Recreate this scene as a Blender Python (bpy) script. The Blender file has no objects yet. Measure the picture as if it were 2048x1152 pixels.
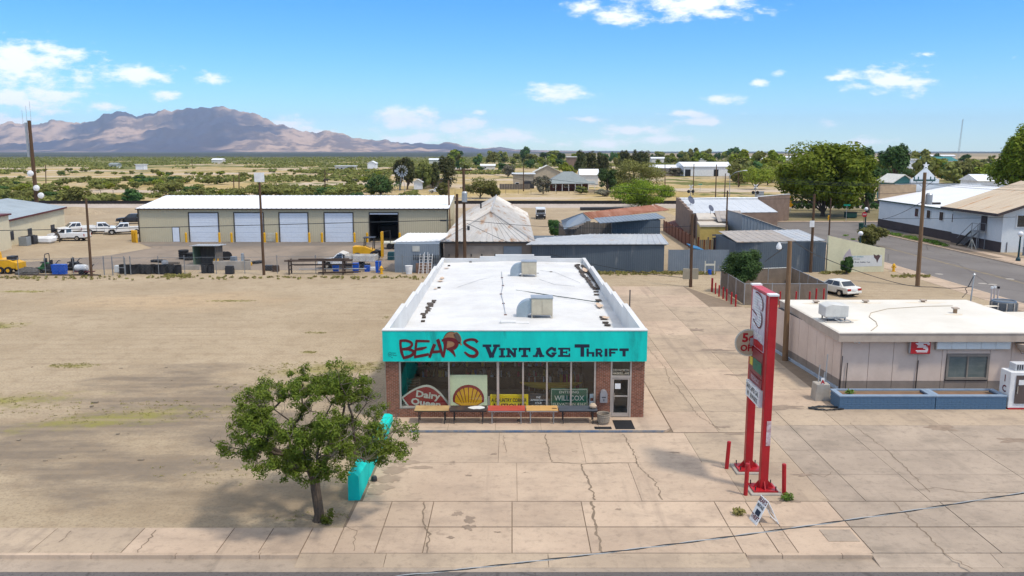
import bpy, bmesh, math, random
import numpy as np
from mathutils import Vector, Matrix, noise as mnoise
R = math.radians
random.seed(7); RNG = np.random.default_rng(7)
S = bpy.context.scene
COL = S.collection
# ---------------------------------------------------------------- camera
CAM_H = 13.3; FPX = 1650.0; HORIZON = 302.0
PITCH = math.atan((576 - HORIZON) / FPX)
cd = bpy.data.cameras.new('camera'); cam = bpy.data.objects.new('camera', cd); COL.objects.link(cam)
cd.sensor_width = 36.0; cd.lens = 36.0 * FPX / 2048; cd.clip_start = 0.1; cd.clip_end = 90000
cam.location = (0, 0, CAM_H); cam.rotation_euler = (R(90) - PITCH, 0, 0)
S.camera = cam
# ---------------------------------------------------------------- light and exposure
SUN_EL = R(60); SX, SY = 0.83, -0.56
S.view_settings.view_transform = 'Standard'; S.view_settings.look = 'None'
S.view_settings.gamma = 1.0; S.view_settings.use_curve_mapping = False
S.view_settings.exposure = 0.46
sd = bpy.data.lights.new('sun', 'SUN'); sun = bpy.data.objects.new('sun', sd); COL.objects.link(sun)
sd.energy = 2.15; sd.angle = R(6.0); sd.color = (1.0, 0.92, 0.80)
n_ = math.hypot(SX, SY)
SUN = Vector((SX / n_ * math.cos(SUN_EL), SY / n_ * math.cos(SUN_EL), math.sin(SUN_EL)))
sun.rotation_euler = SUN.to_track_quat('Z', 'Y').to_euler()
sun.location = (60, -40, 120)
cp, sp = math.cos(PITCH), math.sin(PITCH)
def ray(px, py):
 u = (px - 1024) / FPX; v = (576 - py) / FPX
 return (u, cp + v * sp, -sp + v * cp)
def G(px, py, z=0.0):
 """the point at height z seen at this place of the photograph"""
 d = ray(px, py); t = (z - CAM_H) / d[2]
 return Vector((d[0] * t, d[1] * t, z))
def WX(px, py, Y):
 d = ray(px, py); t = Y / d[1]
 return (d[0] * t, CAM_H + d[2] * t)
# ---------------------------------------------------------------- world: clear sky with fair weather clouds, plus unseen cover added overhead for fill
world = bpy.data.worlds.new('World'); S.world = world; world.use_nodes = True
def build_world():
 nt = world.node_tree; N = nt.nodes; L = nt.links; N.clear()
 out = N.new('ShaderNodeOutputWorld'); bg = N.new('ShaderNodeBackground')
 sky = N.new('ShaderNodeTexSky'); sky.sky_type = 'NISHITA'; sky.sun_disc = False
 sky.sun_elevation = SUN_EL; sky.sun_rotation = math.atan2(SX, SY)
 sky.air_density = 1.0; sky.dust_density = 0.25; sky.ozone_density = 2.5; sky.altitude = 1200
 hs = N.new('ShaderNodeHueSaturation'); hs.inputs['Saturation'].default_value = 1.24
 hs.inputs['Hue'].default_value = 0.5; hs.inputs['Value'].default_value = 1.12
 tm = N.new('ShaderNodeMix'); tm.data_type = 'RGBA'; tm.blend_type = 'MULTIPLY'; tm.inputs['Factor'].default_value = 1; tm.inputs['B'].default_value = (.80, .99, 1.2, 1)
 L.new(sky.outputs[0], tm.inputs['A']); L.new(tm.outputs['Result'], hs.inputs['Color'])
 tc = N.new('ShaderNodeTexCoord'); sep = N.new('ShaderNodeSeparateXYZ'); L.new(tc.outputs['Generated'], sep.inputs[0])
 def mth(op, a, b=None):
  m = N.new('ShaderNodeMath'); m.operation = op
  for i, v in enumerate((a, b)):
   if v is None: continue
   if isinstance(v, (int, float)): m.inputs[i].default_value = v
   else: L.new(v, m.inputs[i])
  return m.outputs[0]
 yy = mth('MAXIMUM', mth('ABSOLUTE', sep.outputs[1]), 0.08)
 a = mth('DIVIDE', sep.outputs[0], yy); e = mth('DIVIDE', sep.outputs[2], yy)
 cmb = N.new('ShaderNodeCombineXYZ'); L.new(a, cmb.inputs[0]); L.new(e, cmb.inputs[1])
 nz = N.new('ShaderNodeTexNoise'); nz.inputs['Scale'].default_value = 1.0; nz.inputs['Detail'].default_value = 7; nz.inputs['Roughness'].default_value = 0.62
 mp = N.new('ShaderNodeMapping'); mp.inputs['Scale'].default_value = (30, 72, 1); L.new(cmb.outputs[0], mp.inputs[0]); L.new(mp.outputs[0], nz.inputs['Vector'])
 blobs = [(1390,12,110,26,1),(1245,28,70,20,.85),(1170,15,50,14,.5),(1780,160,85,22,1),(1720,172,40,10,.7),(1110,186,55,16,1),(815,240,66,22,1.1),(850,225,30,14,.8),
   (1450,199,42,11,.8),(1378,227,62,9,.85),(1405,243,50,9,.8),(1172,239,36,8,.75),(1265,261,66,12,1),(1320,277,66,9,.8),(1515,165,20,9,.6),(1555,148,20,7,.4),
   (1655,245,44,10,.6),(280,150,66,20,.95),(425,155,34,14,.75),(30,128,125,42,1),(40,195,125,28,1),(110,104,90,15,.7),(330,188,40,12,.4),(185,165,55,16,.4),(580,252,50,20,.95),(925,250,50,15,.95),
   (835,278,70,11,1),(1000,272,90,15,1),(1205,288,56,10,.9),(20,240,60,14,.6),(210,215,50,12,.35),(1675,157,30,8,.4),(1850,108,28,7,.4),(1745,285,60,10,.5),(960,225,16,6,.5),
   (1130,288,40,7,.4),(640,265,40,8,.4),(-150,160,120,40,.8),(2180,120,90,20,.8),(2300,210,120,22,.7),(-320,80,140,40,.8)]
 acc = None
 for (bx, by, rx, ry, w) in blobs:
  d = ray(bx, by); c = (d[0] / d[1], d[2] / d[1], 0)
  s1 = N.new('ShaderNodeVectorMath'); s1.operation = 'SUBTRACT'; L.new(cmb.outputs[0], s1.inputs[0]); s1.inputs[1].default_value = c
  s2 = N.new('ShaderNodeVectorMath'); s2.operation = 'MULTIPLY'; L.new(s1.outputs[0], s2.inputs[0]); s2.inputs[1].default_value = (FPX / rx / 1.2, FPX / ry / 1.25, 0)
  s3 = N.new('ShaderNodeVectorMath'); s3.operation = 'LENGTH'; L.new(s2.outputs[0], s3.inputs[0])
  v = mth('SUBTRACT', 0.55 + 0.45 * w, s3.outputs['Value'])
  acc = v if acc is None else mth('MAXIMUM', acc, v)
 t = mth('ADD', acc, mth('MULTIPLY', mth('SUBTRACT', nz.outputs['Fac'], 0.47), 3.2))
 mr = N.new('ShaderNodeMapRange'); mr.interpolation_type = 'SMOOTHSTEP'
 mr.inputs['From Min'].default_value = 0.0; mr.inputs['From Max'].default_value = 0.95; L.new(t, mr.inputs['Value'])
 zz = mth('MAXIMUM', sep.outputs[2], 0.05)
 c2 = N.new('ShaderNodeCombineXYZ'); L.new(mth('DIVIDE', sep.outputs[0], zz), c2.inputs[0]); L.new(mth('DIVIDE', sep.outputs[1], zz), c2.inputs[1])
 n2 = N.new('ShaderNodeTexNoise'); n2.inputs['Scale'].default_value = 1.7; n2.inputs['Detail'].default_value = 6; L.new(c2.outputs[0], n2.inputs['Vector'])
 hi = N.new('ShaderNodeMapRange'); hi.interpolation_type = 'SMOOTHSTEP'; hi.inputs['From Min'].default_value = .22; hi.inputs['From Max'].default_value = .5; L.new(sep.outputs[2], hi.inputs['Value'])
 m2 = N.new('ShaderNodeMapRange'); m2.interpolation_type = 'SMOOTHSTEP'; m2.inputs['From Min'].default_value = .30; m2.inputs['From Max'].default_value = .52; L.new(n2.outputs['Fac'], m2.inputs['Value'])
 oth = mth('MULTIPLY', mth('MULTIPLY', m2.outputs[0], hi.outputs[0]), .85)  # unseen cover above the frame, added to whiten the ambient light
 up = mth('GREATER_THAN', sep.outputs[2], 0.0)
 fac = mth('MULTIPLY', mth('MAXIMUM', mth('MULTIPLY', mr.outputs[0], 0.92), oth), up)
 mx = N.new('ShaderNodeMix'); mx.data_type = 'RGBA'; L.new(fac, mx.inputs['Factor']); L.new(hs.outputs[0], mx.inputs['A'])
 mx.inputs['B'].default_value = (9.0, 9.2, 9.5, 1)
 L.new(mx.outputs['Result'], bg.inputs['Color']); bg.inputs['Strength'].default_value = 0.105
 L.new(bg.outputs[0], out.inputs[0])
build_world()
# ---------------------------------------------------------------- materials
def srgb(r, g, b):
 f = lambda c: (c / 255 / 12.92) if c <= 10 else ((c / 255 + 0.055) / 1.055) ** 2.4
 return (f(r), f(g), f(b))
MATS = {}
def c4(c): return (c[0], c[1], c[2], 1)
def nmath(nt, op, a, b=None, clamp=False):
 m = nt.nodes.new('ShaderNodeMath'); m.operation = op; m.use_clamp = clamp
 for i, v in enumerate((a, b)):
  if v is None: continue
  if isinstance(v, (int, float)): m.inputs[i].default_value = v
  else: nt.links.new(v, m.inputs[i])
 return m.outputs[0]
def nmix(nt, f, a, b, blend='MIX'):
 m = nt.nodes.new('ShaderNodeMix'); m.data_type = 'RGBA'; m.blend_type = blend
 for k, v in (('Factor', f), ('A', a), ('B', b)):
  if isinstance(v, (int, float)): m.inputs[k].default_value = v
  elif isinstance(v, tuple): m.inputs[k].default_value = c4(v)
  else: nt.links.new(v, m.inputs[k])
 return m.outputs['Result']
def nnoise(nt, vec, scale, detail=4, rough=.55, sv=None):
 n = nt.nodes.new('ShaderNodeTexNoise'); n.inputs['Scale'].default_value = scale; n.inputs['Detail'].default_value = detail; n.inputs['Roughness'].default_value = rough
 if sv:
  mp = nt.nodes.new('ShaderNodeMapping'); mp.inputs['Scale'].default_value = sv; nt.links.new(vec, mp.inputs[0]); vec = mp.outputs[0]
 nt.links.new(vec, n.inputs['Vector']); return n.outputs['Fac']
def nramp(nt, v, a, b):
 m = nt.nodes.new('ShaderNodeMapRange'); m.interpolation_type = 'SMOOTHSTEP'
 m.inputs['From Min'].default_value = a; m.inputs['From Max'].default_value = b; nt.links.new(v, m.inputs['Value']); return m.outputs[0]
def nell(nt, pos, x, y, rx, ry, rot=0.0):
 """soft ellipse mask on the ground, 1 in its middle"""
 s = nt.nodes.new('ShaderNodeVectorMath'); s.operation = 'SUBTRACT'; nt.links.new(pos, s.inputs[0]); s.inputs[1].default_value = (x, y, 0)
 o = s.outputs[0]
 if rot:
  vr = nt.nodes.new('ShaderNodeVectorRotate'); vr.rotation_type = 'Z_AXIS'; vr.inputs['Angle'].default_value = -rot; nt.links.new(o, vr.inputs['Vector']); o = vr.outputs[0]
 m = nt.nodes.new('ShaderNodeVectorMath'); m.operation = 'MULTIPLY'; nt.links.new(o, m.inputs[0]); m.inputs[1].default_value = (1 / rx, 1 / ry, 0)
 l = nt.nodes.new('ShaderNodeVectorMath'); l.operation = 'LENGTH'; nt.links.new(m.outputs[0], l.inputs[0])
 return nmath(nt, 'SUBTRACT', 1.0, l.outputs['Value'])
def newmat(name):
 m = bpy.data.materials.new(name); m.use_nodes = True; nt = m.node_tree
 b = nt.nodes['Principled BSDF']; MATS[name] = m
 return m, nt, b
def M(name, c, r=.7, c2=None, sc=1.5, amt=.18, bump=0.0, bsc=25, metal=0.0, rust=None, rth=.6, rsc=1.2, spec=.3, streak=None, isl=0.0, world_co=False, fine=.06):
 if name in MATS: return MATS[name]
 m, nt, b = newmat(name)
 if world_co:
  g = nt.nodes.new('ShaderNodeNewGeometry'); vec = g.outputs['Position']
 else:
  tc = nt.nodes.new('ShaderNodeTexCoord'); vec = tc.outputs['Object']
 if c2 is None: c2 = tuple(v * (1 - amt) for v in c)
 f = nramp(nt, nnoise(nt, vec, sc, 5, .6, streak), .3, .7)
 col = nmix(nt, f, c, c2)
 if fine:
  f2 = nnoise(nt, vec, sc * 9, 3)
  col = nmix(nt, nmath(nt, 'MULTIPLY', nramp(nt, f2, .35, .75), fine * 2), col, tuple(v * .45 for v in c))
 if isl:
  g2 = nt.nodes.new('ShaderNodeNewGeometry')
  hv = nt.nodes.new('ShaderNodeHueSaturation'); nt.links.new(col, hv.inputs['Color'])
  nt.links.new(nmath(nt, 'ADD', 1 - isl / 2, nmath(nt, 'MULTIPLY', g2.outputs['Random Per Island'], isl)), hv.inputs['Value']); col = hv.outputs[0]
 if rust:
  rf = nramp(nt, nnoise(nt, vec, rsc, 8, .68, streak), rth, rth + .14)
  col = nmix(nt, rf, col, rust)
  nt.links.new(nmath(nt, 'ADD', r, nmath(nt, 'MULTIPLY', rf, .9 - r)), b.inputs['Roughness'])
  if metal: nt.links.new(nmath(nt, 'MULTIPLY', nmath(nt, 'SUBTRACT', 1.0, rf), metal), b.inputs['Metallic'])
 else:
  b.inputs['Roughness'].default_value = r; b.inputs['Metallic'].default_value = metal
 nt.links.new(col, b.inputs['Base Color']); b.inputs['Specular IOR Level'].default_value = spec
 if bump:
  bn = nt.nodes.new('ShaderNodeBump'); bn.inputs['Strength'].default_value = bump; bn.inputs['Distance'].default_value = .02
  nt.links.new(nnoise(nt, vec, bsc, 4), bn.inputs['Height']); nt.links.new(bn.outputs[0], b.inputs['Normal'])
 return m
def leafmat(name, c, c2, tr=.28):
 m, nt, b = newmat(name)
 g = nt.nodes.new('ShaderNodeNewGeometry'); oi = nt.nodes.new('ShaderNodeObjectInfo'); tc = nt.nodes.new('ShaderNodeTexCoord')
 col = nmix(nt, g.outputs['Random Per Island'], c, c2)
 col = nmix(nt, nramp(nt, nnoise(nt, tc.outputs['Object'], .6, 3), .4, .65), col, tuple(v * .72 for v in c))
 hv = nt.nodes.new('ShaderNodeHueSaturation'); nt.links.new(col, hv.inputs['Color'])
 nt.links.new(nmath(nt, 'ADD', .75, nmath(nt, 'MULTIPLY', oi.outputs['Random'], .5)), hv.inputs['Value'])
 nt.links.new(nmath(nt, 'ADD', .482, nmath(nt, 'MULTIPLY', oi.outputs['Random'], .03)), hv.inputs['Hue'])
 nt.links.new(hv.outputs[0], b.inputs['Base Color']); b.inputs['Roughness'].default_value = .7; b.inputs['Specular IOR Level'].default_value = .15
 t = nt.nodes.new('ShaderNodeBsdfTranslucent'); nt.links.new(hv.outputs[0], t.inputs[0])
 ms = nt.nodes.new('ShaderNodeMixShader'); ms.inputs[0].default_value = tr
 nt.links.new(b.outputs[0], ms.inputs[1]); nt.links.new(t.outputs[0], ms.inputs[2]); nt.links.new(ms.outputs[0], nt.nodes['Material Output'].inputs[0])
 return m
def glassmat(name, tint=(.75, .8, .8)):
 m, nt, b = newmat(name); nt.nodes.remove(b)
 t = nt.nodes.new('ShaderNodeBsdfTransparent'); t.inputs[0].default_value = c4(tint)
 gl = nt.nodes.new('ShaderNodeBsdfGlossy'); gl.inputs['Roughness'].default_value = .03
 lw = nt.nodes.new('ShaderNodeLayerWeight'); lw.inputs[0].default_value = .5
 fr = nmath(nt, 'ADD', .035, nmath(nt, 'MULTIPLY', nmath(nt, 'POWER', lw.outputs['Facing'], 5.0), .7))
 ms = nt.nodes.new('ShaderNodeMixShader'); nt.links.new(fr, ms.inputs[0]); nt.links.new(t.outputs[0], ms.inputs[1]); nt.links.new(gl.outputs[0], ms.inputs[2])
 nt.links.new(ms.outputs[0], nt.nodes['Material Output'].inputs[0]); return m
m_black = M('black_rubber_and_shade', (.018, .018, .02), .7)
m_dark = M('dark_metal', (.03, .03, .034), .5, spec=.4)
m_glass = M('dark_glass', (.018, .024, .03), .06, amt=.1, spec=.8, fine=0)
m_white = M('white_paint', (.78, .78, .77), .45)
m_whitecar = M('white_car_paint', (.76, .76, .75), .22, amt=.04, spec=.6, fine=.0)
m_red = M('red_paint', (.42, .012, .018), .4, amt=.2, spec=.4)
m_yellow = M('yellow_paint', (.72, .38, .015), .5)
m_blueplastic = M('blue_plastic', (.01, .09, .48), .45)
m_galv = M('galvanised_steel', (.42, .44, .46), .42, metal=.5)
m_wood = M('weathered_pole_wood', (.13, .075, .042), .9, (.07, .042, .026), sc=3, streak=(6, 6, .4), bump=.4)
m_wood2 = M('light_pole_wood', (.23, .14, .075), .9, (.15, .09, .05), sc=3, streak=(6, 6, .4), bump=.4)
m_concrete = M('concrete', (.40, .36, .31), .9, (.31, .28, .24), sc=1.2, bump=.15)
m_chrome = M('bright_metal', (.6, .6, .6), .25, metal=.9)
m_lampred = M('red_lens', (.4, .01, .01), .25)
m_lampwhite = M('clear_lens', (.8, .8, .78), .15)
m_globe = M('white_globe', (.85, .85, .85), .3)
m_bark = M('tree_bark', (.115, .085, .06), .95, (.06, .045, .035), sc=5, streak=(4, 4, .7), bump=.6)
m_cable = M('cable', (.03, .035, .04), .6)
# ---------------------------------------------------------------- mesh building
class MB:
 def __init__(s): s.v = []; s.f = []
 def poly(s, pts):
  n = len(s.v); s.v += [tuple(p) for p in pts]; s.f.append(tuple(range(n, n + len(pts)))); return s
 def box(s, x0, x1, y0, y1, z0, z1):
  n = len(s.v)
  s.v += [(x0, y0, z0), (x1, y0, z0), (x1, y1, z0), (x0, y1, z0), (x0, y0, z1), (x1, y0, z1), (x1, y1, z1), (x0, y1, z1)]
  s.f += [(n, n + 3, n + 2, n + 1), (n + 4, n + 5, n + 6, n + 7), (n, n + 1, n + 5, n + 4), (n + 1, n + 2, n + 6, n + 5), (n + 2, n + 3, n + 7, n + 6), (n + 3, n, n + 4, n + 7)]
  return s
 def cbox(s, c, d): return s.box(c[0] - d[0] / 2, c[0] + d[0] / 2, c[1] - d[1] / 2, c[1] + d[1] / 2, c[2] - d[2] / 2, c[2] + d[2] / 2)
 def prism(s, pts, vec):
  """a polygon (3D points) swept along vec"""
  n = len(s.v); k = len(pts); vec = Vector(vec)
  s.v += [tuple(Vector(p)) for p in pts] + [tuple(Vector(p) + vec) for p in pts]
  s.f.append(tuple(range(n + k - 1, n - 1, -1))); s.f.append(tuple(range(n + k, n + 2 * k)))
  for i in range(k):
   j = (i + 1) % k; s.f.append((n + i, n + j, n + k + j, n + k + i))
  return s
 def plate(s, pts, t): return s.prism(pts, (0, 0, -t))
 def tube(s, path, r, k=6, cap=True):
  path = [Vector(p) for p in path]; rr = r if isinstance(r, (list, tuple)) else [r] * len(path)
  n0 = len(s.v)
  for i, p in enumerate(path):
   d = (path[min(i + 1, len(path) - 1)] - path[max(i - 1, 0)])
   d = d.normalized() if d.length > 1e-9 else Vector((0, 0, 1))
   a = d.cross(Vector((0, 0, 1)) if abs(d.z) < .9 else Vector((1, 0, 0))).normalized(); b = d.cross(a)
   for j in range(k):
    t = 2 * math.pi * (j + .5) / k
    s.v.append(tuple(p + (a * math.cos(t) + b * math.sin(t)) * rr[i]))
  for i in range(len(path) - 1):
   for j in range(k):
    q = (j + 1) % k; A = n0 + i * k
    s.f.append((A + j, A + q, A + k + q, A + k + j))
  if cap:
   s.f.append(tuple(range(n0, n0 + k))); s.f.append(tuple(range(n0 + (len(path) - 1) * k + k - 1, n0 + (len(path) - 1) * k - 1, -1)))
  return s
 def cyl(s, c, r, h, k=12, axis='z', r2=None):
  c = Vector(c); d = {'x': Vector((1, 0, 0)), 'y': Vector((0, 1, 0)), 'z': Vector((0, 0, 1))}[axis]
  return s.tube([c, c + d * h], [r, r if r2 is None else r2], k)
 def lathe(s, c, prof, k=14):
  return s.tube([(c[0], c[1], c[2] + z) for r, z in prof], [max(r, .001) for r, z in prof], k)
 def sphere(s, c, r, k=12, m=8, sz=1.0):
  return s.tube([(c[0], c[1], c[2] - r * sz * math.cos(math.pi * i / m)) for i in range(m + 1)], [max(.002, r * math.sin(math.pi * i / m)) for i in range(m + 1)], k)
 def wall_strip(s, p0, p1, z0, z1, pitch=.25, depth=.03, top=None):
  """a vertical ribbed metal sheet between two ground points; top(u) gives its top height"""
  p0 = Vector(p0[:2]); p1 = Vector(p1[:2]); d = p1 - p0; L = d.length; d.normalize(); nrm = Vector((d.y, -d.x))
  k = max(1, int(L / pitch)); us = []
  for i in range(k):
   a = i * L / k; w = L / k
   us += [(a, 0), (a + w * .62, 0), (a + w * .7, depth), (a + w * .92, depth)]
  us.append((L, 0)); n = len(s.v)
  for (u, o) in us:
   q = p0 + d * u + nrm * o
   s.v.append((q.x, q.y, z0)); s.v.append((q.x, q.y, z1 if top is None else top(u / L)))
  for i in range(len(us) - 1):
   s.f.append((n + 2 * i, n + 2 * i + 2, n + 2 * i + 3, n + 2 * i + 1))
  return s
 def roof_strip(s, A, B, Cc, D, pitch=.5, depth=.035, t=.04):
  """ribbed roof sheet: A-B lower edge, D-C upper edge, ribs run up the slope"""
  A, B, Cc, D = map(Vector, (A, B, Cc, D)); k = max(1, int((B - A).length / pitch))
  nrm = (B - A).cross(D - A).normalized()
  if nrm.z < 0: nrm = -nrm
  us = []
  for i in range(k):
   us += [(i, 0), (i + .74, 0), (i + .8, depth), (i + .93, depth)]
  us.append((k, 0)); n = len(s.v)
  for (u, o) in us:
   u /= k
   s.v.append(tuple(A.lerp(B, u) + nrm * o)); s.v.append(tuple(D.lerp(Cc, u) + nrm * o))
  for i in range(len(us) - 1):
   s.f.append((n + 2 * i, n + 2 * i + 2, n + 2 * i + 3, n + 2 * i + 1))
  o = nrm * -t; e = nrm * -.006
  s.prism([A + e, B + e, Cc + e, D + e], o); return s
 def build(s, name, mat, parent=None, local=False, smooth=False, kind=None, bevel=0.0, label=None):
  me = bpy.data.meshes.new(name)
  v = s.v
  if parent is not None and not local:
   inv = wm(parent).inverted(); v = [tuple(inv @ Vector(p)) for p in s.v]
  me.from_pydata(v, [], s.f)
  if bevel:
   bm = bmesh.new(); bm.from_mesh(me); bmesh.ops.remove_doubles(bm, verts=bm.verts, dist=1e-4)
   bmesh.ops.recalc_face_normals(bm, faces=bm.faces)
   bmesh.ops.bevel(bm, geom=bm.edges[:], offset=bevel, segments=1, affect='EDGES', clamp_overlap=True); bm.to_mesh(me); bm.free()
  elif len(s.f) < 60000:
   bm = bmesh.new(); bm.from_mesh(me); bmesh.ops.recalc_face_normals(bm, faces=bm.faces); bm.to_mesh(me); bm.free()
  if smooth:
   me.polygons.foreach_set('use_smooth', [True] * len(me.polygons))
   try: me.set_sharp_from_angle(angle=R(40))
   except Exception: pass
  if mat: me.materials.append(mat)
  return link(name, me, parent, kind, label)
def link(name, me, parent=None, kind=None, label=None):
 o = bpy.data.objects.new(name, me); COL.objects.link(o)
 if parent is not None: o.parent = parent
 if kind: o['kind'] = kind
 if label: o['label'] = label
 return o
def wm(o):
 m = o.matrix_basis.copy()
 while o.parent: o = o.parent; m = o.matrix_basis @ m
 return m
def tag(o, label, cat, group=None):
 o['label'] = label; o['category'] = cat
 if group: o['group'] = group
 return o
def thing(name, label, cat, loc=(0, 0, 0), rot=0.0, group=None):
 o = bpy.data.objects.new(name, None); COL.objects.link(o); o.location = loc; o.rotation_euler = (0, 0, rot); o.empty_display_size = .3
 return tag(o, label, cat, group)
def structure(name, mb, mat, parent=None, smooth=False):
 return mb.build(name, mat, parent, kind='structure' if parent is None else None, smooth=smooth)
KIDS = {}
def dup(root, loc, rot=None, label=None, group=None, scale=None):
 def rec(o, par):
  c = o.copy(); COL.objects.link(c)
  if par is not None: c.parent = par
  for ch in [x for x in bpy.data.objects if x.parent == o]: rec(ch, c)
  return c
 key = root.name
 if key not in KIDS:
  def tree(o): return (o, [tree(x) for x in o.children])
  KIDS[key] = tree(root)
 def rec2(node, par):
  c = node[0].copy(); COL.objects.link(c)
  if par is not None: c.parent = par
  for ch in node[1]: rec2(ch, c)
  return c
 r = rec2(KIDS[key], None); r.location = loc
 if rot is not None: r.rotation_euler = (0, 0, rot)
 if scale is not None: r.scale = (scale,) * 3 if not isinstance(scale, tuple) else scale
 if label: r['label'] = label
 if group: r['group'] = group
 return r
def stroke2d(pts, w):
 pts = [Vector(p) for p in pts]; k = len(pts)
 ws = w if isinstance(w, (list, tuple)) else [w] * k
 l, r = [], []
 for i in range(k):
  d = (pts[min(i + 1, k - 1)] - pts[max(i - 1, 0)]).normalized(); n = Vector((-d.y, d.x))
  l.append(pts[i] + n * ws[i] / 2); r.append(pts[i] - n * ws[i] / 2)
 return l, r
def smooth2d(pts, ws=None, sub=5):
 out = []; ow = []; k = len(pts); P = [Vector(p) for p in pts]
 for i in range(k - 1):
  p0, p1, p2, p3 = P[max(i - 1, 0)], P[i], P[i + 1], P[min(i + 2, k - 1)]
  for j in range(sub):
   t = j / sub
   out.append(.5 * ((2 * p1) + (p2 - p0) * t + (2 * p0 - 5 * p1 + 4 * p2 - p3) * t * t + (3 * p1 - p0 - 3 * p2 + p3) * t ** 3))
   if ws: ow.append(ws[i] * (1 - t) + ws[i + 1] * t)
 out.append(P[-1]);
 if ws: ow.append(ws[-1])
 return (out, ow) if ws else out
class Flat:
 """polygons in a plane, raised by a small thickness"""
 def __init__(s, to3d): s.m = MB(); s.t = to3d
 def poly(s, pts, lift=0.004): s.m.poly([s.t(p[0], p[1], lift) for p in pts]); return s
 def stroke(s, pts, w, sm=False, lift=.004):
  if sm:
   if isinstance(w, (list, tuple)): pts, w = smooth2d(pts, list(w))
   else: pts = smooth2d(pts)
  l, r = stroke2d(pts, w)
  for i in range(len(l) - 1): s.m.poly([s.t(q[0], q[1], lift) for q in (l[i], l[i + 1], r[i + 1], r[i])])
  return s
 def ell(s, cx, cy, rx, ry, rot=0, k=28, lift=.004, a0=0, a1=2 * math.pi):
  pts = []
  for i in range(k):
   t = a0 + (a1 - a0) * i / k; x, y = rx * math.cos(t), ry * math.sin(t)
   pts.append((cx + x * math.cos(rot) - y * math.sin(rot), cy + x * math.sin(rot) + y * math.cos(rot)))
  return s.poly(pts, lift)
 def build(s, name, mat, parent, **k): return s.m.build(name, mat, parent, **k)
def text(name, body, mat, parent, org, right, up, size, width=None, bold=.012, align='CENTER', lift=.006):
 """org: world point of the baseline middle; right/up: unit vectors; size: letter height"""
 cu = bpy.data.curves.new(name, 'FONT'); cu.body = body; cu.size = 1.0; cu.align_x = align; cu.offset = bold; cu.resolution_u = 2
 ob = bpy.data.objects.new(name, cu)
 me = bpy.data.meshes.new_from_object(ob); bpy.data.objects.remove(ob); bpy.data.curves.remove(cu)
 vs = np.empty(len(me.vertices) * 3); me.vertices.foreach_get('co', vs); vs = vs.reshape(-1, 3)
 if len(vs) == 0: return None
 w = vs[:, 0].max() - vs[:, 0].min()
 sy = size / .72; sx = sy if width is None else width / w
 if align == 'CENTER': vs[:, 0] -= (vs[:, 0].max() + vs[:, 0].min()) / 2
 r, u = Vector(right), Vector(up); n = r.cross(u); o = Vector(org)
 inv = wm(parent).inverted()
 P = [inv @ (o + r * (float(p[0]) * sx) + u * (float(p[1]) * sy) + n * lift) for p in vs]
 me.vertices.foreach_set('co', np.array([c for p in P for c in p])); me.update()
 me.materials.clear(); me.materials.append(mat); me.name = name
 return link(name, me, parent)
# ---------------------------------------------------------------- plants
def mesh_quads(name, C_, A, B, mat):
 """quads with centres C_ and half axes A, B (numpy n x 3)"""
 n = len(C_); v = np.empty((n, 4, 3)); v[:, 0] = C_ - A - B; v[:, 1] = C_ + A - B * .6; v[:, 2] = C_ + A * 1.1 + B; v[:, 3] = C_ - A * .8 + B
 me = bpy.data.meshes.new(name); me.vertices.add(n * 4); me.loops.add(n * 4); me.polygons.add(n)
 me.vertices.foreach_set('co', v.reshape(-1)); me.loops.foreach_set('vertex_index', np.arange(n * 4, dtype=np.int32))
 me.polygons.foreach_set('loop_start', np.arange(0, n * 4, 4, dtype=np.int32))
 try: me.polygons.foreach_set('loop_total', np.full(n, 4, dtype=np.int32))
 except Exception: pass
 me.update(calc_edges=True); me.materials.append(mat); return me
def rand_dirs(n):
 d = RNG.normal(size=(n, 3)); return d / np.linalg.norm(d, axis=1)[:, None]
def leaf_mesh(name, clumps, per, size, mat, ratio=.5, flat=.35, shell=.55):
 """clumps: (x,y,z,rx,ry,rz); leaf faces spread through each clump, denser towards its outside"""
 cl = np.array(clumps, float); n = per * len(cl); idx = np.repeat(np.arange(len(cl)), per)
 d = rand_dirs(n); rad = RNG.uniform(shell ** 2, 1, n) ** .5
 Cn = cl[idx, :3] + d * rad[:, None] * cl[idx, 3:6]
 nr = d + RNG.normal(size=(n, 3)) * .42 + np.array([0, 0, flat]); nr /= np.linalg.norm(nr, axis=1)[:, None]
 a = np.cross(nr, rand_dirs(n)); a /= np.linalg.norm(a, axis=1)[:, None] + 1e-9; b = np.cross(nr, a)
 sz = size * RNG.uniform(.6, 1.3, n)[:, None] / 2
 return mesh_quads(name, Cn, a * sz, b * sz * ratio, mat)
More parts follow.
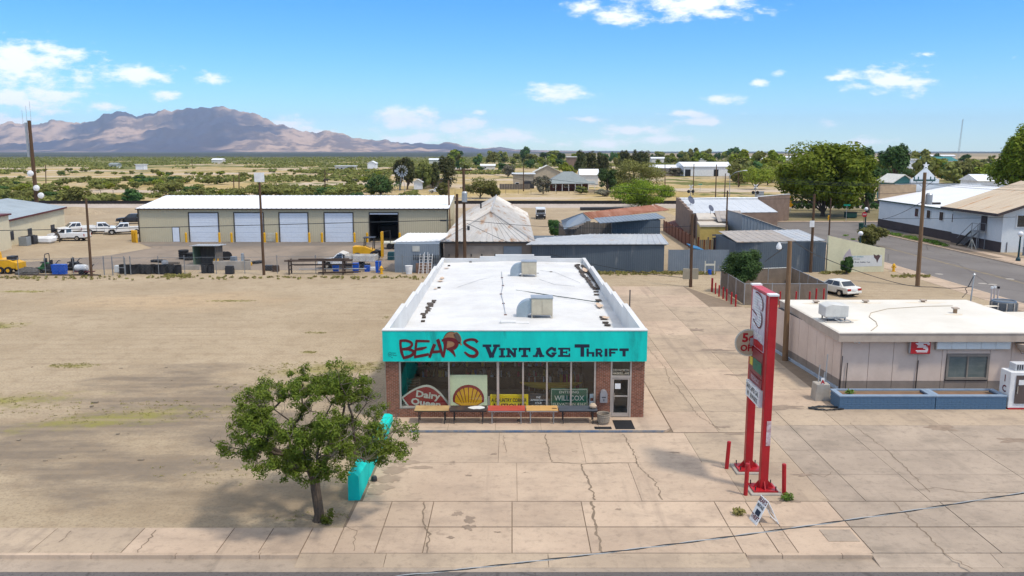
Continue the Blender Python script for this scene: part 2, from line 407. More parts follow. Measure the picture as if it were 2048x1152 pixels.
def grow(fork, root, attract, step=.35, jit=.12, r_tip=.012, r_base=.2, gravity=0.0, seed=1):
 """branches that reach every attraction point from the nearest grown node; returns (mesh builder, tips)"""
 rnd = random.Random(seed)
 nodes = [Vector(p) for p in root]; par = [-1] + list(range(len(root) - 1)); plen = [0.0]
 for i in range(1, len(nodes)): plen.append(0.0)
 base_n = len(root); tips = []
 att = sorted([Vector(p) for p in attract], key=lambda p: (p - nodes[-1]).length)
 for p in att:
  best = min(range(base_n - 1, len(nodes)), key=lambda i: (nodes[i] - p).length + .35 * plen[i])
  cur = best; a = nodes[best]; L = (p - a).length; k = max(1, int(L / step))
  for j in range(1, k + 1):
   t = j / k; q = a.lerp(p, t) + Vector((rnd.gauss(0, jit), rnd.gauss(0, jit), rnd.gauss(0, jit) + gravity * math.sin(math.pi * t))) * (step * 1.0 if j < k else .2)
   nodes.append(q); par.append(cur); plen.append(plen[cur] + L / k); cur = len(nodes) - 1
  tips.append(cur)
 cnt = [0] * len(nodes)
 for t in tips:
  c = t
  while c >= 0: cnt[c] += 1; c = par[c]
 tot = max(cnt); rad = [max(r_tip, r_base * (c / tot) ** .5) for c in cnt]
 mb = MB()
 for i, p in enumerate(par):
  if p < 0: continue
  mb.tube([nodes[p], nodes[i]], [rad[p] if p < base_n or cnt[p] < cnt[i] * 2.5 else rad[i] * 1.15, rad[i]], 5 if rad[i] < .06 else 8, cap=False)
 return mb, [nodes[t] for t in tips]
# ================================================================ THE SETTING
# ---- the wide plain
def ground_material():
 m, nt, b = newmat('desert_plain')
 g = nt.nodes.new('ShaderNodeNewGeometry'); P = g.outputs['Position']
 sep = nt.nodes.new('ShaderNodeSeparateXYZ'); nt.links.new(P, sep.inputs[0]); Y = sep.outputs[1]
 gold = nmix(nt, nramp(nt, nnoise(nt, P, .03, 5), .35, .65), (.42, .31, .13), (.44, .345, .22))
 gold = nmix(nt, nramp(nt, nnoise(nt, P, .35, 5, .65), .46, .66), gold, (.27, .20, .075))
 pale = nramp(nt, nnoise(nt, P, .009, 4, .55, (1, 2.2, 1)), .52, .6)
 col = nmix(nt, pale, gold, (.46, .375, .285))
 scrub = nmix(nt, nnoise(nt, P, .02, 3), (.10, .115, .03), (.17, .165, .06))
 far = nramp(nt, Y, 260, 1300)
 th = nmath(nt, 'SUBTRACT', .55, nmath(nt, 'MULTIPLY', far, .17))
 sn = nnoise(nt, P, .018, 6, .7, (1, .5, 1))
 sf = nramp(nt, nmath(nt, 'SUBTRACT', sn, th), 0, .05)
 col = nmix(nt, sf, col, scrub)
 col = nmix(nt, nramp(nt, Y, 1300, 2200), col, nmix(nt, nramp(nt, nnoise(nt, P, .0012, 5, .6, (.5, 3, 1)), .5, .66), (.05, .066, .066), (.15, .13, .10)))  # far dark scrub, with blue distance haze put into its colour
 ar = nmath(nt, 'DIVIDE', sep.outputs[0], nmath(nt, 'MAXIMUM', Y, 1.0))
 tanf = nmath(nt, 'MULTIPLY', nmath(nt, 'MULTIPLY', nramp(nt, ar, -.06, .12), nramp(nt, Y, 700, 1100)), nmath(nt, 'SUBTRACT', 1.0, nramp(nt, Y, 3500, 6500)))
 col = nmix(nt, nmath(nt, 'MULTIPLY', tanf, .85), col, nmix(nt, nramp(nt, nnoise(nt, P, .004, 5, .6, (.4, 1, 1)), .42, .6), (.40, .31, .21), (.20, .17, .10)))
 nt.links.new(col, b.inputs['Base Color']); b.inputs['Roughness'].default_value = 1; b.inputs['Specular IOR Level'].default_value = .05
 return m
structure('ground', MB().poly([(-24000, -2000, -.12), (24000, -2000, -.12), (24000, 21500, -.12), (-24000, 21500, -.12)]), ground_material())
# ---- the bare dirt lot
def lot_material():
 m, nt, b = newmat('dirt_lot_soil')
 g = nt.nodes.new('ShaderNodeNewGeometry'); P = g.outputs['Position']
 col = nmix(nt, nramp(nt, nnoise(nt, P, .09, 6, .6), .35, .68), (.42, .335, .23), (.345, .27, .18))
 col = nmix(nt, nmath(nt, 'MULTIPLY', nramp(nt, nnoise(nt, P, .3, 6, .62, (.7, 1.3, 1)), .5, .7), .32), col, (.30, .22, .14))
 o = nramp(nt, nmath(nt, 'ADD', nell(nt, P, -30, 73, 16, 7), nmath(nt, 'MULTIPLY', nmath(nt, 'SUBTRACT', nnoise(nt, P, .2, 4), .5), 1.2)), .1, .8)
 col = nmix(nt, nmath(nt, 'MULTIPLY', o, .55), col, (.50, .36, .22))
 wob = nmath(nt, 'MULTIPLY', nmath(nt, 'SUBTRACT', nnoise(nt, P, .32, 7, .66, (.7, 1.4, 1)), .44), 4.0)
 acc = None
 for e in ((-17, 41.5, 9, 6, .2), (-13, 38.5, 6, 4.2, .3), (-22, 37, 6, 5, .1), (-9.6, 37.2, 3, 2.6, .4), (-17, 33.2, 9, 3.2, .1), (-24, 33, 5, 4, 0), (-20, 47, 5, 3.2, .3)):
  v = nell(nt, P, *e); acc = v if acc is None else nmath(nt, 'MAXIMUM', acc, v)
 gm = nramp(nt, nmath(nt, 'ADD', acc, wob), .0, 1.1)
 col = nmix(nt, nmath(nt, 'MULTIPLY', gm, .88), col, nmix(nt, nnoise(nt, P, 1.6, 6, .7), (.115, .096, .08), (.25, .20, .15)))
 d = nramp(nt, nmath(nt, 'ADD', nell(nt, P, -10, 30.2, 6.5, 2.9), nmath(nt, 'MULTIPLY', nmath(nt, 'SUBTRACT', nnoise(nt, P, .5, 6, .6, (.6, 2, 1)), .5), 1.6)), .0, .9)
 col = nmix(nt, nmath(nt, 'MULTIPLY', d, .62), col, (.20, .15, .10))  # soil darkened left of the young tree, its cast shade painted in
 acc = None
 for e in ((-11.5, 49.5, 5.5, 2.0, .5), (-13.2, 45.5, 4.6, 1.4, .3), (-27.5, 50.3, 1.9, .75, 0), (-25.2, 73, 2.8, .6, 0), (-13.6, 53.8, .8, .5, 0), (-14.6, 59.8, 1.0, .4, 0), (-40, 62, 3, 2, .4), (-20, 40, 7, 2, .3), (-47, 78, 4, 1, 0), (-28, 42.5, 7, 2, .3), (-9.4, 49.8, 2.5, 1.6, .7)):
  v = nell(nt, P, *e); acc = v if acc is None else nmath(nt, 'MAXIMUM', acc, v)
 w = nramp(nt, nmath(nt, 'ADD', acc, nmath(nt, 'MULTIPLY', nmath(nt, 'SUBTRACT', nnoise(nt, P, .7, 7, .7), .5), 2.4)), .15, .95)
 col = nmix(nt, nmath(nt, 'MULTIPLY', w, .85), col, (.24, .225, .055))
 wv = nt.nodes.new('ShaderNodeTexWave'); wv.wave_type = 'RINGS'; wv.inputs['Scale'].default_value = .23; wv.inputs['Distortion'].default_value = 1.6; wv.inputs['Detail'].default_value = 3; wv.inputs['Detail Scale'].default_value = .12
 sh = nt.nodes.new('ShaderNodeMapping'); sh.inputs['Location'].default_value = (30, -80, 0); nt.links.new(P, sh.inputs[0]); nt.links.new(sh.outputs[0], wv.inputs['Vector'])
 tr = nmath(nt, 'MULTIPLY', nramp(nt, wv.outputs['Fac'], .6, .95), nramp(nt, nnoise(nt, P, .06, 3), .42, .62))
 col = nmix(nt, nmath(nt, 'MULTIPLY', tr, .5), col, (.33, .255, .175))
 col = nmix(nt, nmath(nt, 'MULTIPLY', nramp(nt, nnoise(nt, P, .8, 8, .75), .47, .66), .5), col, (.255, .19, .125))
 col = nmix(nt, nmath(nt, 'MULTIPLY', nramp(nt, nnoise(nt, P, 7, 5, .75), .48, .62), .6), col, (.22, .17, .115))
 nt.links.new(col, b.inputs['Base Color']); b.inputs['Roughness'].default_value = 1; b.inputs['Specular IOR Level'].default_value = .05
 bn = nt.nodes.new('ShaderNodeBump'); bn.inputs['Strength'].default_value = .8; bn.inputs['Distance'].default_value = .08
 nt.links.new(nnoise(nt, P, 2.2, 7, .65), bn.inputs['Height']); nt.links.new(bn.outputs[0], b.inputs['Normal'])
 return m
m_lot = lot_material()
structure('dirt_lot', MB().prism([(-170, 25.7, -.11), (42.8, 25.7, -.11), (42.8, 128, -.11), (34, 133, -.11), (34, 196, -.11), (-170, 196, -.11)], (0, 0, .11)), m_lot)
structure('roadside_lot', MB().prism([(60.2, 15, -.11), (220, 15, -.11), (220, 134, -.11), (60.2, 134, -.11)], (0, 0, .1)), m_lot)
def asphalt(name, a, b_, cracks=.5):
 m, nt, b = newmat(name); g = nt.nodes.new('ShaderNodeNewGeometry'); P = g.outputs['Position']
 col = nmix(nt, nramp(nt, nnoise(nt, P, .16, 6, .6, (1, .5, 1)), .35, .68), a, b_)
 col = nmix(nt, nramp(nt, nnoise(nt, P, 9, 3), .5, .8), col, tuple(v * .6 for v in a))
 vo = nt.nodes.new('ShaderNodeTexVoronoi'); vo.feature = 'DISTANCE_TO_EDGE'; vo.inputs['Scale'].default_value = .12; nt.links.new(P, vo.inputs['Vector'])
 ck = nmath(nt, 'MULTIPLY', nmath(nt, 'SUBTRACT', 1.0, nramp(nt, vo.outputs['Distance'], .0, .012)), cracks)
 col = nmix(nt, ck, col, tuple(v * .4 for v in a))
 nt.links.new(col, b.inputs['Base Color']); b.inputs['Roughness'].default_value = .9; b.inputs['Specular IOR Level'].default_value = .2
 return m
m_asph = asphalt('street_asphalt', (.105, .092, .088), (.135, .12, .115))
m_asph2 = asphalt('old_street_asphalt', (.15, .134, .124), (.19, .172, .158), .6)
m_yard = asphalt('yard_asphalt', (.27, .215, .165), (.18, .148, .118), .25)
structure('road', MB().poly([(-180, 6, -.10), (200, 6, -.10), (200, 24.78, -.10), (-180, 24.78, -.10)]), m_asph)
structure('side_road', MB().poly([(45.3, 24.8, -.096), (60, 24.8, -.096), (60, 136, -.096), (45.3, 136, -.096)]), m_asph2)
structure('cross_road', MB().poly([(36, 129, -.092), (45.3, 131, -.092), (60, 131, -.092), (64, 135, -.092), (240, 135, -.092), (240, 157, -.092), (70, 157, -.092), (60, 240, -.092), (50, 240, -.092), (50, 160, -.092), (36, 157, -.092)]), m_asph2)
m_lane = M('worn_yellow_line', (.36, .26, .1), .8, (.16, .14, .115), sc=1.2, world_co=True)
rp = MB()
for dx in (52.35, 52.65):
 rp.poly([(dx - .06, 26, -.090), (dx + .06, 26, -.090), (dx + .06, 128, -.090), (dx - .06, 128, -.090)])
structure('lane_marking', rp, m_lane)
mc = MB()
for px, py in ((1878, 548), (2020, 558), (1985, 569), (1965, 567)):
 c = G(px, py, -.09); mc.cyl((c.x, c.y, -.1), .42, .016, 18)
structure('manhole_cover', mc, m_concrete)
yard = [(-82, 90), (-62, 96), (-52, 106), (-50, 114), (-56, 122), (-8.5, 122), (-8.5, 91.5), (-30, 92.5), (-46, 93)]
structure('yard_pavement', MB().poly([(x, y, .012) for x, y in yard]), m_yard)
yd = M('fresh_yard_asphalt', (.15, .13, .112), .9, (.22, .18, .145), sc=.12, world_co=True)
structure('apron', MB().poly([(-55, 121.6, .024), (-52, 116.5, .024), (-44, 115.8, .024), (-20, 117.2, .024), (-8.6, 116.6, .024), (-8.6, 121.6, .024)]), yd)
# ---- concrete slabs: sidewalk and forecourt
def slabmat(name, a, b_, stain):
 m, nt, b = newmat(name); g = nt.nodes.new('ShaderNodeNewGeometry'); P = g.outputs['Position']; oi = nt.nodes.new('ShaderNodeObjectInfo')
 col = nmix(nt, nramp(nt, nnoise(nt, P, .22, 6, .6), .35, .68), a, b_)
 col = nmix(nt, nmath(nt, 'MULTIPLY', nramp(nt, nnoise(nt, P, .45, 6, .65, (1, 1.6, 1)), .45, .75), .8), col, stain)
 col = nmix(nt, nmath(nt, 'MULTIPLY', nramp(nt, nnoise(nt, P, .9, 5, .6), .66, .74), .65), col, tuple(v * .5 for v in stain))
 col = nmix(nt, nmath(nt, 'MULTIPLY', nramp(nt, nnoise(nt, P, 14, 3), .5, .8), .35), col, tuple(v * .6 for v in a))
 col = nmix(nt, nmath(nt, 'MULTIPLY', nramp(nt, nnoise(nt, P, .5, 5, .6, (2.6, .16, 1)), .54, .72), .55), col, stain)
 col = nmix(nt, nmath(nt, 'MULTIPLY', nramp(nt, nnoise(nt, P, 2.6, 6, .7), .5, .72), .5), col, tuple(v * .78 for v in stain))
 hv = nt.nodes.new('ShaderNodeHueSaturation'); nt.links.new(col, hv.inputs['Color'])
 nt.links.new(nmath(nt, 'ADD', .93, nmath(nt, 'MULTIPLY', oi.outputs['Random'], .13)), hv.inputs['Value'])
 nt.links.new(hv.outputs[0], b.inputs['Base Color']); b.inputs['Roughness'].default_value = .92; b.inputs['Specular IOR Level'].default_value = .15
 bn = nt.nodes.new('ShaderNodeBump'); bn.inputs['Strength'].default_value = .25; bn.inputs['Distance'].default_value = .01
 nt.links.new(nnoise(nt, P, 18, 4), bn.inputs['Height']); nt.links.new(bn.outputs[0], b.inputs['Normal'])
 return m
m_slab = slabmat('pale_concrete', (.49, .375, .275), (.425, .32, .235), (.32, .245, .185))
m_slabg = slabmat('worn_grey_concrete', (.385, .31, .24), (.31, .25, .195), (.225, .185, .145))
m_slabb = slabmat('sandy_concrete', (.435, .34, .245), (.36, .28, .205), (.26, .205, .155))
m_joint = M('joint_dirt', (.225, .17, .12), 1, fine=0)
rnd = random.Random(3)
def slab(parent, x0, x1, y0, y1, mat, g=.018, z=0.0, t=.06):
 h = .03 + z + rnd.uniform(-.004, .004)
 MB().box(x0 + g, x1 - g, y0 + g, y1 - g, h - t, h).build('slab', mat, parent)
def quadslab(parent, pts, mat, z=0.0, t=.06):
 h = .03 + z + rnd.uniform(-.004, .004)
 MB().prism([(p[0], p[1], h - t) for p in pts], (0, 0, t)).build('slab', mat, parent)
sidewalk = structure('sidewalk', MB().box(-60, 70, 25.75, 27.67, -.09, .006), m_joint)
xs = [-60, -52, -44, -36, -30, -24.5, -20.6, -16.2, -13.1, -9.9, -8.5, -7.1, -6.0]
for i in range(len(xs) - 1): slab(sidewalk, xs[i], xs[i + 1], 25.78, 27.68, m_slabb if i < 8 else m_slab)
forecourt = structure('forecourt', MB().box(-6.05, 70, 27.67, 39.7, -.09, .006), m_joint)
xs2 = [-4.6, -3.0, -.0, 2.65, 7.75, 8.95, 9.6, 12.1, 16.4, 21, 26, 32, 38]
quadslab(sidewalk, [(-5.98, 25.78), (-4.62, 25.78), (-4.62, 27.7), (-5.98, 27.7)], m_slab)
for i in range(len(xs2) - 1):
 m = m_slab if xs2[i] < 10 else m_slabg
 slab(sidewalk, xs2[i], xs2[i + 1], 25.78, 27.7, m)
 slab(forecourt, xs2[i], xs2[i + 1], 27.74, 29.9, m)
quadslab(forecourt, [(-5.95, 27.74), (-4.62, 27.74), (-4.62, 29.9), (-5.9, 29.9)], m_slab)
for (x0, x1, y0, y1) in ((-5.75, .2, 29.94, 33.9), (.2, 5.0, 29.94, 33.9), (5.0, 9.0, 29.94, 33.9), (9.0, 12.2, 29.94, 33.9), (-5.75, -.6, 33.9, 37.7), (-.6, 3.2, 33.9, 37.7), (3.2, 8.2, 33.9, 37.7), (8.2, 12.2, 33.9, 37.7)):
 slab(forecourt, x0, x1, y0, y1, m_slab if x1 < 12 else m_slabb, g=.008)
station_lot = structure('station_lot', MB().prism([(6.75,39.7,-.09),(43,39.7,-.09),(43,69.6,-.09),(20.1,69.6,-.09),(17.1,81,-.09),(6.75,81,-.09)],(0,0,.094)), m_joint)
for (x0, x1) in ((12.2, 13.6), (13.6, 16.1), (16.1, 21.0), (21.0, 26.5), (26.5, 32), (32, 38)):
 for (y0, y1) in ((29.94, 32.6), (32.6, 35.4), (35.4, 38.8), (38.8, 41.9)):
  slab(forecourt if y0 < 38 else station_lot, x0, x1, y0, y1, m_slabg if y0 < 38.5 else m_slabb, g=.012)
xb = [7.72, 9.9, 13.4, 17.0]; yb = [37.8, 41, 45, 49.5, 54, 59, 64, 70, 76, 81]
for i in range(len(xb) - 1):
 for j in range(len(yb) - 1):
  if yb[j] < 41 and xb[i] > 12: continue
  slab(station_lot, xb[i], xb[i + 1], max(yb[j], 37.75), yb[j + 1], m_slabb if (i + j) % 3 else m_slab, g=.01)
for j in range(2, len(yb) - 1): slab(station_lot, 6.75, 7.7, yb[j], yb[j + 1], m_slabb, g=.008)
for (x0, x1, y0, y1) in ((17.0, 20.0, 55.5, 62), (17.0, 20.0, 62, 70), (20.0, 27, 55.5, 62), (20.0, 28, 62, 69.5), (27, 34, 55.5, 62), (28, 36, 62, 69.5), (34, 41, 55.5, 62)):
 slab(station_lot, x0, x1, y0, y1, m_slabb, g=.01)
slab(forecourt, 10.9, 12.0, 26.6, 27.5, m_slabg, g=.01, z=.012)
def crack(mb, pts, w, seed):
 r = random.Random(seed); out = []
 for i in range(len(pts) - 1):
  a, b_ = Vector(pts[i]), Vector(pts[i + 1]); k = max(2, int((b_ - a).length / .16))
  for j in range(k): out.append(a.lerp(b_, j / k) + Vector((r.gauss(0, .035), r.gauss(0, .02))))
 out.append(Vector(pts[-1])); ws = [w * r.uniform(.5, 1.5) for _ in out]
 l, rr = stroke2d(out, ws)
 for i in range(len(l) - 1): mb.poly([(l[i].x, l[i].y, .0385), (rr[i].x, rr[i].y, .0385), (rr[i + 1].x, rr[i + 1].y, .0385), (l[i + 1].x, l[i + 1].y, .0385)])
def gp(*p): return [tuple(G(x, y, .03)[:2]) for x, y in p]
ck = MB()
crack(ck, gp((1090, 869), (1096, 895), (1102, 924), (1160, 928), (1230, 926), (1275, 925)), .045, 1)
crack(ck, gp((1160, 928), (1180, 965), (1190, 1000)), .06, 2)
crack(ck, gp((1183, 1003), (1190, 1045), (1205, 1105)), .075, 3)
crack(ck, gp((848, 1004), (845, 1040), (858, 1068), (854, 1106)), .06, 4)
crack(ck, gp((1246, 868), (1272, 915), (1274, 930), (1310, 965), (1325, 1000)), .05, 5)
crack(ck, gp((1007, 871), (1012, 905)), .02, 6)
crack(ck, gp((690, 1052), (712, 1062), (708, 1102)), .025, 7)
crack(ck, gp((1785, 1003), (1845, 1060), (1892, 1110), (1945, 1138)), .05, 8)
crack(ck, gp((1840, 980), (1870, 975), (1935, 985), (2048, 985)), .03, 9)
crack(ck, gp((1620, 945), (1650, 955), (1665, 943)), .02, 10)
crack(ck, gp((270, 1110), (312, 1060)), .04, 11)
crack(ck, gp((120, 1085), (142, 1062)), .04, 12)
crack(ck, gp((1344, 760), (1395, 830), (1440, 860)), .03, 13)
crack(ck, gp((1700, 846), (1780, 905), (1860, 985)), .035, 14)
crack(ck, gp((1290, 690), (1330, 735), (1342, 770)), .03, 15)
ck.build('crack', m_joint, forecourt, kind='stuff')
m_oil = M('oil_stain', (.22, .165, .12), .8, (.30, .225, .165), sc=2, world_co=True)
oil = MB(); r_ = random.Random(9)
for px, py, a, b_ in ((938, 1040, .22, .26), (915, 1028, .18, .22), (937, 1055, .2, .22), (902, 1075, .12, .08), (995, 1064, .12, .05), (938, 951, .13, .09), (1050, 945, .06, .04), (1237, 1019, .12, .07), (1606, 950, .35, .16), (1590, 1003, .25, .12), (1552, 1005, .2, .14), (1446, 854, .3, .14), (1350, 905, .25, .08), (1470, 868, .5, .1), (1885, 856, .7, .45), (2020, 880, .8, .3), (1560, 815, 1.2, .35), (1480, 750, .9, .25), (1430, 700, .9, .3), (1395, 660, .5, .6)):
 c = G(px, py, .03); k = 40
 oil.poly([(c.x + a * math.cos(6.283 * i / k) * (q := 1 + .9 * mnoise.noise((1.6 * math.cos(6.283 * i / k) + px, 1.6 * math.sin(6.283 * i / k), py)) + r_.uniform(-.08, .08)), c.y + b_ * math.sin(6.283 * i / k) * q, .037) for i in range(k)])
oil.build('oil_spot', m_oil, forecourt, kind='stuff')
m_damp = M('damp_concrete', (.29, .215, .155), .8, (.36, .275, .2), sc=1.2, world_co=True)
dm = MB()
for px, py, a, b_ in ((820, 890, .55, .35), (803, 905, .5, .45), (812, 925, .55, .4), (790, 940, .5, .5), (778, 958, .5, .45), (762, 975, .5, .35), (748, 985, .35, .25), (840, 935, .5, .2), (745, 960, .2, .4)):
 c = G(px, py, .03); k = 22
 dm.poly([(c.x + a * math.cos(6.283 * i / k) * r_.uniform(.55, 1.25), c.y + b_ * math.sin(6.283 * i / k) * r_.uniform(.55, 1.25), .0355 + .0003 * (len(dm.f) % 5)) for i in range(k)])
dm.build('damp_patch', m_damp, forecourt, kind='stuff')
# ---- kerb and gutter along the street
gutter = structure('gutter', MB().box(-60, 70, 24.74, 25.75, -.13, -.088), m_slabg)
m_kerb = m_slab
def kerb(x0, x1, h0=.03, h1=.03):
 MB().prism([(x0, 25.58, -.12), (x0, 25.77, -.12), (x0, 25.77, h0), (x0, 25.60, h0)], (x1 - x0, 0, 0)).build('kerb_stone', m_kerb, gutter)
for a in ((-60, -50), (-50, -40), (-40, -30), (-30, -22), (-22, -14), (-14, -11.2), (-11.2, -8.4), (-8.4, -7.1), (7.8, 9.0), (9.0, 11.0), (11.0, 12.0), (40, 60)): kerb(a[0] + .01, a[1] - .01, .045)
for (x0, x1) in ((-7.1, -4.2), (-4.2, 1.2), (1.2, 7.8), (12.0, 16), (16, 21), (21, 27), (27, 34), (34, 40)):
 MB().prism([(x0 + .01, 25.0, -.12), (x0 + .01, 25.77, -.12), (x0 + .01, 25.77, .02), (x0 + .01, 25.0, -.082)], (x1 - x0 - .02, 0, 0)).build('driveway_ramp', m_slabg if x0 > 10 else m_slabb, gutter)
# ---- side street walks
walk = structure('street_walk', MB().box(42.8, 45.0, 26, 127, -.11, -.02), m_joint)
for j in range(14): slab(walk, 42.85, 44.98, 60 + j * 4.7, 64.6 + j * 4.7, m_slab, z=-.03)
MB().box(45.0, 45.3, 26, 127, -.11, .0).build('kerb_stone', m_slab, walk)
walk2 = structure('far_walk', MB().box(60.25, 64.6, 60, 133, -.11, -.0), m_joint)
for j in range(11): slab(walk2, 61.8 if j > 6 else 60.5, 64.6 if j < 7 else 63.2, 68 + j * 5, 72.9 + j * 5, m_slab, z=-.01)
MB().box(60.0, 60.26, 60, 133, -.11, .03).build('kerb_stone', m_slab, walk2)
walk3 = structure('park_walk', MB().box(40, 200, 157.2, 159.2, -.115, -.01), m_joint)
for j in range(16): slab(walk3, 40 + j * 8, 47.9 + j * 8, 157.3, 159.1, m_slab, z=-.02)
# ---- railway: ballast bed and two tracks
m_ballast = M('rail_ballast', (.44, .375, .32), 1, (.35, .29, .24), sc=.3, world_co=True, bump=.4)
structure('rail_bed', MB().prism([(-400, 196, -.11), (-400, 214, -.11), (-400, 211.5, .55), (-400, 201, .55)], (900, 0, 0)), m_ballast)
m_rail = M('rail_steel', (.028, .022, .02), .6, metal=.3)
for k, y in enumerate((203.2, 208.6)):
 t = thing('railway_track', ('nearer' if k == 0 else 'farther') + ' of two dark railway tracks crossing the plain on the ballast bed', 'railway track', (0, y, .55), group='railway tracks')
 for s_ in (-.72, .72): MB().box(-400, 500, y + s_ - .09, y + s_ + .09, .56, .92).build('rail', m_rail, t)
 tie = MB()
 for i in range(900): tie.box(-400 + i, -399.72 + i, y - 1.25, y + 1.25, .54, .66)
 tie.build('sleepers', M('sleeper_wood', (.05, .038, .03), .95), t, kind='stuff')
# ---- mountains far across the valley
SKYL = [(-700,300),(-480,278),(-300,258),(-150,250),(-60,256),(0,252),(22,246),(50,250),(75,253),(110,243),(140,246),(165,249),(190,245),(215,233),(240,227),(262,230),(278,236),(300,233),(330,224),(350,223),(370,222),(400,221),(415,218),(430,222),(447,216),(460,221),(485,226),(510,230),(530,239),(560,251),(600,262),(630,267),(655,261),(680,268),(710,275),(740,281),(760,279),(790,285),(830,286),(870,288),(905,285),(930,292),(960,297),(1000,293),(1030,298),(1080,299.5),(1160,300.6),(1300,301)]
def mountains():
 na, nd = 460, 90; d0, dr, d1 = 9800.0, 15500.0, 19500.0
 v = []; sx = [p[0] for p in SKYL]; sy = [p[1] for p in SKYL]
 for i in range(na + 1):
  px = -700 + 2000 * i / na; py = np.interp(px, sx, sy); jg = min(1, max(0, (300 - py) / 18)); py -= jg * (4.2 * mnoise.noise((px / 17, 2, 0)) + 2.2 * mnoise.noise((px / 6.5, 7, 0)))
  r = ray(px, 302); a = r[0] / r[1]; E = max(0.0, (302.3 - py) / FPX * 1.03)
  for j in range(nd + 1):
   t = j / nd; y = d0 + (d1 - d0) * t; x = a * y
   tr = (dr - d0) / (d1 - d0)
   w = (t / tr) if t < tr else max(0.0, 1 - ((t - tr) / (1 - tr)) ** 1.4)
   if t < tr: w = .02 * w + .98 * max(0, (w - .12) / .88) ** 1.25
   p = Vector((x / 1500, y / 2100, 1.7))
   rd = 1 - abs(mnoise.noise(p)) * 2; rd = .5 * rd + .5 * (1 - abs(mnoise.noise(p * 2.7 + Vector((5, 3, 1)))) * 2.2)
   rd2 = 1 - abs(mnoise.noise(p * 5.1)) * 2
   body = 1 if t >= tr else 1 - (1 - (t / tr) ** 2) * .95 * (1 - max(0.0, rd)) * 1.15
   z = dr * E * w * max(.0, body) + ((rd2 - .4) * 42 + (.5 - abs(mnoise.noise(p * 11))*2) * 20) * min(1, E * 40) * w * (1.4 if t < tr * .93 else .35)
   v.append((x, y, max(-.6, z) if w > 0 else -.6))
 f = [(i * (nd + 1) + j, (i + 1) * (nd + 1) + j, (i + 1) * (nd + 1) + j + 1, i * (nd + 1) + j + 1) for i in range(na) for j in range(nd)]
 me = bpy.data.meshes.new('mountains'); me.from_pydata(v, [], f); me.polygons.foreach_set('use_smooth', [True] * len(f))
 m, nt, b = newmat('mountain_rock_and_cloud_shade'); g = nt.nodes.new('ShaderNodeNewGeometry'); P = g.outputs['Position']
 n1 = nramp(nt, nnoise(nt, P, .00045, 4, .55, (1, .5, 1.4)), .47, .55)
 col = nmix(nt, n1, (.065, .066, .105), (.44, .31, .235))  # cloud shade and haze blue painted dark, sunlit slopes painted tan
 col = nmix(nt, nmath(nt, 'MULTIPLY', nramp(nt, nnoise(nt, P, .0022, 7, .68, (1, .45, 1.3)), .44, .58), .75), col, (.07, .062, .085))  # mid-scale dark streaks: gully brush and painted shade together
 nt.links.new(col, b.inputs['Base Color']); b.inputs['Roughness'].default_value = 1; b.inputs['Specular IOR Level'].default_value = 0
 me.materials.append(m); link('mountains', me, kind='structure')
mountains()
# ---- the air of the wide valley
def haze():
 m = bpy.data.materials.new('haze'); m.use_nodes = True; nt = m.node_tree; nt.nodes.remove(nt.nodes['Principled BSDF'])
 pv = nt.nodes.new('ShaderNodeVolumePrincipled'); pv.inputs['Color'].default_value = (.62, .78, 1, 1)
 pv.inputs['Density'].default_value = 3.5e-5; pv.inputs['Anisotropy'].default_value = .0
 nt.links.new(pv.outputs[0], nt.nodes['Material Output'].inputs['Volume'])
 o = MB().box(-26000, 26000, -3000, 22500, -1.2, 900).build('haze', m, kind='stuff'); return o
HAZE = haze()
# ================================================================ THE THRIFT STORE
m_turq = M('turquoise_stucco', srgb(4, 206, 192), .75, srgb(5, 186, 176), sc=1.1, streak=(1, 1, .25), rust=srgb(20, 160, 152), rth=.56, rsc=1.4, bump=.25, bsc=60, fine=.03)
m_roofw = M('white_roof_coating', (.66, .655, .64), .6, (.56, .55, .53), sc=.4, rust=(.50, .46, .40), rth=.62, rsc=.45, bump=.12, bsc=6, fine=.03)
m_brick = M('red_brick', (.30, .135, .085), .9, (.22, .095, .06), sc=6, isl=.45, bump=.2)
m_mortar = M('mortar', (.40, .33, .27), .95)
m_alu = M('aluminium_frame', (.50, .45, .40), .4, metal=.3)
m_ink = M('navy_sign_paint', (.016, .026, .052), .7, fine=.02)
m_maroon = M('maroon_sign_paint', (.13, .014, .018), .7, fine=.02)
m_pane = glassmat('store_glass', (.93, .95, .95))
m_int = M('dim_plaster', (.20, .19, .18), .9)
m_side = M('tan_wall_paint', (.48, .40, .31), .9)
YF = 39.8
store = thing('thrift_store', 'turquoise fronted brick store with a flat white roof and hand lettered fascia', 'store', (.15, YF, 0))
def fx(px, py, Y=YF): x, z = WX(px, py, Y); return x, z
FB, FT = 3.04, 4.58
MB().box(-6.30, 6.58, 39.9, 74.2, .0, .12).build('floor', m_concrete, store)
steps = [(39.9, 46.8, 4.57), (46.8, 52.3, 4.34), (52.3, 57.2, 4.14), (57.2, 67, 3.95), (67, 74.2, 3.70)]
for x0, x1 in ((-6.34, -6.12), (6.40, 6.62)):
 w = MB(); p = MB(); c = MB()
 for (a, b_, h) in steps:
  w.box(x0, x1, a, b_, .12, 3.1); p.box(x0, x1, a, b_, 3.1, h)
  c.box(x0 - .03, x1 + .03, a + .002, b_ + .04, h, h + .05)
 w.build('side_wall', m_side, store); p.build('parapet', m_roofw, store); c.build('coping', m_roofw, store)
rw = MB().box(-6.12, 6.40, 73.9, 74.2, .12, 3.72).box(-2.9, 3.5, 73.92, 74.22, 3.72, 3.90).box(-1.5, 2.0, 73.91, 74.23, 3.90, 4.07)
rw.build('rear_wall', m_roofw, store)
roof = MB(); nx, ny = 14, 30
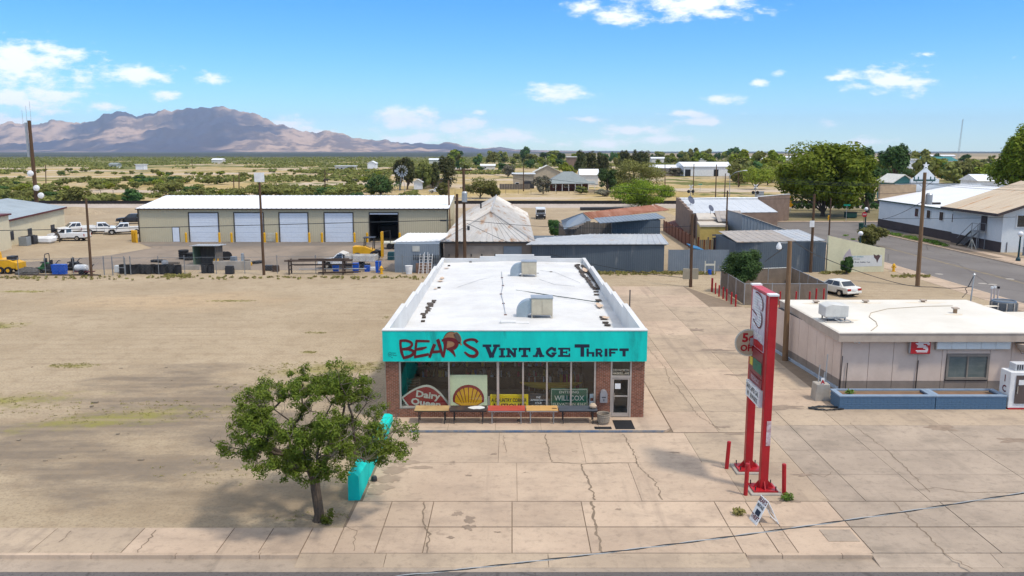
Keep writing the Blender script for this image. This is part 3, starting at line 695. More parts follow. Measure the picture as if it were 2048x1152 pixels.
for i in range(nx):
 for j in range(ny):
  q = []
  for (a, b_) in ((i, j), (i + 1, j), (i + 1, j + 1), (i, j + 1)):
   x = -6.12 + 12.52 * a / nx; y = 40.1 + 33.8 * b_ / ny
   q.append((x, y, 3.34 + .16 * (1 - abs(x - .14) / 6.2) + .018 * math.sin(a * 3.1 + b_ * 1.7)))
  roof.poly(q)
roof.box(-6.12, 6.40, 40.1, 73.9, 3.06, 3.25)
rfo = roof.build('roof', m_roofw, store)
fas = MB().box(-6.38, 6.66, 39.62, 40.1, FB, FT).build('fascia', m_turq, store)
MB().box(-6.40, 6.68, 39.60, 40.14, FT, FT + .045).build('coping', m_roofw, store)
def bricks(mb, x0, x1, z0, z1, yf, depth=.1):
 h = .072; k = int((z1 - z0) / h); r = random.Random(int(x0 * 100))
 for i in range(k):
  x = x0 - (.1 if i % 2 else 0)
  while x < x1 - .02:
   a, b_ = max(x, x0), min(x + .2, x1)
   if b_ - a > .03: d = r.uniform(0, .006); mb.box(a + .005, b_ - .005, yf - d, yf + depth, z0 + i * h + .005, z0 + i * h + h - .005)
   x += .21
for (a, b_, z1) in ((-6.28, -5.62, FB), (4.19, 4.91, FB), (5.95, 6.60, FB), (-5.62, 4.19, .60)):
 MB().box(a, b_, YF + .012, YF + .25, .12, z1).build('pier' if z1 > 1 else 'sill_wall', m_mortar, store)
 bk = MB(); bricks(bk, a, b_, .12, z1, YF); bk.build('brickwork', m_brick, store, kind='stuff')
MB().box(6.38, 6.60, YF + .25, 41.2, .12, FB).build('pier', m_brick, store)
mull = [-5.60, -3.14, -.70, .55, 1.74, 2.94, 4.16]
fr = MB().box(-5.62, 4.19, YF - .02, YF + .1, .60, .68).box(-5.62, 4.19, YF - .02, YF + .1, 2.97, FB)
for i, x in enumerate(mull):
 w = .06 if i == 2 else .04; x = min(max(x, -5.57), 4.13); fr.box(x - w, x + w, YF - .03, YF + .1, .68, 2.97)
fr.build('window_frame', m_alu, store)
for i in range(6):
 MB().box(mull[i] + .04, mull[i + 1] - .04, YF + .04, YF + .048, .68, 2.97).build('pane', m_pane, store)
MB().box(4.91, 4.99, YF - .02, YF + .12, .12, FB).box(5.87, 5.95, YF - .02, YF + .12, .12, FB).box(4.99, 5.87, YF - .02, YF + .12, 2.16, 2.27).box(4.99, 5.87, YF - .02, YF + .12, 2.98, FB).build('door_frame', m_alu, store)
MB().box(4.99, 5.87, YF + .03, YF + .036, 2.27, 2.98).build('transom', m_pane, store)
door = MB().box(5.0, 5.08, YF + .0, YF + .06, .15, 2.15).box(5.78, 5.86, YF, YF + .06, .15, 2.15).box(5.08, 5.78, YF, YF + .06, 2.07, 2.15).box(5.08, 5.78, YF, YF + .06, .15, .34).box(5.08, 5.78, YF + .005, YF + .055, 1.18, 1.24).build('door', m_alu, store)
MB().box(5.08, 5.78, YF + .028, YF + .034, .34, 2.07).build('pane', m_pane, door)
MB().tube([(5.12, YF - .06, 1.0), (5.12, YF - .06, 1.4)], .015).build('handle', m_chrome, door)
MB().box(5.14, 5.42, YF + .018, YF + .026, 1.58, 1.86).build('notice', m_white, door)
gold = M('pale_gold_vinyl', (.62, .55, .40), .5)
text('address_lettering', '333 NORTH', gold, store, (5.43, YF + .02, 2.49), (1, 0, 0), (0, 0, 1), .12, .80, .02)
text('address_lettering', 'HASKELL AVE', gold, store, (5.43, YF + .02, 2.33), (1, 0, 0), (0, 0, 1), .11, .80, .02)
YS = 39.62
def face(px, py, l): x, z = WX(px, py, YS); return (x, YS - l, z)
class FaceC(Flat):
 def __init__(s, ox, oy, k): Flat.__init__(s, lambda a, b_, l: face(ox + a / k, oy + b_ / k, l))
tanp = M('tan_sign_paint', (.36, .19, .095), .7, (.28, .14, .07), sc=4); dk = M('umber_sign_paint', (.035, .022, .016), .7); grp = M('grey_brown_sign_paint', (.11, .085, .07), .7)
f = FaceC(760, 650, 9.6); f.ell(1365, 312, 158, 186, .0, lift=.002); f.build('drum_emblem', dk, store)
f = FaceC(760, 650, 9.6); f.ell(1368, 312, 147, 175, .0, lift=.004); f.build('drum_emblem', tanp, store)
f = FaceC(760, 650, 9.6); f.ell(1492, 245, 62, 118, -.42, lift=.0055); f.stroke([(1500, 330), (1550, 360), (1565, 390)], 34, lift=.0055); f.stroke([(1420, 165), (1460, 270), (1520, 345)], 14, lift=.0055); f.build('drum_emblem', tanp, store)
f = FaceC(760, 650, 9.6); f.ell(1496, 240, 44, 100, -.42, lift=.007); f.stroke([(1405, 160), (1440, 265), (1500, 340)], 7, lift=.007); f.build('drum_emblem', grp, store)
strokes = (([(395, 290), (395, 400), (418, 530), (465, 655)], [42, 38, 48, 30]), ([(378, 305), (490, 298), (590, 330), (612, 390), (540, 445), (420, 460)], [40, 44, 42, 40, 44, 34]), ([(420, 470), (560, 468), (650, 515), (600, 585), (470, 628)], [34, 44, 48, 50, 46]),
   ([(705, 285), (690, 400), (668, 638)], [36, 40, 28]), ([(690, 305), (820, 308), (955, 312)], [44, 40, 36]), ([(685, 470), (800, 452), (900, 425)], [44, 50, 20]), ([(658, 615), (800, 588), (940, 560)], [40, 48, 44]),
   ([(1052, 365), (1000, 490), (950, 628)], [54, 50, 42]), ([(1085, 300), (1140, 265)], [34, 10]), ([(1112, 290), (1150, 410), (1205, 605)], [60, 52, 34]), ([(975, 520), (1090, 512), (1200, 505)], [42, 46, 40]),
   ([(1262, 290), (1250, 420), (1215, 625)], [54, 50, 34]), ([(1185, 300), (1290, 272), (1410, 288), (1468, 350), (1425, 430), (1285, 468)], [34, 56, 64, 62, 54, 36]), ([(1320, 455), (1400, 520), (1448, 612)], [48, 52, 12]),
   ([(1872, 335), (1830, 290), (1740, 278), (1640, 305), (1628, 352), (1710, 415), (1830, 480), (1865, 545), (1815, 598), (1715, 588), (1620, 515)], [50, 46, 42, 42, 44, 48, 50, 52, 54, 48, 26]))
for a, b_ in ((0, 3), (3, 7), (7, 11), (11, 14), (14, 15)):
 f = FaceC(760, 650, 9.6)
 for i in range(a, b_): f.stroke(strokes[i][0], [q * 1.2 for q in strokes[i][1]], sm=len(strokes[i][0]) > 2, lift=.010 + .0004 * (i - a))
 f.build('painted_letter', m_maroon, store)
H_ = 26
def L(x0, y0, x1, y1, kind):
 f = FaceC(940, 670, 5.689)
 cx = (x0 + x1) / 2; w = x1 - x0; s_ = lambda *p: f.stroke(p, H_, lift=.006)
 bar = lambda xa, xb, y, t=22: f.stroke([(xa, y), (xb, y)], t, lift=.0065)
 T, B = y0 + 10, y1 - 10
 if kind == 'V':
  f.stroke([(x0 + 48, y0 + 12), (cx + 4, y1)], 44, lift=.006); f.stroke([(x1 - 40, y0 + 12), (cx + 4, y1)], 34, lift=.0062); bar(x0, x0 + 100, y0 + 14, 30); bar(x1 - 78, x1, y0 + 14, 30); bar(cx - 24, cx + 34, y1 - 12, 24)
 if kind == 'I': f.stroke([(cx, y0), (cx, y1)], 34, lift=.006); bar(x0, x1, T); bar(x0, x1, B)
 if kind == 'i': f.stroke([(cx, y0), (cx, y1)], 32, lift=.006)
 if kind == 'N': s_((x0 + 28, y0), (x0 + 28, y1)); s_((x1 - 26, y0), (x1 - 26, y1)); f.stroke([(x0 + 24, y0 + 8), (x1 - 24, y1 - 4)], 34, lift=.0062); bar(x0, x0 + 56, B); bar(x0, x0 + 40, T); bar(x1 - 56, x1, T)
 if kind == 'T': f.stroke([(cx, y0), (cx, y1)], 36, lift=.006); bar(x0, x1, T + 2, 26); bar(cx - 38, cx + 38, B); f.stroke([(x0 + 9, y0), (x0 + 9, y0 + 44)], 18, lift=.0065); f.stroke([(x1 - 9, y0), (x1 - 9, y0 + 44)], 18, lift=.0065)
 if kind == 't': f.stroke([(cx, y0), (cx, y1)], 36, lift=.006); bar(x0, x1, y0 + 14, 30)
 if kind == 'B': f.stroke([(cx + 3, y0), (cx + 3, y1)], 42, lift=.006); bar(x0, x1, y0 + 18, 38)
 if kind == 'A': f.stroke([(cx + 2, y0), (x0 + 30, y1)], 26, lift=.006); f.stroke([(cx - 2, y0), (x1 - 30, y1)], 38, lift=.0062); bar(x0 + 36, x1 - 36, y1 - 34, 18); bar(x0, x0 + 58, B); bar(x1 - 60, x1, B); bar(cx - 28, cx + 22, T, 20)
 if kind == 'G': f.stroke([(x1 - 16, y0 + 34), (x1 - 40, y0 + 12), (cx, y0 + 8), (x0 + 20, y0 + 40), (x0 + 20, y1 - 38), (cx, y1 - 10), (x1 - 36, y1 - 18), (x1 - 24, y1 - 40)], 30, sm=True, lift=.006); bar(cx + 4, x1, y1 - 42, 20); f.stroke([(x1 - 14, y0), (x1 - 14, y0 + 44)], 16, lift=.0062)
 if kind == 'E': f.stroke([(x0 + 40, y0), (x0 + 40, y1)], 36, lift=.006); bar(x0, x1, T); bar(x0, x1, B); bar(x0 + 40, x1 - 36, (y0 + y1) / 2, 18); f.stroke([(x1 - 9, y0), (x1 - 9, y0 + 40)], 18, lift=.0062); f.stroke([(x1 - 9, y1), (x1 - 9, y1 - 40)], 18, lift=.0062); f.stroke([(x1 - 40, y0 + 34), (x1 - 40, y1 - 34)], 14, lift=.0062)
 if kind == 'H': s_((x0 + 14, y0), (x0 + 14, y1)); s_((x1 - 14, y0 + 50), (x1 - 14, y1)); bar(x0, x1, y0 + 52, 20)
 if kind == 'R': s_((x0 + 14, y0), (x0 + 14, y1)); f.stroke([(x0, y0 + 11), (x1 - 26, y0 + 12), (x1 - 12, y0 + 30), (x1 - 26, y0 + 50), (x0 + 10, y0 + 53)], 22, lift=.0062); f.stroke([(x0 + 40, y0 + 50), (x1 - 12, y1)], 26, lift=.0064)
 if kind == 'F': s_((x0 + 16, y0), (x0 + 16, y1)); bar(x0, x1, y0 + 12, 24); bar(x0, x1 - 28, y0 + 48, 20)
 f.build('painted_letter', m_ink, store)
for a in ((143, 108, 340, 255, 'V'), (330, 150, 402, 254, 'I'), (410, 148, 537, 252, 'N'), (555, 146, 688, 250, 'T'), (716, 146, 846, 249, 'A'), (862, 144, 985, 250, 'G'), (1002, 145, 1140, 248, 'E'), (1190, 106, 1360, 247, 'B'), (1325, 152, 1415, 246, 'H'), (1428, 154, 1512, 246, 'R'), (1530, 154, 1566, 245, 'i'), (1580, 153, 1682, 245, 'F'), (1700, 153, 1806, 244, 't')): L(*a)
f = FaceC(760, 650, 9.6)
for k in range(20):
 a0, a1 = k * .31416, (k + 1) * .31416
 f.stroke([(193 + 36 * math.cos(a0), 563 + 38 * math.sin(a0)), (193 + 36 * math.cos(a1), 563 + 38 * math.sin(a1))], 7, lift=.004)
for p in ([(178, 548), (182, 582)], [(206, 546), (204, 580)], [(180, 566), (206, 562)], [(245, 525), (245, 548)], [(245, 527), (262, 535), (247, 540), (262, 549)], [(270, 535), (280, 549)], [(287, 527), (287, 549)], [(297, 537), (305, 549)],
  [(247, 565), (247, 592)], [(247, 579), (262, 579)], [(262, 566), (262, 592)], [(272, 576), (282, 590)], [(290, 578), (290, 592)], [(300, 570), (300, 592)], [(312, 578), (328, 590)], [(222, 616), (226, 634)], [(236, 616), (240, 634)], [(224, 625), (238, 624)]): f.stroke(p, 6, lift=.004)
f.build('signature_mark', m_ink, store, kind='stuff')
MB().box(-6.12, 6.40, 46.4, 46.5, .12, 3.05).build('partition', m_int, store)
MB().box(-5.6, 4.15, 40.5, 41.3, .12, .62).build('display_ledge', M('pale_ledge', (.55, .55, .5), .7), store)
jm = [M('goods_' + n, tuple(v * .85 for v in c), .7) for n, c in (('brown', (.16, .09, .05)), ('cream', (.5, .45, .36)), ('grey', (.18, .18, .19)), ('yellow', (.6, .36, .03)), ('rust', (.3, .07, .03)), ('blue', (.06, .13, .3)), ('green', (.06, .16, .09)), ('pink', (.6, .03, .13)), ('white', (.65, .65, .62)))]
r = random.Random(21)
shelf = thing('display_shelf', 'long dark shelf crowded with goods inside the store window', 'shelf', (-.7, 44.5, .12))
MB().box(-5.4, 3.9, 44.2, 44.8, .9, .95).box(-5.4, 3.9, 44.2, 44.8, 1.5, 1.55).box(-5.4, 3.9, 44.2, 44.8, 2.1, 2.15).box(-5.4, 3.9, 44.75, 44.8, .12, 2.6).build('board', M('dark_shelf_wood', (.07, .05, .04), .8), shelf)
for mi, mm in enumerate(jm):
 g_ = MB()
 for i in range(15):
  z = r.choice((.95, 1.55, 2.15)); x = r.uniform(-5.3, 3.7); w = r.uniform(.05, .22); h = r.uniform(.1, .42)
  if r.random() < .5: g_.lathe((x, r.uniform(44.3, 44.65), z), [(w * .5, 0), (w * .62, h * .5), (w * .3, h * .8), (w * .34, h)], 8)
  else: g_.box(x, x + w, 44.3, 44.6, z, z + h)
 g_.build('goods', mm, shelf, kind='stuff')
def rack(x, y, col, lab, k, top=1.45):
 t = thing('clothes_rack', lab, 'rack', (x, y, .12))
 MB().tube([(x - .7, y, .12), (x - .7, y, top), (x + .7, y, top), (x + .7, y, .12)], .02).build('rail', m_chrome, t)
 for i in range(k):
  q = x - .62 + 1.24 * i / k; c = r.choice(col)
  MB().prism([(q, y - .22, top - .75), (q, y + .22, top - .75), (q, y + .2, top - .1), (q, y, top - .02), (q, y - .2, top - .1)], (.05, 0, 0)).build('garment', c, t)
rack(1.5, 42.6, (jm[4], jm[0], jm[8]), 'rail of rust and brown clothes behind the yellow store sign', 16)
rack(3.2, 43.1, (jm[3], jm[7], jm[1]), 'rail of yellow and pink clothes behind the green town sign', 14)
t = thing('hobby_kayak', 'yellow curved canoe laid on stands inside the store window', 'canoe', (2.2, 41.9, 1.0))
MB().tube([(.4 + i * .33, 41.9, 1.12 + .2 * abs(i - 5) / 5 * (abs(i - 5) / 5)) for i in range(11)], [.02, .1, .15, .18, .2, .2, .2, .18, .15, .1, .02], 8).build('hull', jm[3], t, smooth=True)
for x in (1.2, 3.0): MB().box(x, x + .06, 41.75, 42.05, .12, 1.0).build('stand', m_dark, t)
t = thing('wire_rack', 'small brown slatted rack standing inside the leftmost pane', 'rack', (-5.05, 40.9, .62))
for k in range(7): MB().box(-5.35, -4.75, 40.8, 41.0, .9 + k * .14, .95 + k * .14).build('slat', jm[0], t)
MB().box(-5.38, -5.34, 40.8, 41.0, .62, 1.85).box(-4.76, -4.72, 40.8, 41.0, .62, 1.85).build('frame', jm[0], t)
for (px, py, w, h, m, lab) in ((887, 775, .12, .28, jm[5], 'blue and white patterned vase on the ledge by the red oval sign'), (891, 778, .16, .2, jm[1], 'cream pot on the ledge right of the blue vase')):
 x, z = WX(px, py, 40.8)
 o = MB().lathe((x, 40.8, .62), [(w * .6, 0), (w, h * .5), (w * .5, h * .85), (w * .6, h)], 12).build('vase', m, smooth=True); tag(o, lab, 'vase')
# ---- signs standing in the window
YW = 39.93
def wface(px, py, l=0): x, z = WX(px, py, YW); return (x, YW - l, z)
class WinC(Flat):
 def __init__(s): Flat.__init__(s, lambda a, b_, l: wface(a, b_, l))
def board(name, lab, px0, py0, px1, py1, mat, lift=.0):
 a, b_ = wface(px0, py1), wface(px1, py0)
 t = thing(name, lab, 'sign', ((a[0] + b_[0]) / 2, YW + .03, a[2]))
 MB().box(a[0], b_[0], YW, YW + .06, a[2], b_[2]).build('panel', mat, t, bevel=.01); return t
m_sgreen = M('faded_green_sign', (.015, .115, .065), .5, (.02, .085, .05), sc=3); m_ycol = M('yellow_sign_face', (.88, .66, .012), .5); m_pale = M('pale_sign_face', (.78, .82, .52), .5, amt=.06); m_cream = M('cream_sign_border', (.60, .58, .48), .6)
m_sred = M('dark_red_sign_face', (.30, .02, .022), .5); m_syel = M('amber_sign_face', (.90, .45, .012), .5); m_blk = M('black_sign_face', (.045, .045, .05), .6)
def lens(cx, cy, w, h, rot, k=14):
 pts = []
 for i in range(k): t = i / (k - 1) * 2 - 1; pts.append((t * w, -h * (1 - abs(t) ** 1.7)))
 for i in range(k): t = 1 - i / (k - 1) * 2; pts.append((t * w, h * (1 - abs(t) ** 1.7)))
 return [(cx + x * math.cos(rot) - y * math.sin(rot), cy + x * math.sin(rot) + y * math.cos(rot)) for x, y in pts]
c = wface(852, 804); t = thing('lens_sign', 'dark red pointed oval ice cream sign leaning at a tilt in the left pane', 'sign', (c[0], YW, .7))
MB().prism([wface(*p) for p in lens(851.5, 803, 49.5, 33, .16)], (0, .07, 0)).build('panel', m_cream, t)
w_ = WinC(); w_.poly(lens(851.5, 803, 45.5, 29.5, .16), .004); w_.build('face', m_sred, t)
rt = Vector((math.cos(.13), 0, -math.sin(.13))); upv = Vector((math.sin(.13), 0, math.cos(.13)))
text('lettering', 'Dairy', m_cream, t, wface(856, 796), rt, upv, .33, 1.22, .035, lift=.008)
text('lettering', 'Queen', m_cream, t, wface(851, 811.5), rt, upv, .33, 1.50, .035, lift=.008)
t = board('shell_sign', 'square pale green sign with a large red and yellow scallop shell', 899.5, 750, 974.5, 823, m_pale)
def shellp(s, dy=0):
 cx, cy = 937, 806
 pts = [(-.52, .42), (-.56, .1), (-.98, -.12)]
 for i in range(15):
  a = math.pi * (1.06 - 1.12 * i / 14); pts.append((1.0 * math.cos(a), -.30 - .86 * math.sin(a)))
 pts += [(.98, -.12), (.56, .1), (.52, .42)]
 return [(cx + x * 31.5 * s, cy + (y + .05) * 33 * s + dy) for x, y in pts]
w_ = WinC(); w_.poly(shellp(1), .004); w_.build('shell_outline', m_sred, t)
w_ = WinC(); w_.poly(shellp(.86, .4), .008); w_.build('shell_face', m_syel, t)
w_ = WinC()
for k in range(-3, 4):
 a = k * .36; w_.stroke([(937 + 4.6 * k, 806), (937 + 29 * math.sin(a) * .95, 799 - 25 * math.cos(a))], [.7, 2.0], lift=.012)
w_.build('shell_rays', m_sred, t)
t = board('yellow_sign', 'yellow country antiques sign with black capitals behind the red table', 980.5, 789, 1056.5, 823, m_ycol)
text('lettering', 'A COUNTRY CORNER', m_blk, t, wface(1018, 804), (1, 0, 0), (0, 0, 1), .20, 1.78, .02)
text('lettering', 'ANTIQUES', m_maroon, t, wface(1018, 816.5), (1, 0, 0), (0, 0, 1), .25, 1.72, .03)
t = board('black_sign', 'dark grey thank you sign with white slanted capitals between yellow and green signs', 1058, 787, 1094, 823, m_blk)
for s_, y, w in (('WE', 796.5, .22), ('APPRECIATE', 802, .78), ('YOUR', 808, .36), ('BUSINESS', 814, .66)):
 text('lettering', s_, m_white, t, wface(1076, y), (1, 0, 0), (.25, 0, 1), .105, w, .02)
t = board('town_sign', 'weathered green town entry sign with white letters in the right panes', 1101, 777, 1176, 822, m_sgreen)
w_ = WinC()
for p in ([(1103, 779), (1174, 779)], [(1103, 779), (1103, 820)], [(1174, 779), (1174, 820)]): w_.stroke(p, .9, lift=.004)
w_.build('border', m_cream, t)
text('lettering', 'ENTERING', m_cream, t, wface(1138, 786.5), (1, 0, 0), (0, 0, 1), .13, .98, .01)
text('lettering', 'WILLCOX', m_cream, t, wface(1138.5, 801), (1, 0, 0), (0, 0, 1), .27, 1.50, .014)
text('lettering', 'ELEVATION 4167', m_cream, t, wface(1138.5, 810.5), (1, 0, 0), (0, 0, 1), .13, 1.66, .01)
t = board('poster', 'small white card propped right of the green town sign', 1179, 788, 1188, 810, m_white)
w_ = WinC(); w_.poly([(1180.5, 796), (1186.5, 796), (1186.5, 802), (1180.5, 802)], .004); w_.build('picture', jm[4], t)
t = board('price_card', 'small grey card hanging right of the shell sign', 976, 793, 979.5, 811, m_alu)
# ---- store walk, slab and blue painted kerb edge
sw = structure('store_walk', MB().prism([(-6.1, 37.85, .0), (7.35, 37.85, .0), (7.62, 38.15, .0), (7.62, 46, .0), (6.64, 46, .0), (6.64, 39.9, .0), (-6.1, 39.9, .0)], (0, 0, .115)), m_slab)
bp = M('worn_blue_paint', (.09, .17, .30), .8, (.33, .30, .26), sc=2.2, rust=(.40, .34, .27), rth=.52, rsc=1.6, world_co=True)
MB().box(-4.9, 7.3, 37.83, 37.848, .01, .117).build('painted_edge', bp, sw)
for x in (-3.1, -.8, 1.4, 4.2): MB().box(x - .008, x + .008, 37.845, 39.85, .1145, .1165).build('joint', m_joint, sw)
# ---- folding tables
def ftable(lab, x0, x1, top, leg, extra=None):
 t = thing('folding_table', lab, 'table', ((x0 + x1) / 2, 39.05, .117), group='folding tables along the store front')
 MB().box(x0 + .015, x1 - .015, 38.66, 39.44, .80, .845).build('tabletop', top, t, bevel=.008)
 MB().box(x0 + .03, x1 - .03, 38.68, 38.71, .75, .80).box(x0 + .03, x1 - .03, 39.39, 39.42, .75, .80).build('apron_rail', leg, t)
 for x in (x0 + .22, x1 - .22):
  for y in (38.76, 39.34): MB().tube([(x, y, .80), (x, y, .12)], .022, 6).build('leg', leg, t)
  MB().tube([(x, 38.76, .30), (x, 39.34, .30)], .014, 5).tube([(x + (.25 if x < (x0 + x1) / 2 else -.25), 39.05, .79), (x, 39.05, .42)], .012, 5).tube([(x, 38.76, .42), (x, 39.34, .42)], .012, 5).build('brace', leg, t)
 return t
tan1 = M('worn_plywood', (.52, .36, .16), .6, (.36, .22, .10), sc=1.1); blk1 = M('peeling_black_top', (.035, .03, .03), .5, (.08, .05, .04), sc=2); red1 = M('sunfaded_red_top', (.48, .085, .06), .55, (.40, .06, .04), sc=1); org1 = M('faded_orange_top', (.62, .36, .13), .55, amt=.1); gry1 = M('slate_grey_top', (.085, .095, .115), .5)
ftable('tan plywood folding table, leftmost in the row of five', -4.78, -3.08, tan1, m_dark)
tb = ftable('black folding table with a white painted end', -3.06, -1.22, blk1, m_dark)
pw = MB(); k = 16; r2 = random.Random(4)
pw.poly([(-1.72 + .46 * math.cos(6.283 * i / k) * r2.uniform(.75, 1.05), 39.1 + .3 * math.sin(6.283 * i / k) * r2.uniform(.75, 1.05), .848) for i in range(k)]); pw.build('white_paint_patch', m_white, tb)
ftable('red topped folding table, middle one of the row', -1.20, .66, red1, m_galv)
ftable('orange tan folding table between the red and the grey one', .68, 2.26, org1, m_galv)
ftable('slate grey folding table nearest the store door', 2.28, 4.18, gry1, m_dark)
o = MB().lathe((3.97, 38.95, .847), [(.08, 0), (.17, .06), (.19, .15), (.12, .24), (.02, .26)], 9).build('paper_bag', M('tan_paper', (.55, .42, .3), .8), smooth=True); tag(o, 'crumpled tan bundle on the end of the slate grey table', 'bundle')
o = MB().prism([(1.95, 38.9, .848), (2.2, 38.86, .848), (2.17, 38.93, .848), (2.0, 39.0, .848)], (0, 0, .02)).build('rag', jm[0]); tag(o, 'small brown rag lying on the orange tan table', 'rag')
o = MB().lathe((.35, 39.2, .117), [(.08, 0), (.12, .04), (.1, .08), (.02, .09)], 8).build('stone', M('dark_stone', (.12, .09, .07), .9)); tag(o, 'small dark stone on the walk under the red table', 'stone')
# ---- half barrel planter, mats, mailbox
c = G(1208, 851, .117)
t = thing('barrel_planter', 'weathered half barrel planter with two hoops beside the store door', 'planter', (c.x, c.y + .3, .117)); m_bar = M('weathered_barrel_wood', (.38, .32, .25), .9, (.26, .21, .16), sc=5, streak=(5, 5, .6), bump=.4)
for k in range(18):
 a0, a1 = 2 * math.pi * k / 18 + .012, 2 * math.pi * (k + 1) / 18 - .012; st = MB()
 for (ra, za, rb, zb) in ((.25, 0, .31, .25), (.31, .25, .325, .52)):
  P_ = lambda a, q, z: (q * math.cos(a), q * math.sin(a), z)
  st.prism([P_(a0, ra, za), P_(a1, ra, za), P_(a1, rb, zb), P_(a0, rb, zb)], (-.03 * math.cos((a0 + a1) / 2), -.03 * math.sin((a0 + a1) / 2), 0))
 st.build('stave', m_bar, t, local=True)
MB().tube([(.325 * math.cos(a * .3142), .325 * math.sin(a * .3142), .40) for a in range(21)], .014, 5).tube([(.305 * math.cos(a * .3142), .305 * math.sin(a * .3142), .16) for a in range(21)], .014, 5).tube([(.325 * math.cos(a * .3142), .325 * math.sin(a * .3142), .52) for a in range(21)], .02, 5).build('hoop', m_bar, t, local=True)
MB().cyl((0, 0, .3), .30, .08, 16).build('soil', M('dark_potting_soil', (.06, .045, .03), 1), t, local=True)
o = MB().box(4.98, 5.92, 37.98, 39.3, .117, .135).build('door_mat', m_black, bevel=.006); tag(o, 'large black rubber mat in front of the store door', 'mat')
o = MB().box(3.98, 4.80, 37.98, 38.32, .117, .135).build('door_mat', m_black, bevel=.006); tag(o, 'narrow black mat left of the large door mat', 'mat')
t = thing('mailbox', 'grey metal arched mailbox hood mounted on the brick pier', 'mailbox', (4.56, YF, 1.0))
pr = [(4.38, YF - .01, .96), (4.74, YF - .01, .96)] + [(4.56 + .18 * math.cos(a * math.pi / 10), YF - .01, 1.38 + .2 * math.sin(a * math.pi / 10)) for a in range(11)]
MB().prism(pr, (0, -.30, 0)).build('hood', M('grey_hammered_paint', (.33, .33, .35), .45, metal=.3), t, smooth=False)
MB().box(4.46, 4.66, YF - .318, YF - .31, 1.22, 1.26).box(4.54, 4.58, YF - .33, YF - .31, 1.08, 1.14).build('slot', m_dark, t)
# ---- things on the roof
def rz(px, py):
 p = G(px, py, 3.42); return p
def swamp(px, py, w, lab):
 p = rz(px, py); x, y = p.x, p.y + .5; z = 3.55
 t = thing('roof_cooler', lab, 'evaporative cooler', (x, y, 3.40), group='coolers on the store roof')
 m_c = M('beige_cooler_steel', (.58, .52, .41), .5, (.50, .44, .34), sc=1.5, rust=(.36, .25, .16), rth=.68); m_pad = M('cooler_panel', (.54, .48, .36), .6, (.46, .40, .30), sc=2)
 MB().box(x - w / 2, x + w / 2, y - .5, y + .5, z + .1, z + 1.1).build('cabinet', m_c, t, bevel=.02)
 MB().box(x - w / 2 - .03, x + w / 2 + .03, y - .53, y + .53, z + 1.1, z + 1.16).build('lid', m_galv, t)
 for s_ in (0, 1): MB().box(x - w / 2 + .04 + s_ * (w / 2 - .02), x - .02 + s_ * (w / 2 - .02), y - .53, y - .502, z + .16, z + 1.05).build('pad_panel', m_pad, t)
 for sx in (-1, 1):
  for sy in (-1, 1): MB().box(x + sx * (w / 2 - .04) - .03, x + sx * (w / 2 - .04) + .03, y + sy * .44 - .03, y + sy * .44 + .03, 3.36, z + .1).build('leg', m_c, t)
 xl = x - w / 2 + .01
 pr = [(xl, y - .36, z + .22), (xl, y - .36, z + .98)] + [(xl - .12 - .78 * math.sin(a), y - .36, z + .18 + .80 * math.cos(a)) for a in [k * .157 for k in range(11)]] + [(xl - .90, y - .36, 3.38), (xl - .24, y - .36, 3.38), (xl - .22, y - .36, z + .12)]
 d = MB(); d.prism(pr, (0, .72, 0))
 d.build('duct', M('duct_steel', (.36, .42, .46), .45, metal=.35), t)
 MB().box(x - w / 2 - 1.15, x - w / 2 - .33, y - .42, y + .42, 3.36, 3.5).build('curb', m_roofw, t)
swamp(1084, 638, 1.27, 'beige evaporative cooler with a curved duct, nearer on the white roof')
swamp(1058, 555, 1.2, 'beige evaporative cooler with a curved duct, farther on the white roof')
ln = thing('gas_line', 'thin pipe on rusty blocks running along the white roof', 'pipe', tuple(rz(1005, 590)))
pts = [rz(*q) for q in ((1003, 546), (1004, 557), (1006, 573), (1002, 590), (1007, 609), (1011, 632))]
MB().tube([p + Vector((0, 0, .09)) for p in pts], .022, 6).build('pipe', m_galv, ln)
for p in pts[1:]: MB().cbox(p + Vector((0, 0, .05)), (.16, .2, .1)).build('block', M('rusty_block', (.16, .07, .045), .9), ln)
a, b_ = rz(1032, 582), rz(1198, 607)
o = MB().tube([a + Vector((0, 0, .06)), b_ + Vector((0, 0, .08))], .028, 6).build('roof_rod', M('green_black_pipe', (.03, .06, .055), .6)); tag(o, 'long dark rod lying across the right half of the white roof', 'rod')
tar = M('roof_tar', (.05, .038, .028), .7, (.10, .075, .055), sc=4); rst = M('rust_stain', (.50, .34, .21), .8, (.62, .50, .40), sc=1.5)
m = MB(); loop = [rz(*q) for q in ((1156, 529), (1164, 531), (1198, 573), (1197, 577), (1188, 577), (1153, 531))]
r2 = random.Random(8)
for i in range(len(loop)):
 p, q = loop[i], loop[(i + 1) % len(loop)]; k = max(2, int((q - p).length / .35))
 for j in range(k):
  c = p.lerp(q, (j + .5) / k); m.cbox((c.x + r2.gauss(0, .04), c.y, c.z + .015), (r2.uniform(.16, .3), r2.uniform(.3, .55), .05))
for px, py in ((1193, 589), (1196, 600), (1198, 601), (1192, 583), (1207, 638), (1211, 645), (1205, 634), (1215, 650)): c = rz(px, py); m.cbox((c.x, c.y, c.z + .01), (.35, .28, .05))
for i in range(16): c = rz(866 - i * 1.1 + r2.gauss(0, 2.5), 600 + i * 1.9); m.cbox((c.x, c.y, 3.40), (r2.uniform(.1, .4), r2.uniform(.12, .4), .05))
for px, py in ((848, 634), (846, 642), (898, 531), (941, 524), (1049, 523), (1075, 547), (1102, 544), (878, 575)): c = rz(px, py); m.cbox((c.x, c.y, 3.41), (.22, .25, .1))
m.build('tar_patch', tar, rfo, kind='stuff')
m = MB()
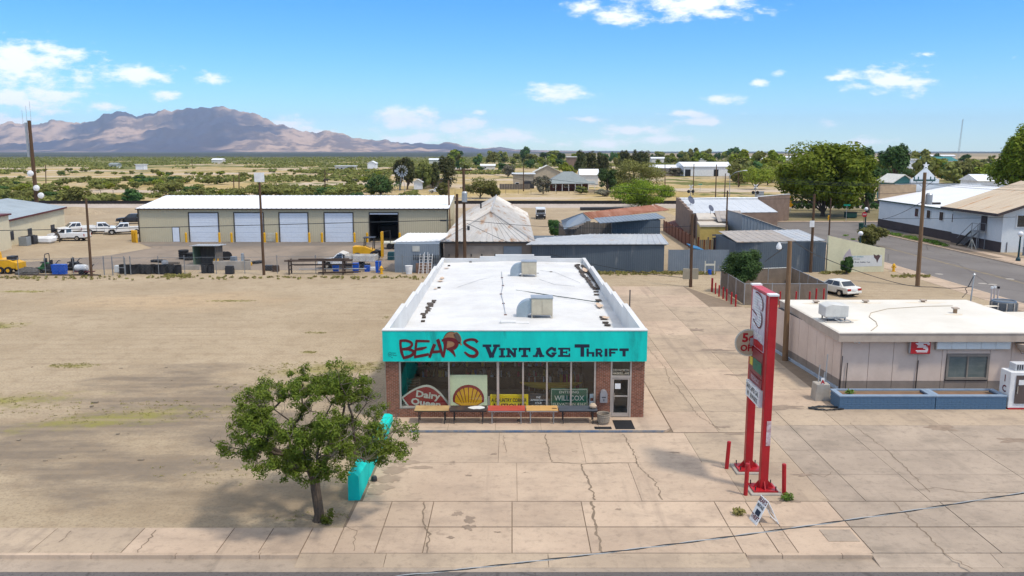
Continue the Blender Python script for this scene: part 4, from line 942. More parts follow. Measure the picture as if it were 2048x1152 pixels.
for px, py, w, h in ((893, 536, .5, .5), (884, 556, .35, 1.4), (881, 562, .5, .5), (871, 577, .3, .5), (1170, 541, .5, 2.5), (1198, 612, .5, 1.5), (1211, 637, .5, .8)):
 c = rz(px, py); k = 12; m.poly([(c.x + w * .5 * math.cos(6.283 * i / k) * r2.uniform(.6, 1.2), c.y + h * .5 * math.sin(6.283 * i / k) * r2.uniform(.6, 1.2), c.z + .012 + .06 * (px > 1150)) for i in range(k)])
m.build('rust_mark', rst, rfo, kind='stuff')
m = MB()
for pts in (((1070, 540), (1110, 545), (1160, 566)), ((1000, 600), (985, 588), (1000, 575), (1020, 565)), ((915, 575), (960, 560), (1010, 550)), ((1075, 558), (1110, 570), (1150, 573))):
 q = [rz(*p) for p in pts]; m.tube([p + Vector((0, 0, .03)) for p in q], .012, 4)
m.build('roof_cable', M('pale_cable', (.45, .45, .46), .6), rfo, kind='stuff')
t = thing('vent_box', 'low white box vent near the front parapet of the store roof', 'vent', tuple(rz(1016, 650))); c = rz(1016, 648); MB().box(c.x - .45, c.x + .45, c.y - .2, c.y + .25, 3.4, 3.62).build('cover', m_roofw, t, bevel=.03)
t = thing('vent_box', 'low white hatch beside the box vent at the front parapet', 'vent', tuple(rz(1048, 650))); c = rz(1048, 648); MB().box(c.x - .5, c.x + .3, c.y - .2, c.y + .2, 3.4, 3.55).build('cover', m_roofw, t, bevel=.03)
t = thing('antenna_pole', 'thin black pole standing at the right wall of the store', 'pole', (6.85, 47.2, 0))
MB().tube([(6.85, 47.2, 0), (6.85, 47.2, 5.35)], .035, 6).build('pole', m_dark, t); MB().box(6.6, 6.88, 47.15, 47.25, 3.2, 3.25).build('bracket', m_dark, t)
# ---- low turquoise wall left of the forecourt
t = thing('low_wall', 'low turquoise wall with a sloped top at the left edge of the forecourt', 'wall', (-6.1, 35, 0))
V_ = []
for (y, h) in ((30.05, 1.12), (34.6, .62), (39.2, .5)): V_.append([(-6.32, y, -.05), (-5.86, y, -.05), (-5.90, y, h * .86), (-6.06, y, h), (-6.30, y, h)])
w = MB()
for a, b_ in zip(V_[:-1], V_[1:]):
 for i in range(5): j = (i + 1) % 5; w.poly([a[i], a[j], b_[j], b_[i]])
w.poly(V_[0]); w.poly(V_[-1]); w.build('wall_body', m_turq, t)
o = MB().lathe((-5.62, 31.9, .03), [(.12, 0), (.13, .12), (.1, .2), (.02, .22)], 10).build('drain_cap', m_dark); tag(o, 'black capped drain pipe at the foot of the turquoise wall', 'drain pipe')
# ---- the young ash tree by the sidewalk
m_leafA = leafmat('ash_leaves', (.16, .20, .024), (.065, .11, .014), .3)
tr = thing('ash_tree', 'leafy young tree with bare twigs beside the front sidewalk', 'tree', (-7.05, 28.3, 0))
r2 = random.Random(12); att = []
cx, cy, cz = -7.15, 28.5, 3.55
while len(att) < 245:
 d = Vector((r2.gauss(0, 1), r2.gauss(0, 1), r2.gauss(0, 1))).normalized() * r2.uniform(.45, 1) ** .6
 p = Vector((cx + d.x * 3.3, cy + d.y * 2.9, cz + d.z * 1.85))
 if p.z < 2.0 + .0 * abs(p.x - cx) and (p - Vector((cx, cy, p.z))).length < 1.3: continue
 if mnoise.noise(p * .75 + Vector((3, 1, 8))) < -.12: continue
 att.append(p)
att += [Vector((-10.7, 28, 3.1)), Vector((-10.3, 28.4, 2.6)), Vector((-3.9, 28.6, 2.5)), Vector((-3.8, 29, 3.2)), Vector((-6.3, 28.6, 5.7)), Vector((-4.0, 28.2, 2.9))]
root = [(-7.05, 28.3, -.1), (-7.02, 28.3, .25), (-7.08, 28.32, .8), (-7.13, 28.35, 1.2), (-7.15, 28.38, 1.5)]
mb, tips = grow(None, root, att, step=.3, jit=.16, r_tip=.009, r_base=.175, gravity=.25, seed=5)
mb.tube([(-7.05, 28.3, -.1), (-7.03, 28.3, .12), (-7.02, 28.3, .3)], [.26, .2, .17], 9, cap=False)
tk = MB();
mb.build('trunk', m_bark, tr, smooth=True)
tw = MB(); cl = []
for i, p in enumerate(tips):
 bare = (p.x > -5.4 and p.z > 3.0 and r2.random() < .7) or r2.random() < .16 or (p.x < -9.8 and r2.random() < .5)
 for k in range(8 if bare else 2):
  d = Vector((r2.gauss(0, 1), r2.gauss(0, 1), r2.gauss(.5, .8))).normalized() * r2.uniform(.35, .8)
  q = p + d * .5 + Vector((r2.gauss(0, .08),) * 3); tw.tube([p, q, p + d], [.008, .006, .003], 3, cap=False)
 if not bare:
  for k in range(3): cl.append((p.x + r2.gauss(0, .2), p.y + r2.gauss(0, .2), p.z + r2.gauss(.05, .14), r2.uniform(.16, .34), r2.uniform(.16, .34), r2.uniform(.12, .26)))
tw.build('twigs', M('grey_twig', (.21, .175, .14), .95), tr, kind='stuff')
link('crown', leaf_mesh('crown', [(c[0] + 7.05, c[1] - 28.3, c[2], c[3], c[4], c[5]) for c in cl], 78, .098, m_leafA, .38, .45, .1), tr)
t = thing('sapling', 'small green sucker plant at the foot of the young tree', 'plant', (-6.75, 28.0, 0))
link('leaves', leaf_mesh('leaves', [(0, 0, .2, .17, .15, .2), (.2, .1, .38, .16, .14, .2), (.1, 0, .12, .2, .2, .1)], 120, .09, m_leafA, .4, .3, .0), t)
MB().tube([(0, 0, 0), (.1, 0, .3)], .01, 4).build('stem', m_bark, t, local=True)
# ================================================================ THE FUEL STATION NEXT DOOR
m_stucco = M('pinkish_white_panel', (.67, .54, .45), .8, (.60, .475, .39), sc=.8, fine=.03)
m_band = M('grey_base_band', (.28, .235, .20), .85, (.22, .185, .16), sc=.8)
m_fasc = M('tan_fascia', (.47, .385, .31), .7, fine=.03)
m_sroof = M('cream_roof_coating', (.72, .68, .60), .6, (.62, .575, .49), sc=.22, fine=.03)
st = thing('fuel_station', 'low cream station building with a wide flat roof and blank sign', 'building', (24, 45, 0))
X0, X1, Y0, Y1, ZR = 18.5, 30.2, 45.0, 54.3, 3.40
MB().prism([(18.45, 44.98, .0), (X1, 44.98, .0), (X1, Y1, .0), (17.75, Y1, .0)], (0, 0, 2.95)).build('core_wall', m_dark, st)
def panels(parent, p0, p1, cuts, nrm):
 p0, p1 = Vector(p0), Vector(p1); n = Vector(nrm)
 for i in range(len(cuts) - 1):
  a, b_ = p0.lerp(p1, cuts[i]), p0.lerp(p1, cuts[i + 1]); e = (p1 - p0).normalized() * .014; a, b_ = a + e, b_ - e
  for (z0, z1, m, nm) in ((.02, .62, m_band, 'base_panel'), (.62, 2.93, m_stucco, 'wall_panel')):
   MB().prism([a + Vector((0, 0, z0)), b_ + Vector((0, 0, z0)), b_ + Vector((0, 0, z1)), a + Vector((0, 0, z1))], n * .04).build(nm, m, parent)
fc = [18.45] + [WX(px, 700, 44.95)[0] for px in (1738, 1787, 1836, 1885)] + [WX(2023, 700, 44.95)[0], X1]
fxw0, fxw1, fzw0, fzw1 = 24.32, 26.75, .62, 2.10
def fpanel(x0, x1, z0, z1, m, nm): MB().box(x0 + .012, x1 - .012, 44.92, 44.98, z0, z1).build(nm, m, st)
for i in range(len(fc) - 1):
 if i == 4:
  fpanel(fc[4], fxw0, .02, .55, m_band, 'base_panel'); fpanel(fxw0, 25.5, .02, .55, m_band, 'base_panel'); fpanel(25.5, fxw1, .02, .55, m_band, 'base_panel'); fpanel(fxw1, fc[5], .02, .55, m_band, 'base_panel')
  fpanel(fc[4], fxw0, .55, 2.93, m_stucco, 'wall_panel'); fpanel(fxw0, fxw1, 2.12, 2.93, m_stucco, 'wall_panel'); fpanel(fxw1, fc[5], .55, 2.93, m_stucco, 'wall_panel')
 else:
  fpanel(fc[i], fc[i + 1], .02, .55, m_band, 'base_panel'); fpanel(fc[i], fc[i + 1], .55, 2.93, m_stucco, 'wall_panel')
panels(st, (17.75, Y1, 0), (18.45, 44.98, 0), [0, .12, .26, .40, .54, .67, .79, .90, 1], (-.998, -.07, 0))
MB().prism([(17.62, Y1, 0), (18.30, 45.0, 0), (18.42, 45.0, 0), (17.74, Y1, 0)], (0, 0, .16)).build('base_trim', M('pale_blue_trim', (.36, .43, .52), .7), st)
MB().box(18.05, 30.6, 44.45, 54.7, 2.9, 3.36).build('fascia', m_fasc, st)
m_soff = M('roof_edge', (.66, .60, .52), .7)
MB().box(18.01, 30.64, 44.41, 54.74, 3.362, 3.41).build('roof_edge', m_soff, st)
roofo = MB().box(18.12, 30.52, 44.55, 54.62, 3.41, 3.425).build('roof', m_sroof, st)
w = MB().box(fxw0 + .02, fxw0 + .14, 44.86, 44.98, fzw0, fzw1).box(fxw1 - .14, fxw1 - .02, 44.86, 44.98, fzw0, fzw1).box(fxw0 + .14, fxw1 - .14, 44.86, 44.98, fzw1 - .14, fzw1).box(fxw0 + .14, fxw1 - .14, 44.86, 44.98, fzw0, fzw0 + .14).box(25.49, 25.57, 44.87, 44.97, fzw0 + .14, fzw1 - .14)
wf = w.build('window_frame', M('brown_grey_trim', (.27, .235, .20), .7), st)
m_film = M('wrinkled_window_film', (.10, .13, .125), .25, (.17, .195, .185), sc=1.3, streak=(.6, 1, 2), spec=.6)
MB().box(fxw0 + .14, 25.49, 44.93, 44.95, fzw0 + .14, fzw1 - .14).build('pane', m_film, wf); MB().box(25.57, fxw1 - .14, 44.93, 44.95, fzw0 + .14, fzw1 - .14).build('pane', m_film, wf)
t = thing('blank_lightbox', 'long empty white sign box under the station eave above the window', 'sign', (26, 44.8, 2.4))
xa, xb_ = WX(1872, 690, 44.75)[0], WX(2022, 690, 44.75)[0]
MB().box(xa, xb_, 44.72, 44.9, 2.40, 2.88).build('frame', m_alu, t)
for i in range(5): q = (xb_ - xa - .08) / 5; MB().box(xa + .05 + i * q, xa + .03 + (i + 1) * q, 44.70, 44.72, 2.44, 2.84).build('face_panel', M('faded_white_plastic', (.66, .70, .70), .4, amt=.06), t)
YS2 = 44.6
a, b_ = WX(1819, 709, YS2), WX(1863, 679, YS2)
t = thing('initial_sign', 'red square sign with a white striped initial hung under the station eave', 'sign', ((a[0] + b_[0]) / 2, YS2, a[1]))
MB().box(a[0], b_[0], YS2, YS2 + .25, a[1], b_[1] + .02).build('cabinet', m_galv, t, bevel=.05)
MB().box(a[0] + .04, b_[0] - .02, YS2 - .015, YS2, a[1] + .04, b_[1]).build('face', m_red, t, bevel=.01)
def striped_S(to3d, rows, hh=1.0, speed=True):
 """the initial cut into level stripes: centre line points in a unit box"""
 P_ = smooth2d([(.93, .80), (.78, .93), (.5, .95), (.24, .84), (.22, .66), (.42, .54), (.66, .45), (.80, .30), (.72, .12), (.45, .05), (.12, .10)], sub=6)
 mb = MB()
 for k in range(rows):
  y = (k + .5) / rows; hitx = []
  for i in range(61):
   x = -.1 + 1.2 * i / 60
   hitx.append(min((Vector((x, y)) - p).length for p in P_) < .155)
  i = 0
  while i < 61:
   if hitx[i]:
    j = i
    while j + 1 < 61 and hitx[j + 1]: j += 1
    x0, x1 = -.1 + 1.2 * i / 60, -.1 + 1.2 * j / 60
    if speed and x0 < .32: x0 -= .28 + .35 * ((k * 7) % 5) / 5
    mb.poly([to3d(x0, y - .34 / rows), to3d(x1, y - .34 / rows), to3d(x1, y + .34 / rows), to3d(x0, y + .34 / rows)]); i = j
   i += 1
 return mb
wd = b_[0] - a[0]; ht = b_[1] - a[1]
striped_S(lambda x, y: (a[0] + wd * (.46 + .44 * x), YS2 - .02, a[1] + ht * (.14 + .72 * y)), 9).build('striped_initial', m_white, t, kind='stuff')
t = thing('eave_floodlight', 'small twin floodlight under the left end of the station eave', 'lamp', (19.2, 44.8, 2.8)); c = WX(1710, 683, 44.8)
MB().sphere((c[0], 44.75, c[1]), .09, 8, 6).sphere((c[0] + .2, 44.75, c[1] - .03), .08, 8, 6).build('lamp_head', m_white, t, smooth=True); MB().tube([(c[0] + .1, 44.85, c[1] + .15), (c[0] + .1, 44.8, c[1])], .03).build('arm', m_white, t)
c = WX(2040, 693, 44.7); t = thing('hanging_basket', 'tan round hanging bowl in a wire cradle at the right eave', 'planter', (c[0] + .1, 44.6, 2.3))
MB().lathe((c[0] + .3, 44.6, c[1] - .3), [(.12, 0), (.42, .14), (.55, .42), (.57, .5)], 14).build('bowl', m_fasc, t, smooth=True); MB().tube([(c[0] - .25, 44.6, c[1] + .2), (c[0] + .05, 44.6, c[1] - .38), (c[0] + .4, 44.6, c[1] - .4)], .015).build('cradle', m_dark, t)
def roofp(px, py): return G(px, py, 3.43)
c = roofp(1675, 645); t = thing('rooftop_cooler', 'pale grey hooded cooler on a frame at the left of the station roof', 'evaporative cooler', tuple(c))
bx = MB().prism([(c.x - .75, c.y, 3.75), (c.x + .62, c.y, 3.75), (c.x + .62, c.y, 4.42), (c.x - .35, c.y, 4.50), (c.x - .75, c.y, 4.36)], (0, 1.1, 0)); bx.build('cabinet', M('pale_grey_enamel', (.62, .61, .57), .5), t, bevel=.03)
MB().box(c.x - .6, c.x + .5, c.y + .05, c.y + 1.0, 3.66, 3.75).build('pan', m_galv, t)
lg = [MB().box(c.x + sx - .03, c.x + sx + .03, c.y + sy - .03, c.y + sy + .03, 3.43, 3.7) for sx in (-.55, .45) for sy in (.1, .95)]
for q in lg: q.build('leg', m_dark, t)
MB().tube([(c.x - .2, c.y - .05, 3.66), (c.x + .1, c.y - .15, 3.52), (c.x + .5, c.y - .2, 3.62), (c.x + .75, c.y - .1, 3.5)], .03, 5).build('pipe', m_galv, t)
MB().box(c.x - .7, c.x + .9, c.y - .1, c.y + 1.1, 3.43, 3.48).build('base', M('roof_pad', (.55, .5, .44), .8), t)
for px, py, lab in ((1632, 606, 'small brown vent near the left rear edge of the station roof'), (1731, 605, 'small low vent left of centre at the rear roof edge'), (1846, 604, 'small low vent right of centre at the rear roof edge'), (1910, 626, 'square capped vent in the right half of the station roof')):
 c = roofp(px, py); t = thing('roof_vent', lab, 'vent', tuple(c)); h = .28 if px > 1900 else .1
 MB().cyl((c.x, c.y, 3.42), .12, h, 8).build('pipe', M('rusty_tan', (.30, .2, .12), .8), t); MB().box(c.x - .17, c.x + .17, c.y - .17, c.y + .17, 3.42 + h, 3.5 + h).build('cap', m_fasc, t)
q = [roofp(*p) for p in ((1742, 662), (1755, 652), (1752, 644), (1738, 634), (1742, 626), (1775, 618), (1850, 613), (1905, 612))]
MB().tube([p + Vector((0, 0, .015)) for p in q], .02, 4).build('roof_cable', M('tan_cable', (.42, .34, .24), .8), roofo)
m = MB(); r2 = random.Random(5)
for px, py, w_, h_ in ((1635, 607, 2.4, .7), (1733, 606, 2.6, .6), (1846, 605, 3.2, .8), (1910, 629, 1.4, .5), (1690, 640, 1.8, .6), (1980, 612, 1.3, .5)):
 c = roofp(px, py); m.poly([(c.x + w_ * .5 * math.cos(6.283 * i / 14) * r2.uniform(.6, 1.15), min(54.5, c.y + h_ * .5 * math.sin(6.283 * i / 14) * r2.uniform(.6, 1.15)), 3.429) for i in range(14)])
m.build('roof_stain', M('tan_roof_stain', (.62, .53, .40), .8, (.72, .65, .54), sc=1.2), roofo, kind='stuff')
t = thing('low_annex', 'low white roofed annex at the right rear of the station', 'building', (31.8, 52, 0))
MB().box(30.7, 33.5, 47.0, 53.0, 0, 2.7).build('wall', m_stucco, t); MB().box(30.68, 33.6, 46.9, 53.1, 2.7, 2.9).build('roof', m_sroof, t)
c = G(2006, 628, 3.0); t = thing('condenser_unit', 'grey round topped air conditioning condenser beside the station roof', 'air conditioner', (c.x, 54.2, 2.4))
MB().box(31.2, 33.2, 53.15, 55.4, 0, 2.35).build('stand', m_concrete, t)
cx_, cy_ = WX(2007, 615, 54.2)[0], 54.2
MB().lathe((cx_, cy_, 2.36), [(.78, 0), (.78, 1.0), (.74, 1.06), (.02, 1.02)], 20).build('fan_shroud', M('condenser_grey', (.12, .13, .14), .5), t)
for k in range(10):
 a = k * .628; MB().box(-.02, .02, -.04, .04, 2.4, 3.38)
 MB().cbox((cx_ + .8 * math.cos(a), cy_ + .8 * math.sin(a), 2.88), (.06, .06, .98)).build('corner_post', m_alu, t)
for z in range(5): pass
MB().tube([(cx_ + .70 * math.cos(a * .3142), cy_ + .70 * math.sin(a * .3142), 3.44) for a in range(21)], .035, 5).build('fan_rim', M('blue_grey_metal', (.16, .22, .30), .5), t)
for i, (px, top) in enumerate(((1984, 577), (1990, 576), (1997, 577))):
 x, z = WX(px, top, 55.3); o_ = thing('vent_stack', ('leftmost', 'middle', 'black capped')[i] + ' of three thin vent stacks behind the station roof', 'pipe', (x, 55.3, 0), group='vent stacks behind the station')
 MB().tube([(x, 55.3, 0), (x, 55.3, z)], .055, 7).build('pipe', M('pink_white_pipe', (.60, .5, .46), .6), o_); MB().cyl((x, 55.3, z), .085, .14, 8).build('cap', m_black if i == 2 else m_white, o_)
x, z = WX(1952, 550, 55.0); t = thing('service_mast', 'slim grey service mast with looped wires behind the station roof', 'pole', (x - .3, 55.0, 0))
MB().tube([(x - .35, 55, 0), (x - .12, 55, z)], .045, 7).build('pipe', m_galv, t); MB().lathe((x - .12, 55, z - .05), [(.06, 0), (.1, .08), (.02, .18)], 8).build('weatherhead', m_galv, t)
MB().tube([(x - .16, 55, z - .1), (x - .5, 54.9, z - .75), (x - .75, 54.8, z - .9), (x - .6, 54.8, z - 1.15), (x - .9, 54.8, z - 1.5)], .03, 5).build('drip_loop', m_cable, t)
m_blue = M('blue_painted_block', (.09, .165, .26), .75, (.07, .13, .21), sc=1.5, rust=(.5, .52, .55), rth=.71, rsc=2.2, bump=.3, fine=.04)
m_bluec = M('pale_blue_cap', (.24, .31, .40), .8, (.19, .26, .35), sc=2)
_blk = {}
def planter(lab, x0, x1, y0, y1, h=.72):
 t = thing('block_planter', lab, 'planter', ((x0 + x1) / 2, (y0 + y1) / 2, 0), group='blue block planters at the station')
 MB().box(x0 + .04, x1 - .04, y0 + .04, y0 + .2, 0, h - .02).box(x0 + .04, x0 + .2, y0 + .2, y1, 0, h - .02).box(x1 - .2, x1 - .04, y0 + .2, y1, 0, h - .02).build('core', m_blue, t)
 rows = 7; bh = (h - .03) / rows
 L_ = .40; n = int((x1 - x0) / L_); L_ = (x1 - x0) / n
 if 'f' not in _blk:
  _blk['f'] = MB().box(0, .388, -.03, .05, 0, bh - .012)
  b0 = _blk['f'].build('brick', m_blue, t, local=True); _blk['me'] = b0.data; bpy.data.objects.remove(b0)
 for k in range(rows):
  off = (k % 2) * L_ / 2
  for i in range(n + (k % 2)):
   xx = x0 + i * L_ - off; wd = L_
   if xx < x0 - .01: wd = L_ / 2; xx = x0
   if xx + wd > x1 + .01: wd = x1 - xx
   if wd < .05: continue
   o = link('brick', _blk['me'], t); o.location = (xx - t.location.x + .005, y0 + .035 - t.location.y + random.uniform(-.004, .004), k * bh + .004); o.scale = ((wd - .01) / .388, 1, 1)
 for k in range(rows):
  for i in range(int((y1 - y0) / .4)):
   o = link('brick', _blk['me'], t); o.rotation_euler = (0, 0, -R(90)); o.location = (x0 - t.location.x + .035, y0 + .44 + i * .4 + (k % 2) * .1 - .06 - t.location.y, k * bh + .004)
 MB().box(x0 - .02, x1 + .02, y0 - .02, y0 + .24, h - .02, h + .05).box(x0 - .02, x0 + .24, y0 + .242, y1, h - .02, h + .05).box(x1 - .24, x1 + .02, y0 + .242, y1, h - .02, h + .05).box(x0 + .242, x1 - .242, y1 - .14, y1, h - .02, h + .05).build('cap', m_bluec, t)
 MB().box(x0 + .2, x1 - .2, y0 + .24, y1 - .14, 0, h - .1).build('soil', M('dry_red_soil', (.22, .13, .08), 1, bump=.5), t)
 return t
ya = G(1690, 820).y
planter('blue painted block planter under the station front wall, left one', 17.02, 22.0, ya, ya + 1.3)
planter('blue painted block planter under the filmed station window', 22.03, 25.7, ya, ya + 1.3)
m_weed = leafmat('weed_leaves', (.10, .19, .03), (.17, .24, .04))
def weed(x, y, z, s, lab, n=90, sp=.0, mat=None):
 t = thing('weed', lab, 'plant', (x, y, z)); link('leaves', leaf_mesh('leaves', [(0, 0, s * .45, s, s * .8, s * .5)], n, s * .45, mat or m_weed, .4, .3, .0), t); return t
weed(17.8, 41.95, .66, .28, 'green weed in the left end of the blue planter')
t = thing('ice_freezer', 'white upright ice freezer with red letters at the right edge', 'freezer', (26.8, 41.8, 0))
fx0, fx1, fy0, fy1, fz = 25.8, 27.9, 41.35, 42.25, 2.02
MB().box(fx0, fx1, fy0, fy1, .1, fz).build('cabinet', m_white, t, bevel=.02); MB().box(fx0 + .02, fx1, fy0 - .03, fy1, .0, .1).build('plinth', m_red, t)
MB().box(fx0 + .35, fx1, fy0 + .25, fy1 - .1, fz, fz + .38).build('compressor_box', M('freezer_vent_grey', (.56, .56, .56), .5), t, bevel=.02)
gr = MB()
for i in range(9): gr.box(fx0 + .45 + i * .12, fx0 + .51 + i * .12, fy0 + .235, fy0 + .25, fz + .06, fz + .32)
gr.build('grille', m_dark, t, kind='stuff')
dr = MB().box(fx0 + .30, fx1 - .05, fy0 - .05, fy0, .35, 1.85).build('door', M('dark_door_glass', (.09, .07, .07), .15, spec=.6), t)
MB().box(fx0 + .34, fx0 + .38, fy0 - .12, fy0 - .05, .9, 1.3).build('handle', m_chrome, dr)
MB().box(fx0 + .42, fx0 + 1.0, fy0 - .056, fy0 - .051, 1.35, 1.62).build('sticker', m_white, dr)
for i, ch in enumerate('ICE'): text('lettering', ch, m_maroon, t, (fx0, fy0 + .45, 1.42 - i * .55), (0, -1, 0), (0, 0, 1), .36, None, .03)
for i, ch in enumerate('ICE'): pass
t = thing('utility_box', 'grey concrete utility box with risers at the left corner of the station', 'utility box', (16.6, 42.6, 0)); c = G(1645, 803)
MB().prism([(c.x - .42, c.y, 0), (c.x + .42, c.y, 0), (c.x + .36, c.y, .95), (c.x - .36, c.y, .95)], (0, .7, 0)).build('box', m_concrete, t, bevel=.03)
for dx, h in ((-.1, 1.9), (.28, 2.5), (.18, 1.5)): MB().tube([(c.x + dx, c.y + .5, .9), (c.x + dx + .03, c.y + .5, h)], .035, 6).build('riser', m_galv, t)
text('lettering', 'A', m_red, t, (c.x - .05, c.y - .0, 1.0), (1, 0, 0), (0, 0, 1), .2, None, .05); MB().box(c.x - .14, c.x + .04, c.y + .01, c.y + .03, .96, 1.3).build('notice', m_white, t)
t = thing('garden_hose', 'dark garden hose coiled on the concrete by the blue planter', 'hose', tuple(G(1650, 816, .04))); hb = []
for i in range(70):
 a = i * .33; hb.append(G(1652, 817, .06) + Vector((.75 * math.cos(a) * (1 + .25 * math.sin(i * .7)), .28 * math.sin(a) * (1 + .2 * math.cos(i * .9)), .02 * (i % 4))))
MB().tube(hb, .022, 5).build('coil', m_cable, t)
t = thing('wall_pipes', 'bare riser pipes on the left front wall of the station', 'pipe', (18.9, 44.85, 0))
for px, z1 in ((1682, 2.0), (1693, 1.6), (1834, 1.75)): x = WX(px, 740, 44.85)[0]; MB().tube([(x, 44.85, .1), (x + .03, 44.85, z1)], .025, 5).build('pipe', m_dark, t)
# ================================================================ PYLON SIGN
pyl = thing('pylon_sign', 'tall red two legged roadside sign with a striped white initial', 'sign', (10.0, 32, 0))
XP = 9.95
for y in (33.1, 30.98):
 MB().box(XP - .155, XP + .155, y - .14, y + .14, .12, 7.86).build('leg', m_red, pyl, bevel=.015)
 bp_ = MB().box(XP - .48, XP + .48, y - .42, y + .42, .10, .16); bp_.build('base_plate', m_red, pyl)
 for k, (dx, dy) in enumerate(((-.36, 0), (.36, 0), (0, -.3), (0, .3))):
  v = Vector((dx, dy, 0)); n = Vector((-dy, dx, 0)).normalized() * .02; a = Vector((XP, y, .16))
  MB().prism([a + v * .5 - n, a + v * 1.15 - n, a + v * .5 + Vector((0, 0, .3)) - n], n * 2).build('gusset', m_red, pyl)
  MB().cyl((XP + (-.4 if k % 2 else .4), y + (-.34 if k < 2 else .34), .16), .025, .16, 6).build('bolt', m_dark, pyl)
 MB().box(XP - .62, XP + .62, y - .56, y + .56, .0, .10).build('footing', m_concrete, pyl, bevel=.02)
MB().box(XP - .17, XP + .17, 31.12, 32.96, 4.05, 7.86).build('cabinet', m_red, pyl, bevel=.02)
MB().box(XP - .19, XP + .19, 31.14, 33.25, 7.86, 7.92).build('top_cap', M('rose_red_cap', (.50, .06, .08), .5), pyl)
MB().box(XP - .19, XP + .19, 30.8, 31.14, 7.86, 7.93).build('post_cap', m_white, pyl); MB().box(XP - .2, XP + .2, 33.0, 33.3, 7.92, 7.98).build('post_cap', m_white, pyl)
def sface(y0, y1, z0, z1, mat, nm, d=.0): return MB().box(XP - .195 - d, XP - .17, y0, y1, z0, z1).build(nm, mat, pyl)
PX = lambda u, z, l=0: (XP - .205 - l, 32.93 - u * 1.72, z)   # u runs from the far leg to the near one
m_lil = M('washed_out_white_face', (.60, .55, .60), .35, (.50, .44, .50), sc=.7, fine=.02)
m_dim = M('dim_red_face', (.26, .05, .06), .4, (.20, .035, .04), sc=2)
sface(31.22, 32.92, 5.55, 7.80, m_lil, 'logo_face')
sface(31.22, 32.92, 4.45, 5.48, m_dim, 'price_face'); sface(31.22, 32.92, 4.06, 4.42, m_dim, 'lower_face')
striped_S(lambda x, y: PX(.10 + .72 * x, 6.42 + 1.26 * y, .012), 12, speed=False).build('striped_initial', m_white, pyl, kind='stuff')
f = Flat(lambda a, b_, l: PX(a, b_, l))
f.stroke([(.26, 7.74), (.5, 7.76), (.76, 7.62), (.86, 7.35), (.80, 7.14)], .055, sm=True, lift=.016); f.stroke([(.06, 6.98), (.3, 6.9), (.46, 6.86)], .05, lift=.016); f.stroke([(.72, 7.06), (.84, 6.82), (.76, 6.52), (.56, 6.42), (.16, 6.62)], .055, sm=True, lift=.0165)
f.build('initial_edge', m_maroon, pyl, kind='stuff')
text('lettering', 'Speedway', m_white, pyl, PX(.5, 5.97), (0, -1, 0), (0, 0, 1), .34, 1.55, .02, lift=.01)
f = Flat(lambda a, b_, l: PX(a, b_, l)); f.poly([(.02, 5.58), (.98, 5.58), (.98, 5.84), (.55, 5.9), (.02, 5.8)], .006); f.build('red_band', m_red, pyl)
f = Flat(lambda a, b_, l: PX(a, b_, l)); f.poly([(.04, 4.72), (.28, 4.72), (.28, 5.06), (.04, 5.06)], .006); f.build('yellow_card', M('yellow_card', (.66, .5, .05), .5), pyl)
f = Flat(lambda a, b_, l: PX(a, b_, l)); f.poly([(.32, 4.62), (.96, 4.62), (.96, 5.1), (.32, 5.1)], .006); f.build('green_panel', M('price_green', (.01, .15, .085), .4, (.012, .10, .06), sc=3), pyl)
text('lettering', 'REDBOX', M('faded_pink_letter', (.48, .36, .40), .5), pyl, PX(.58, 4.2), (0, -1, 0), (0, 0, 1), .20, 1.05, .02, lift=.04)
t = thing('letter_board', 'white changeable letter board below the red pylon sign', 'sign', (XP - .3, 32, 3.3))
MB().box(XP - .28, XP - .12, 31.16, 32.98, 3.36, 4.02).build('board', m_white, t)
text('lettering', 'SAVE 5¢/PER GAL', m_blk, t, (XP - .28, 32.07, 3.74), (0, -1, 0), (0, 0, 1), .20, 1.62, .012)
text('lettering', 'W/   REWARDS', m_blk, t, (XP - .28, 32.07, 3.45), (0, -1, 0), (0, 0, 1), .20, 1.42, .012)
YD = 32.6
t = thing('discount_disc', 'round tan scalloped discount disc sticking out of the pylon sign', 'sign', (9.2, YD, 5.5)); cx_, cz_ = WX(1497, 685, YD)
def disc(px, rr, d0, d1, m, nm, scal=True, kx=1.0):
 pts = []
 for i in range(64):
  a = 2 * math.pi * i / 64; q = rr * (1 + (.035 if i % 2 else 0) * scal); pts.append((px + q * math.cos(a) * kx, YD - d0, cz_ + q * math.sin(a)))
 return MB().prism(pts, (0, d0 - d1, 0)).build(nm, m, t)
XD = cx_ - .0
m_disc = M('sunbleached_tan_disc', (.50, .39, .27), .6, (.44, .33, .22), sc=2)
disc(XD, .55, -.02, .02, m_cream, 'rim'); disc(XD, .5, .02, .03, m_disc, 'face', False)
text('lettering', '5¢', m_red, t, (XD - .02, YD - .03, cz_ + .04), (1, 0, 0), (0, 0, 1), .36, .5, .04, lift=.008); text('lettering', 'OFF', m_red, t, (XD - .02, YD - .03, cz_ - .34), (1, 0, 0), (0, 0, 1), .26, .62, .04, lift=.008)
MB().box(XD + .05, XP - .1, YD - .06, YD + .06, cz_ - .05, cz_ + .05).build('bracket', m_dark, t)
MB().cbox((XD + .12, YD - .06, cz_ + .05), (.16, .1, .3)).build('motor', m_galv, t)
t = thing('flyer', 'small torn white and red flyer taped on the near sign leg', 'flyer', (XP, 30.8, 2.5)); MB().box(XP - .02, XP + .15, 30.825, 30.84, 1.92, 2.92).build('sheet', M('flyer_paper', (.40, .2, .21), .7, (.66, .6, .6), sc=5), t)
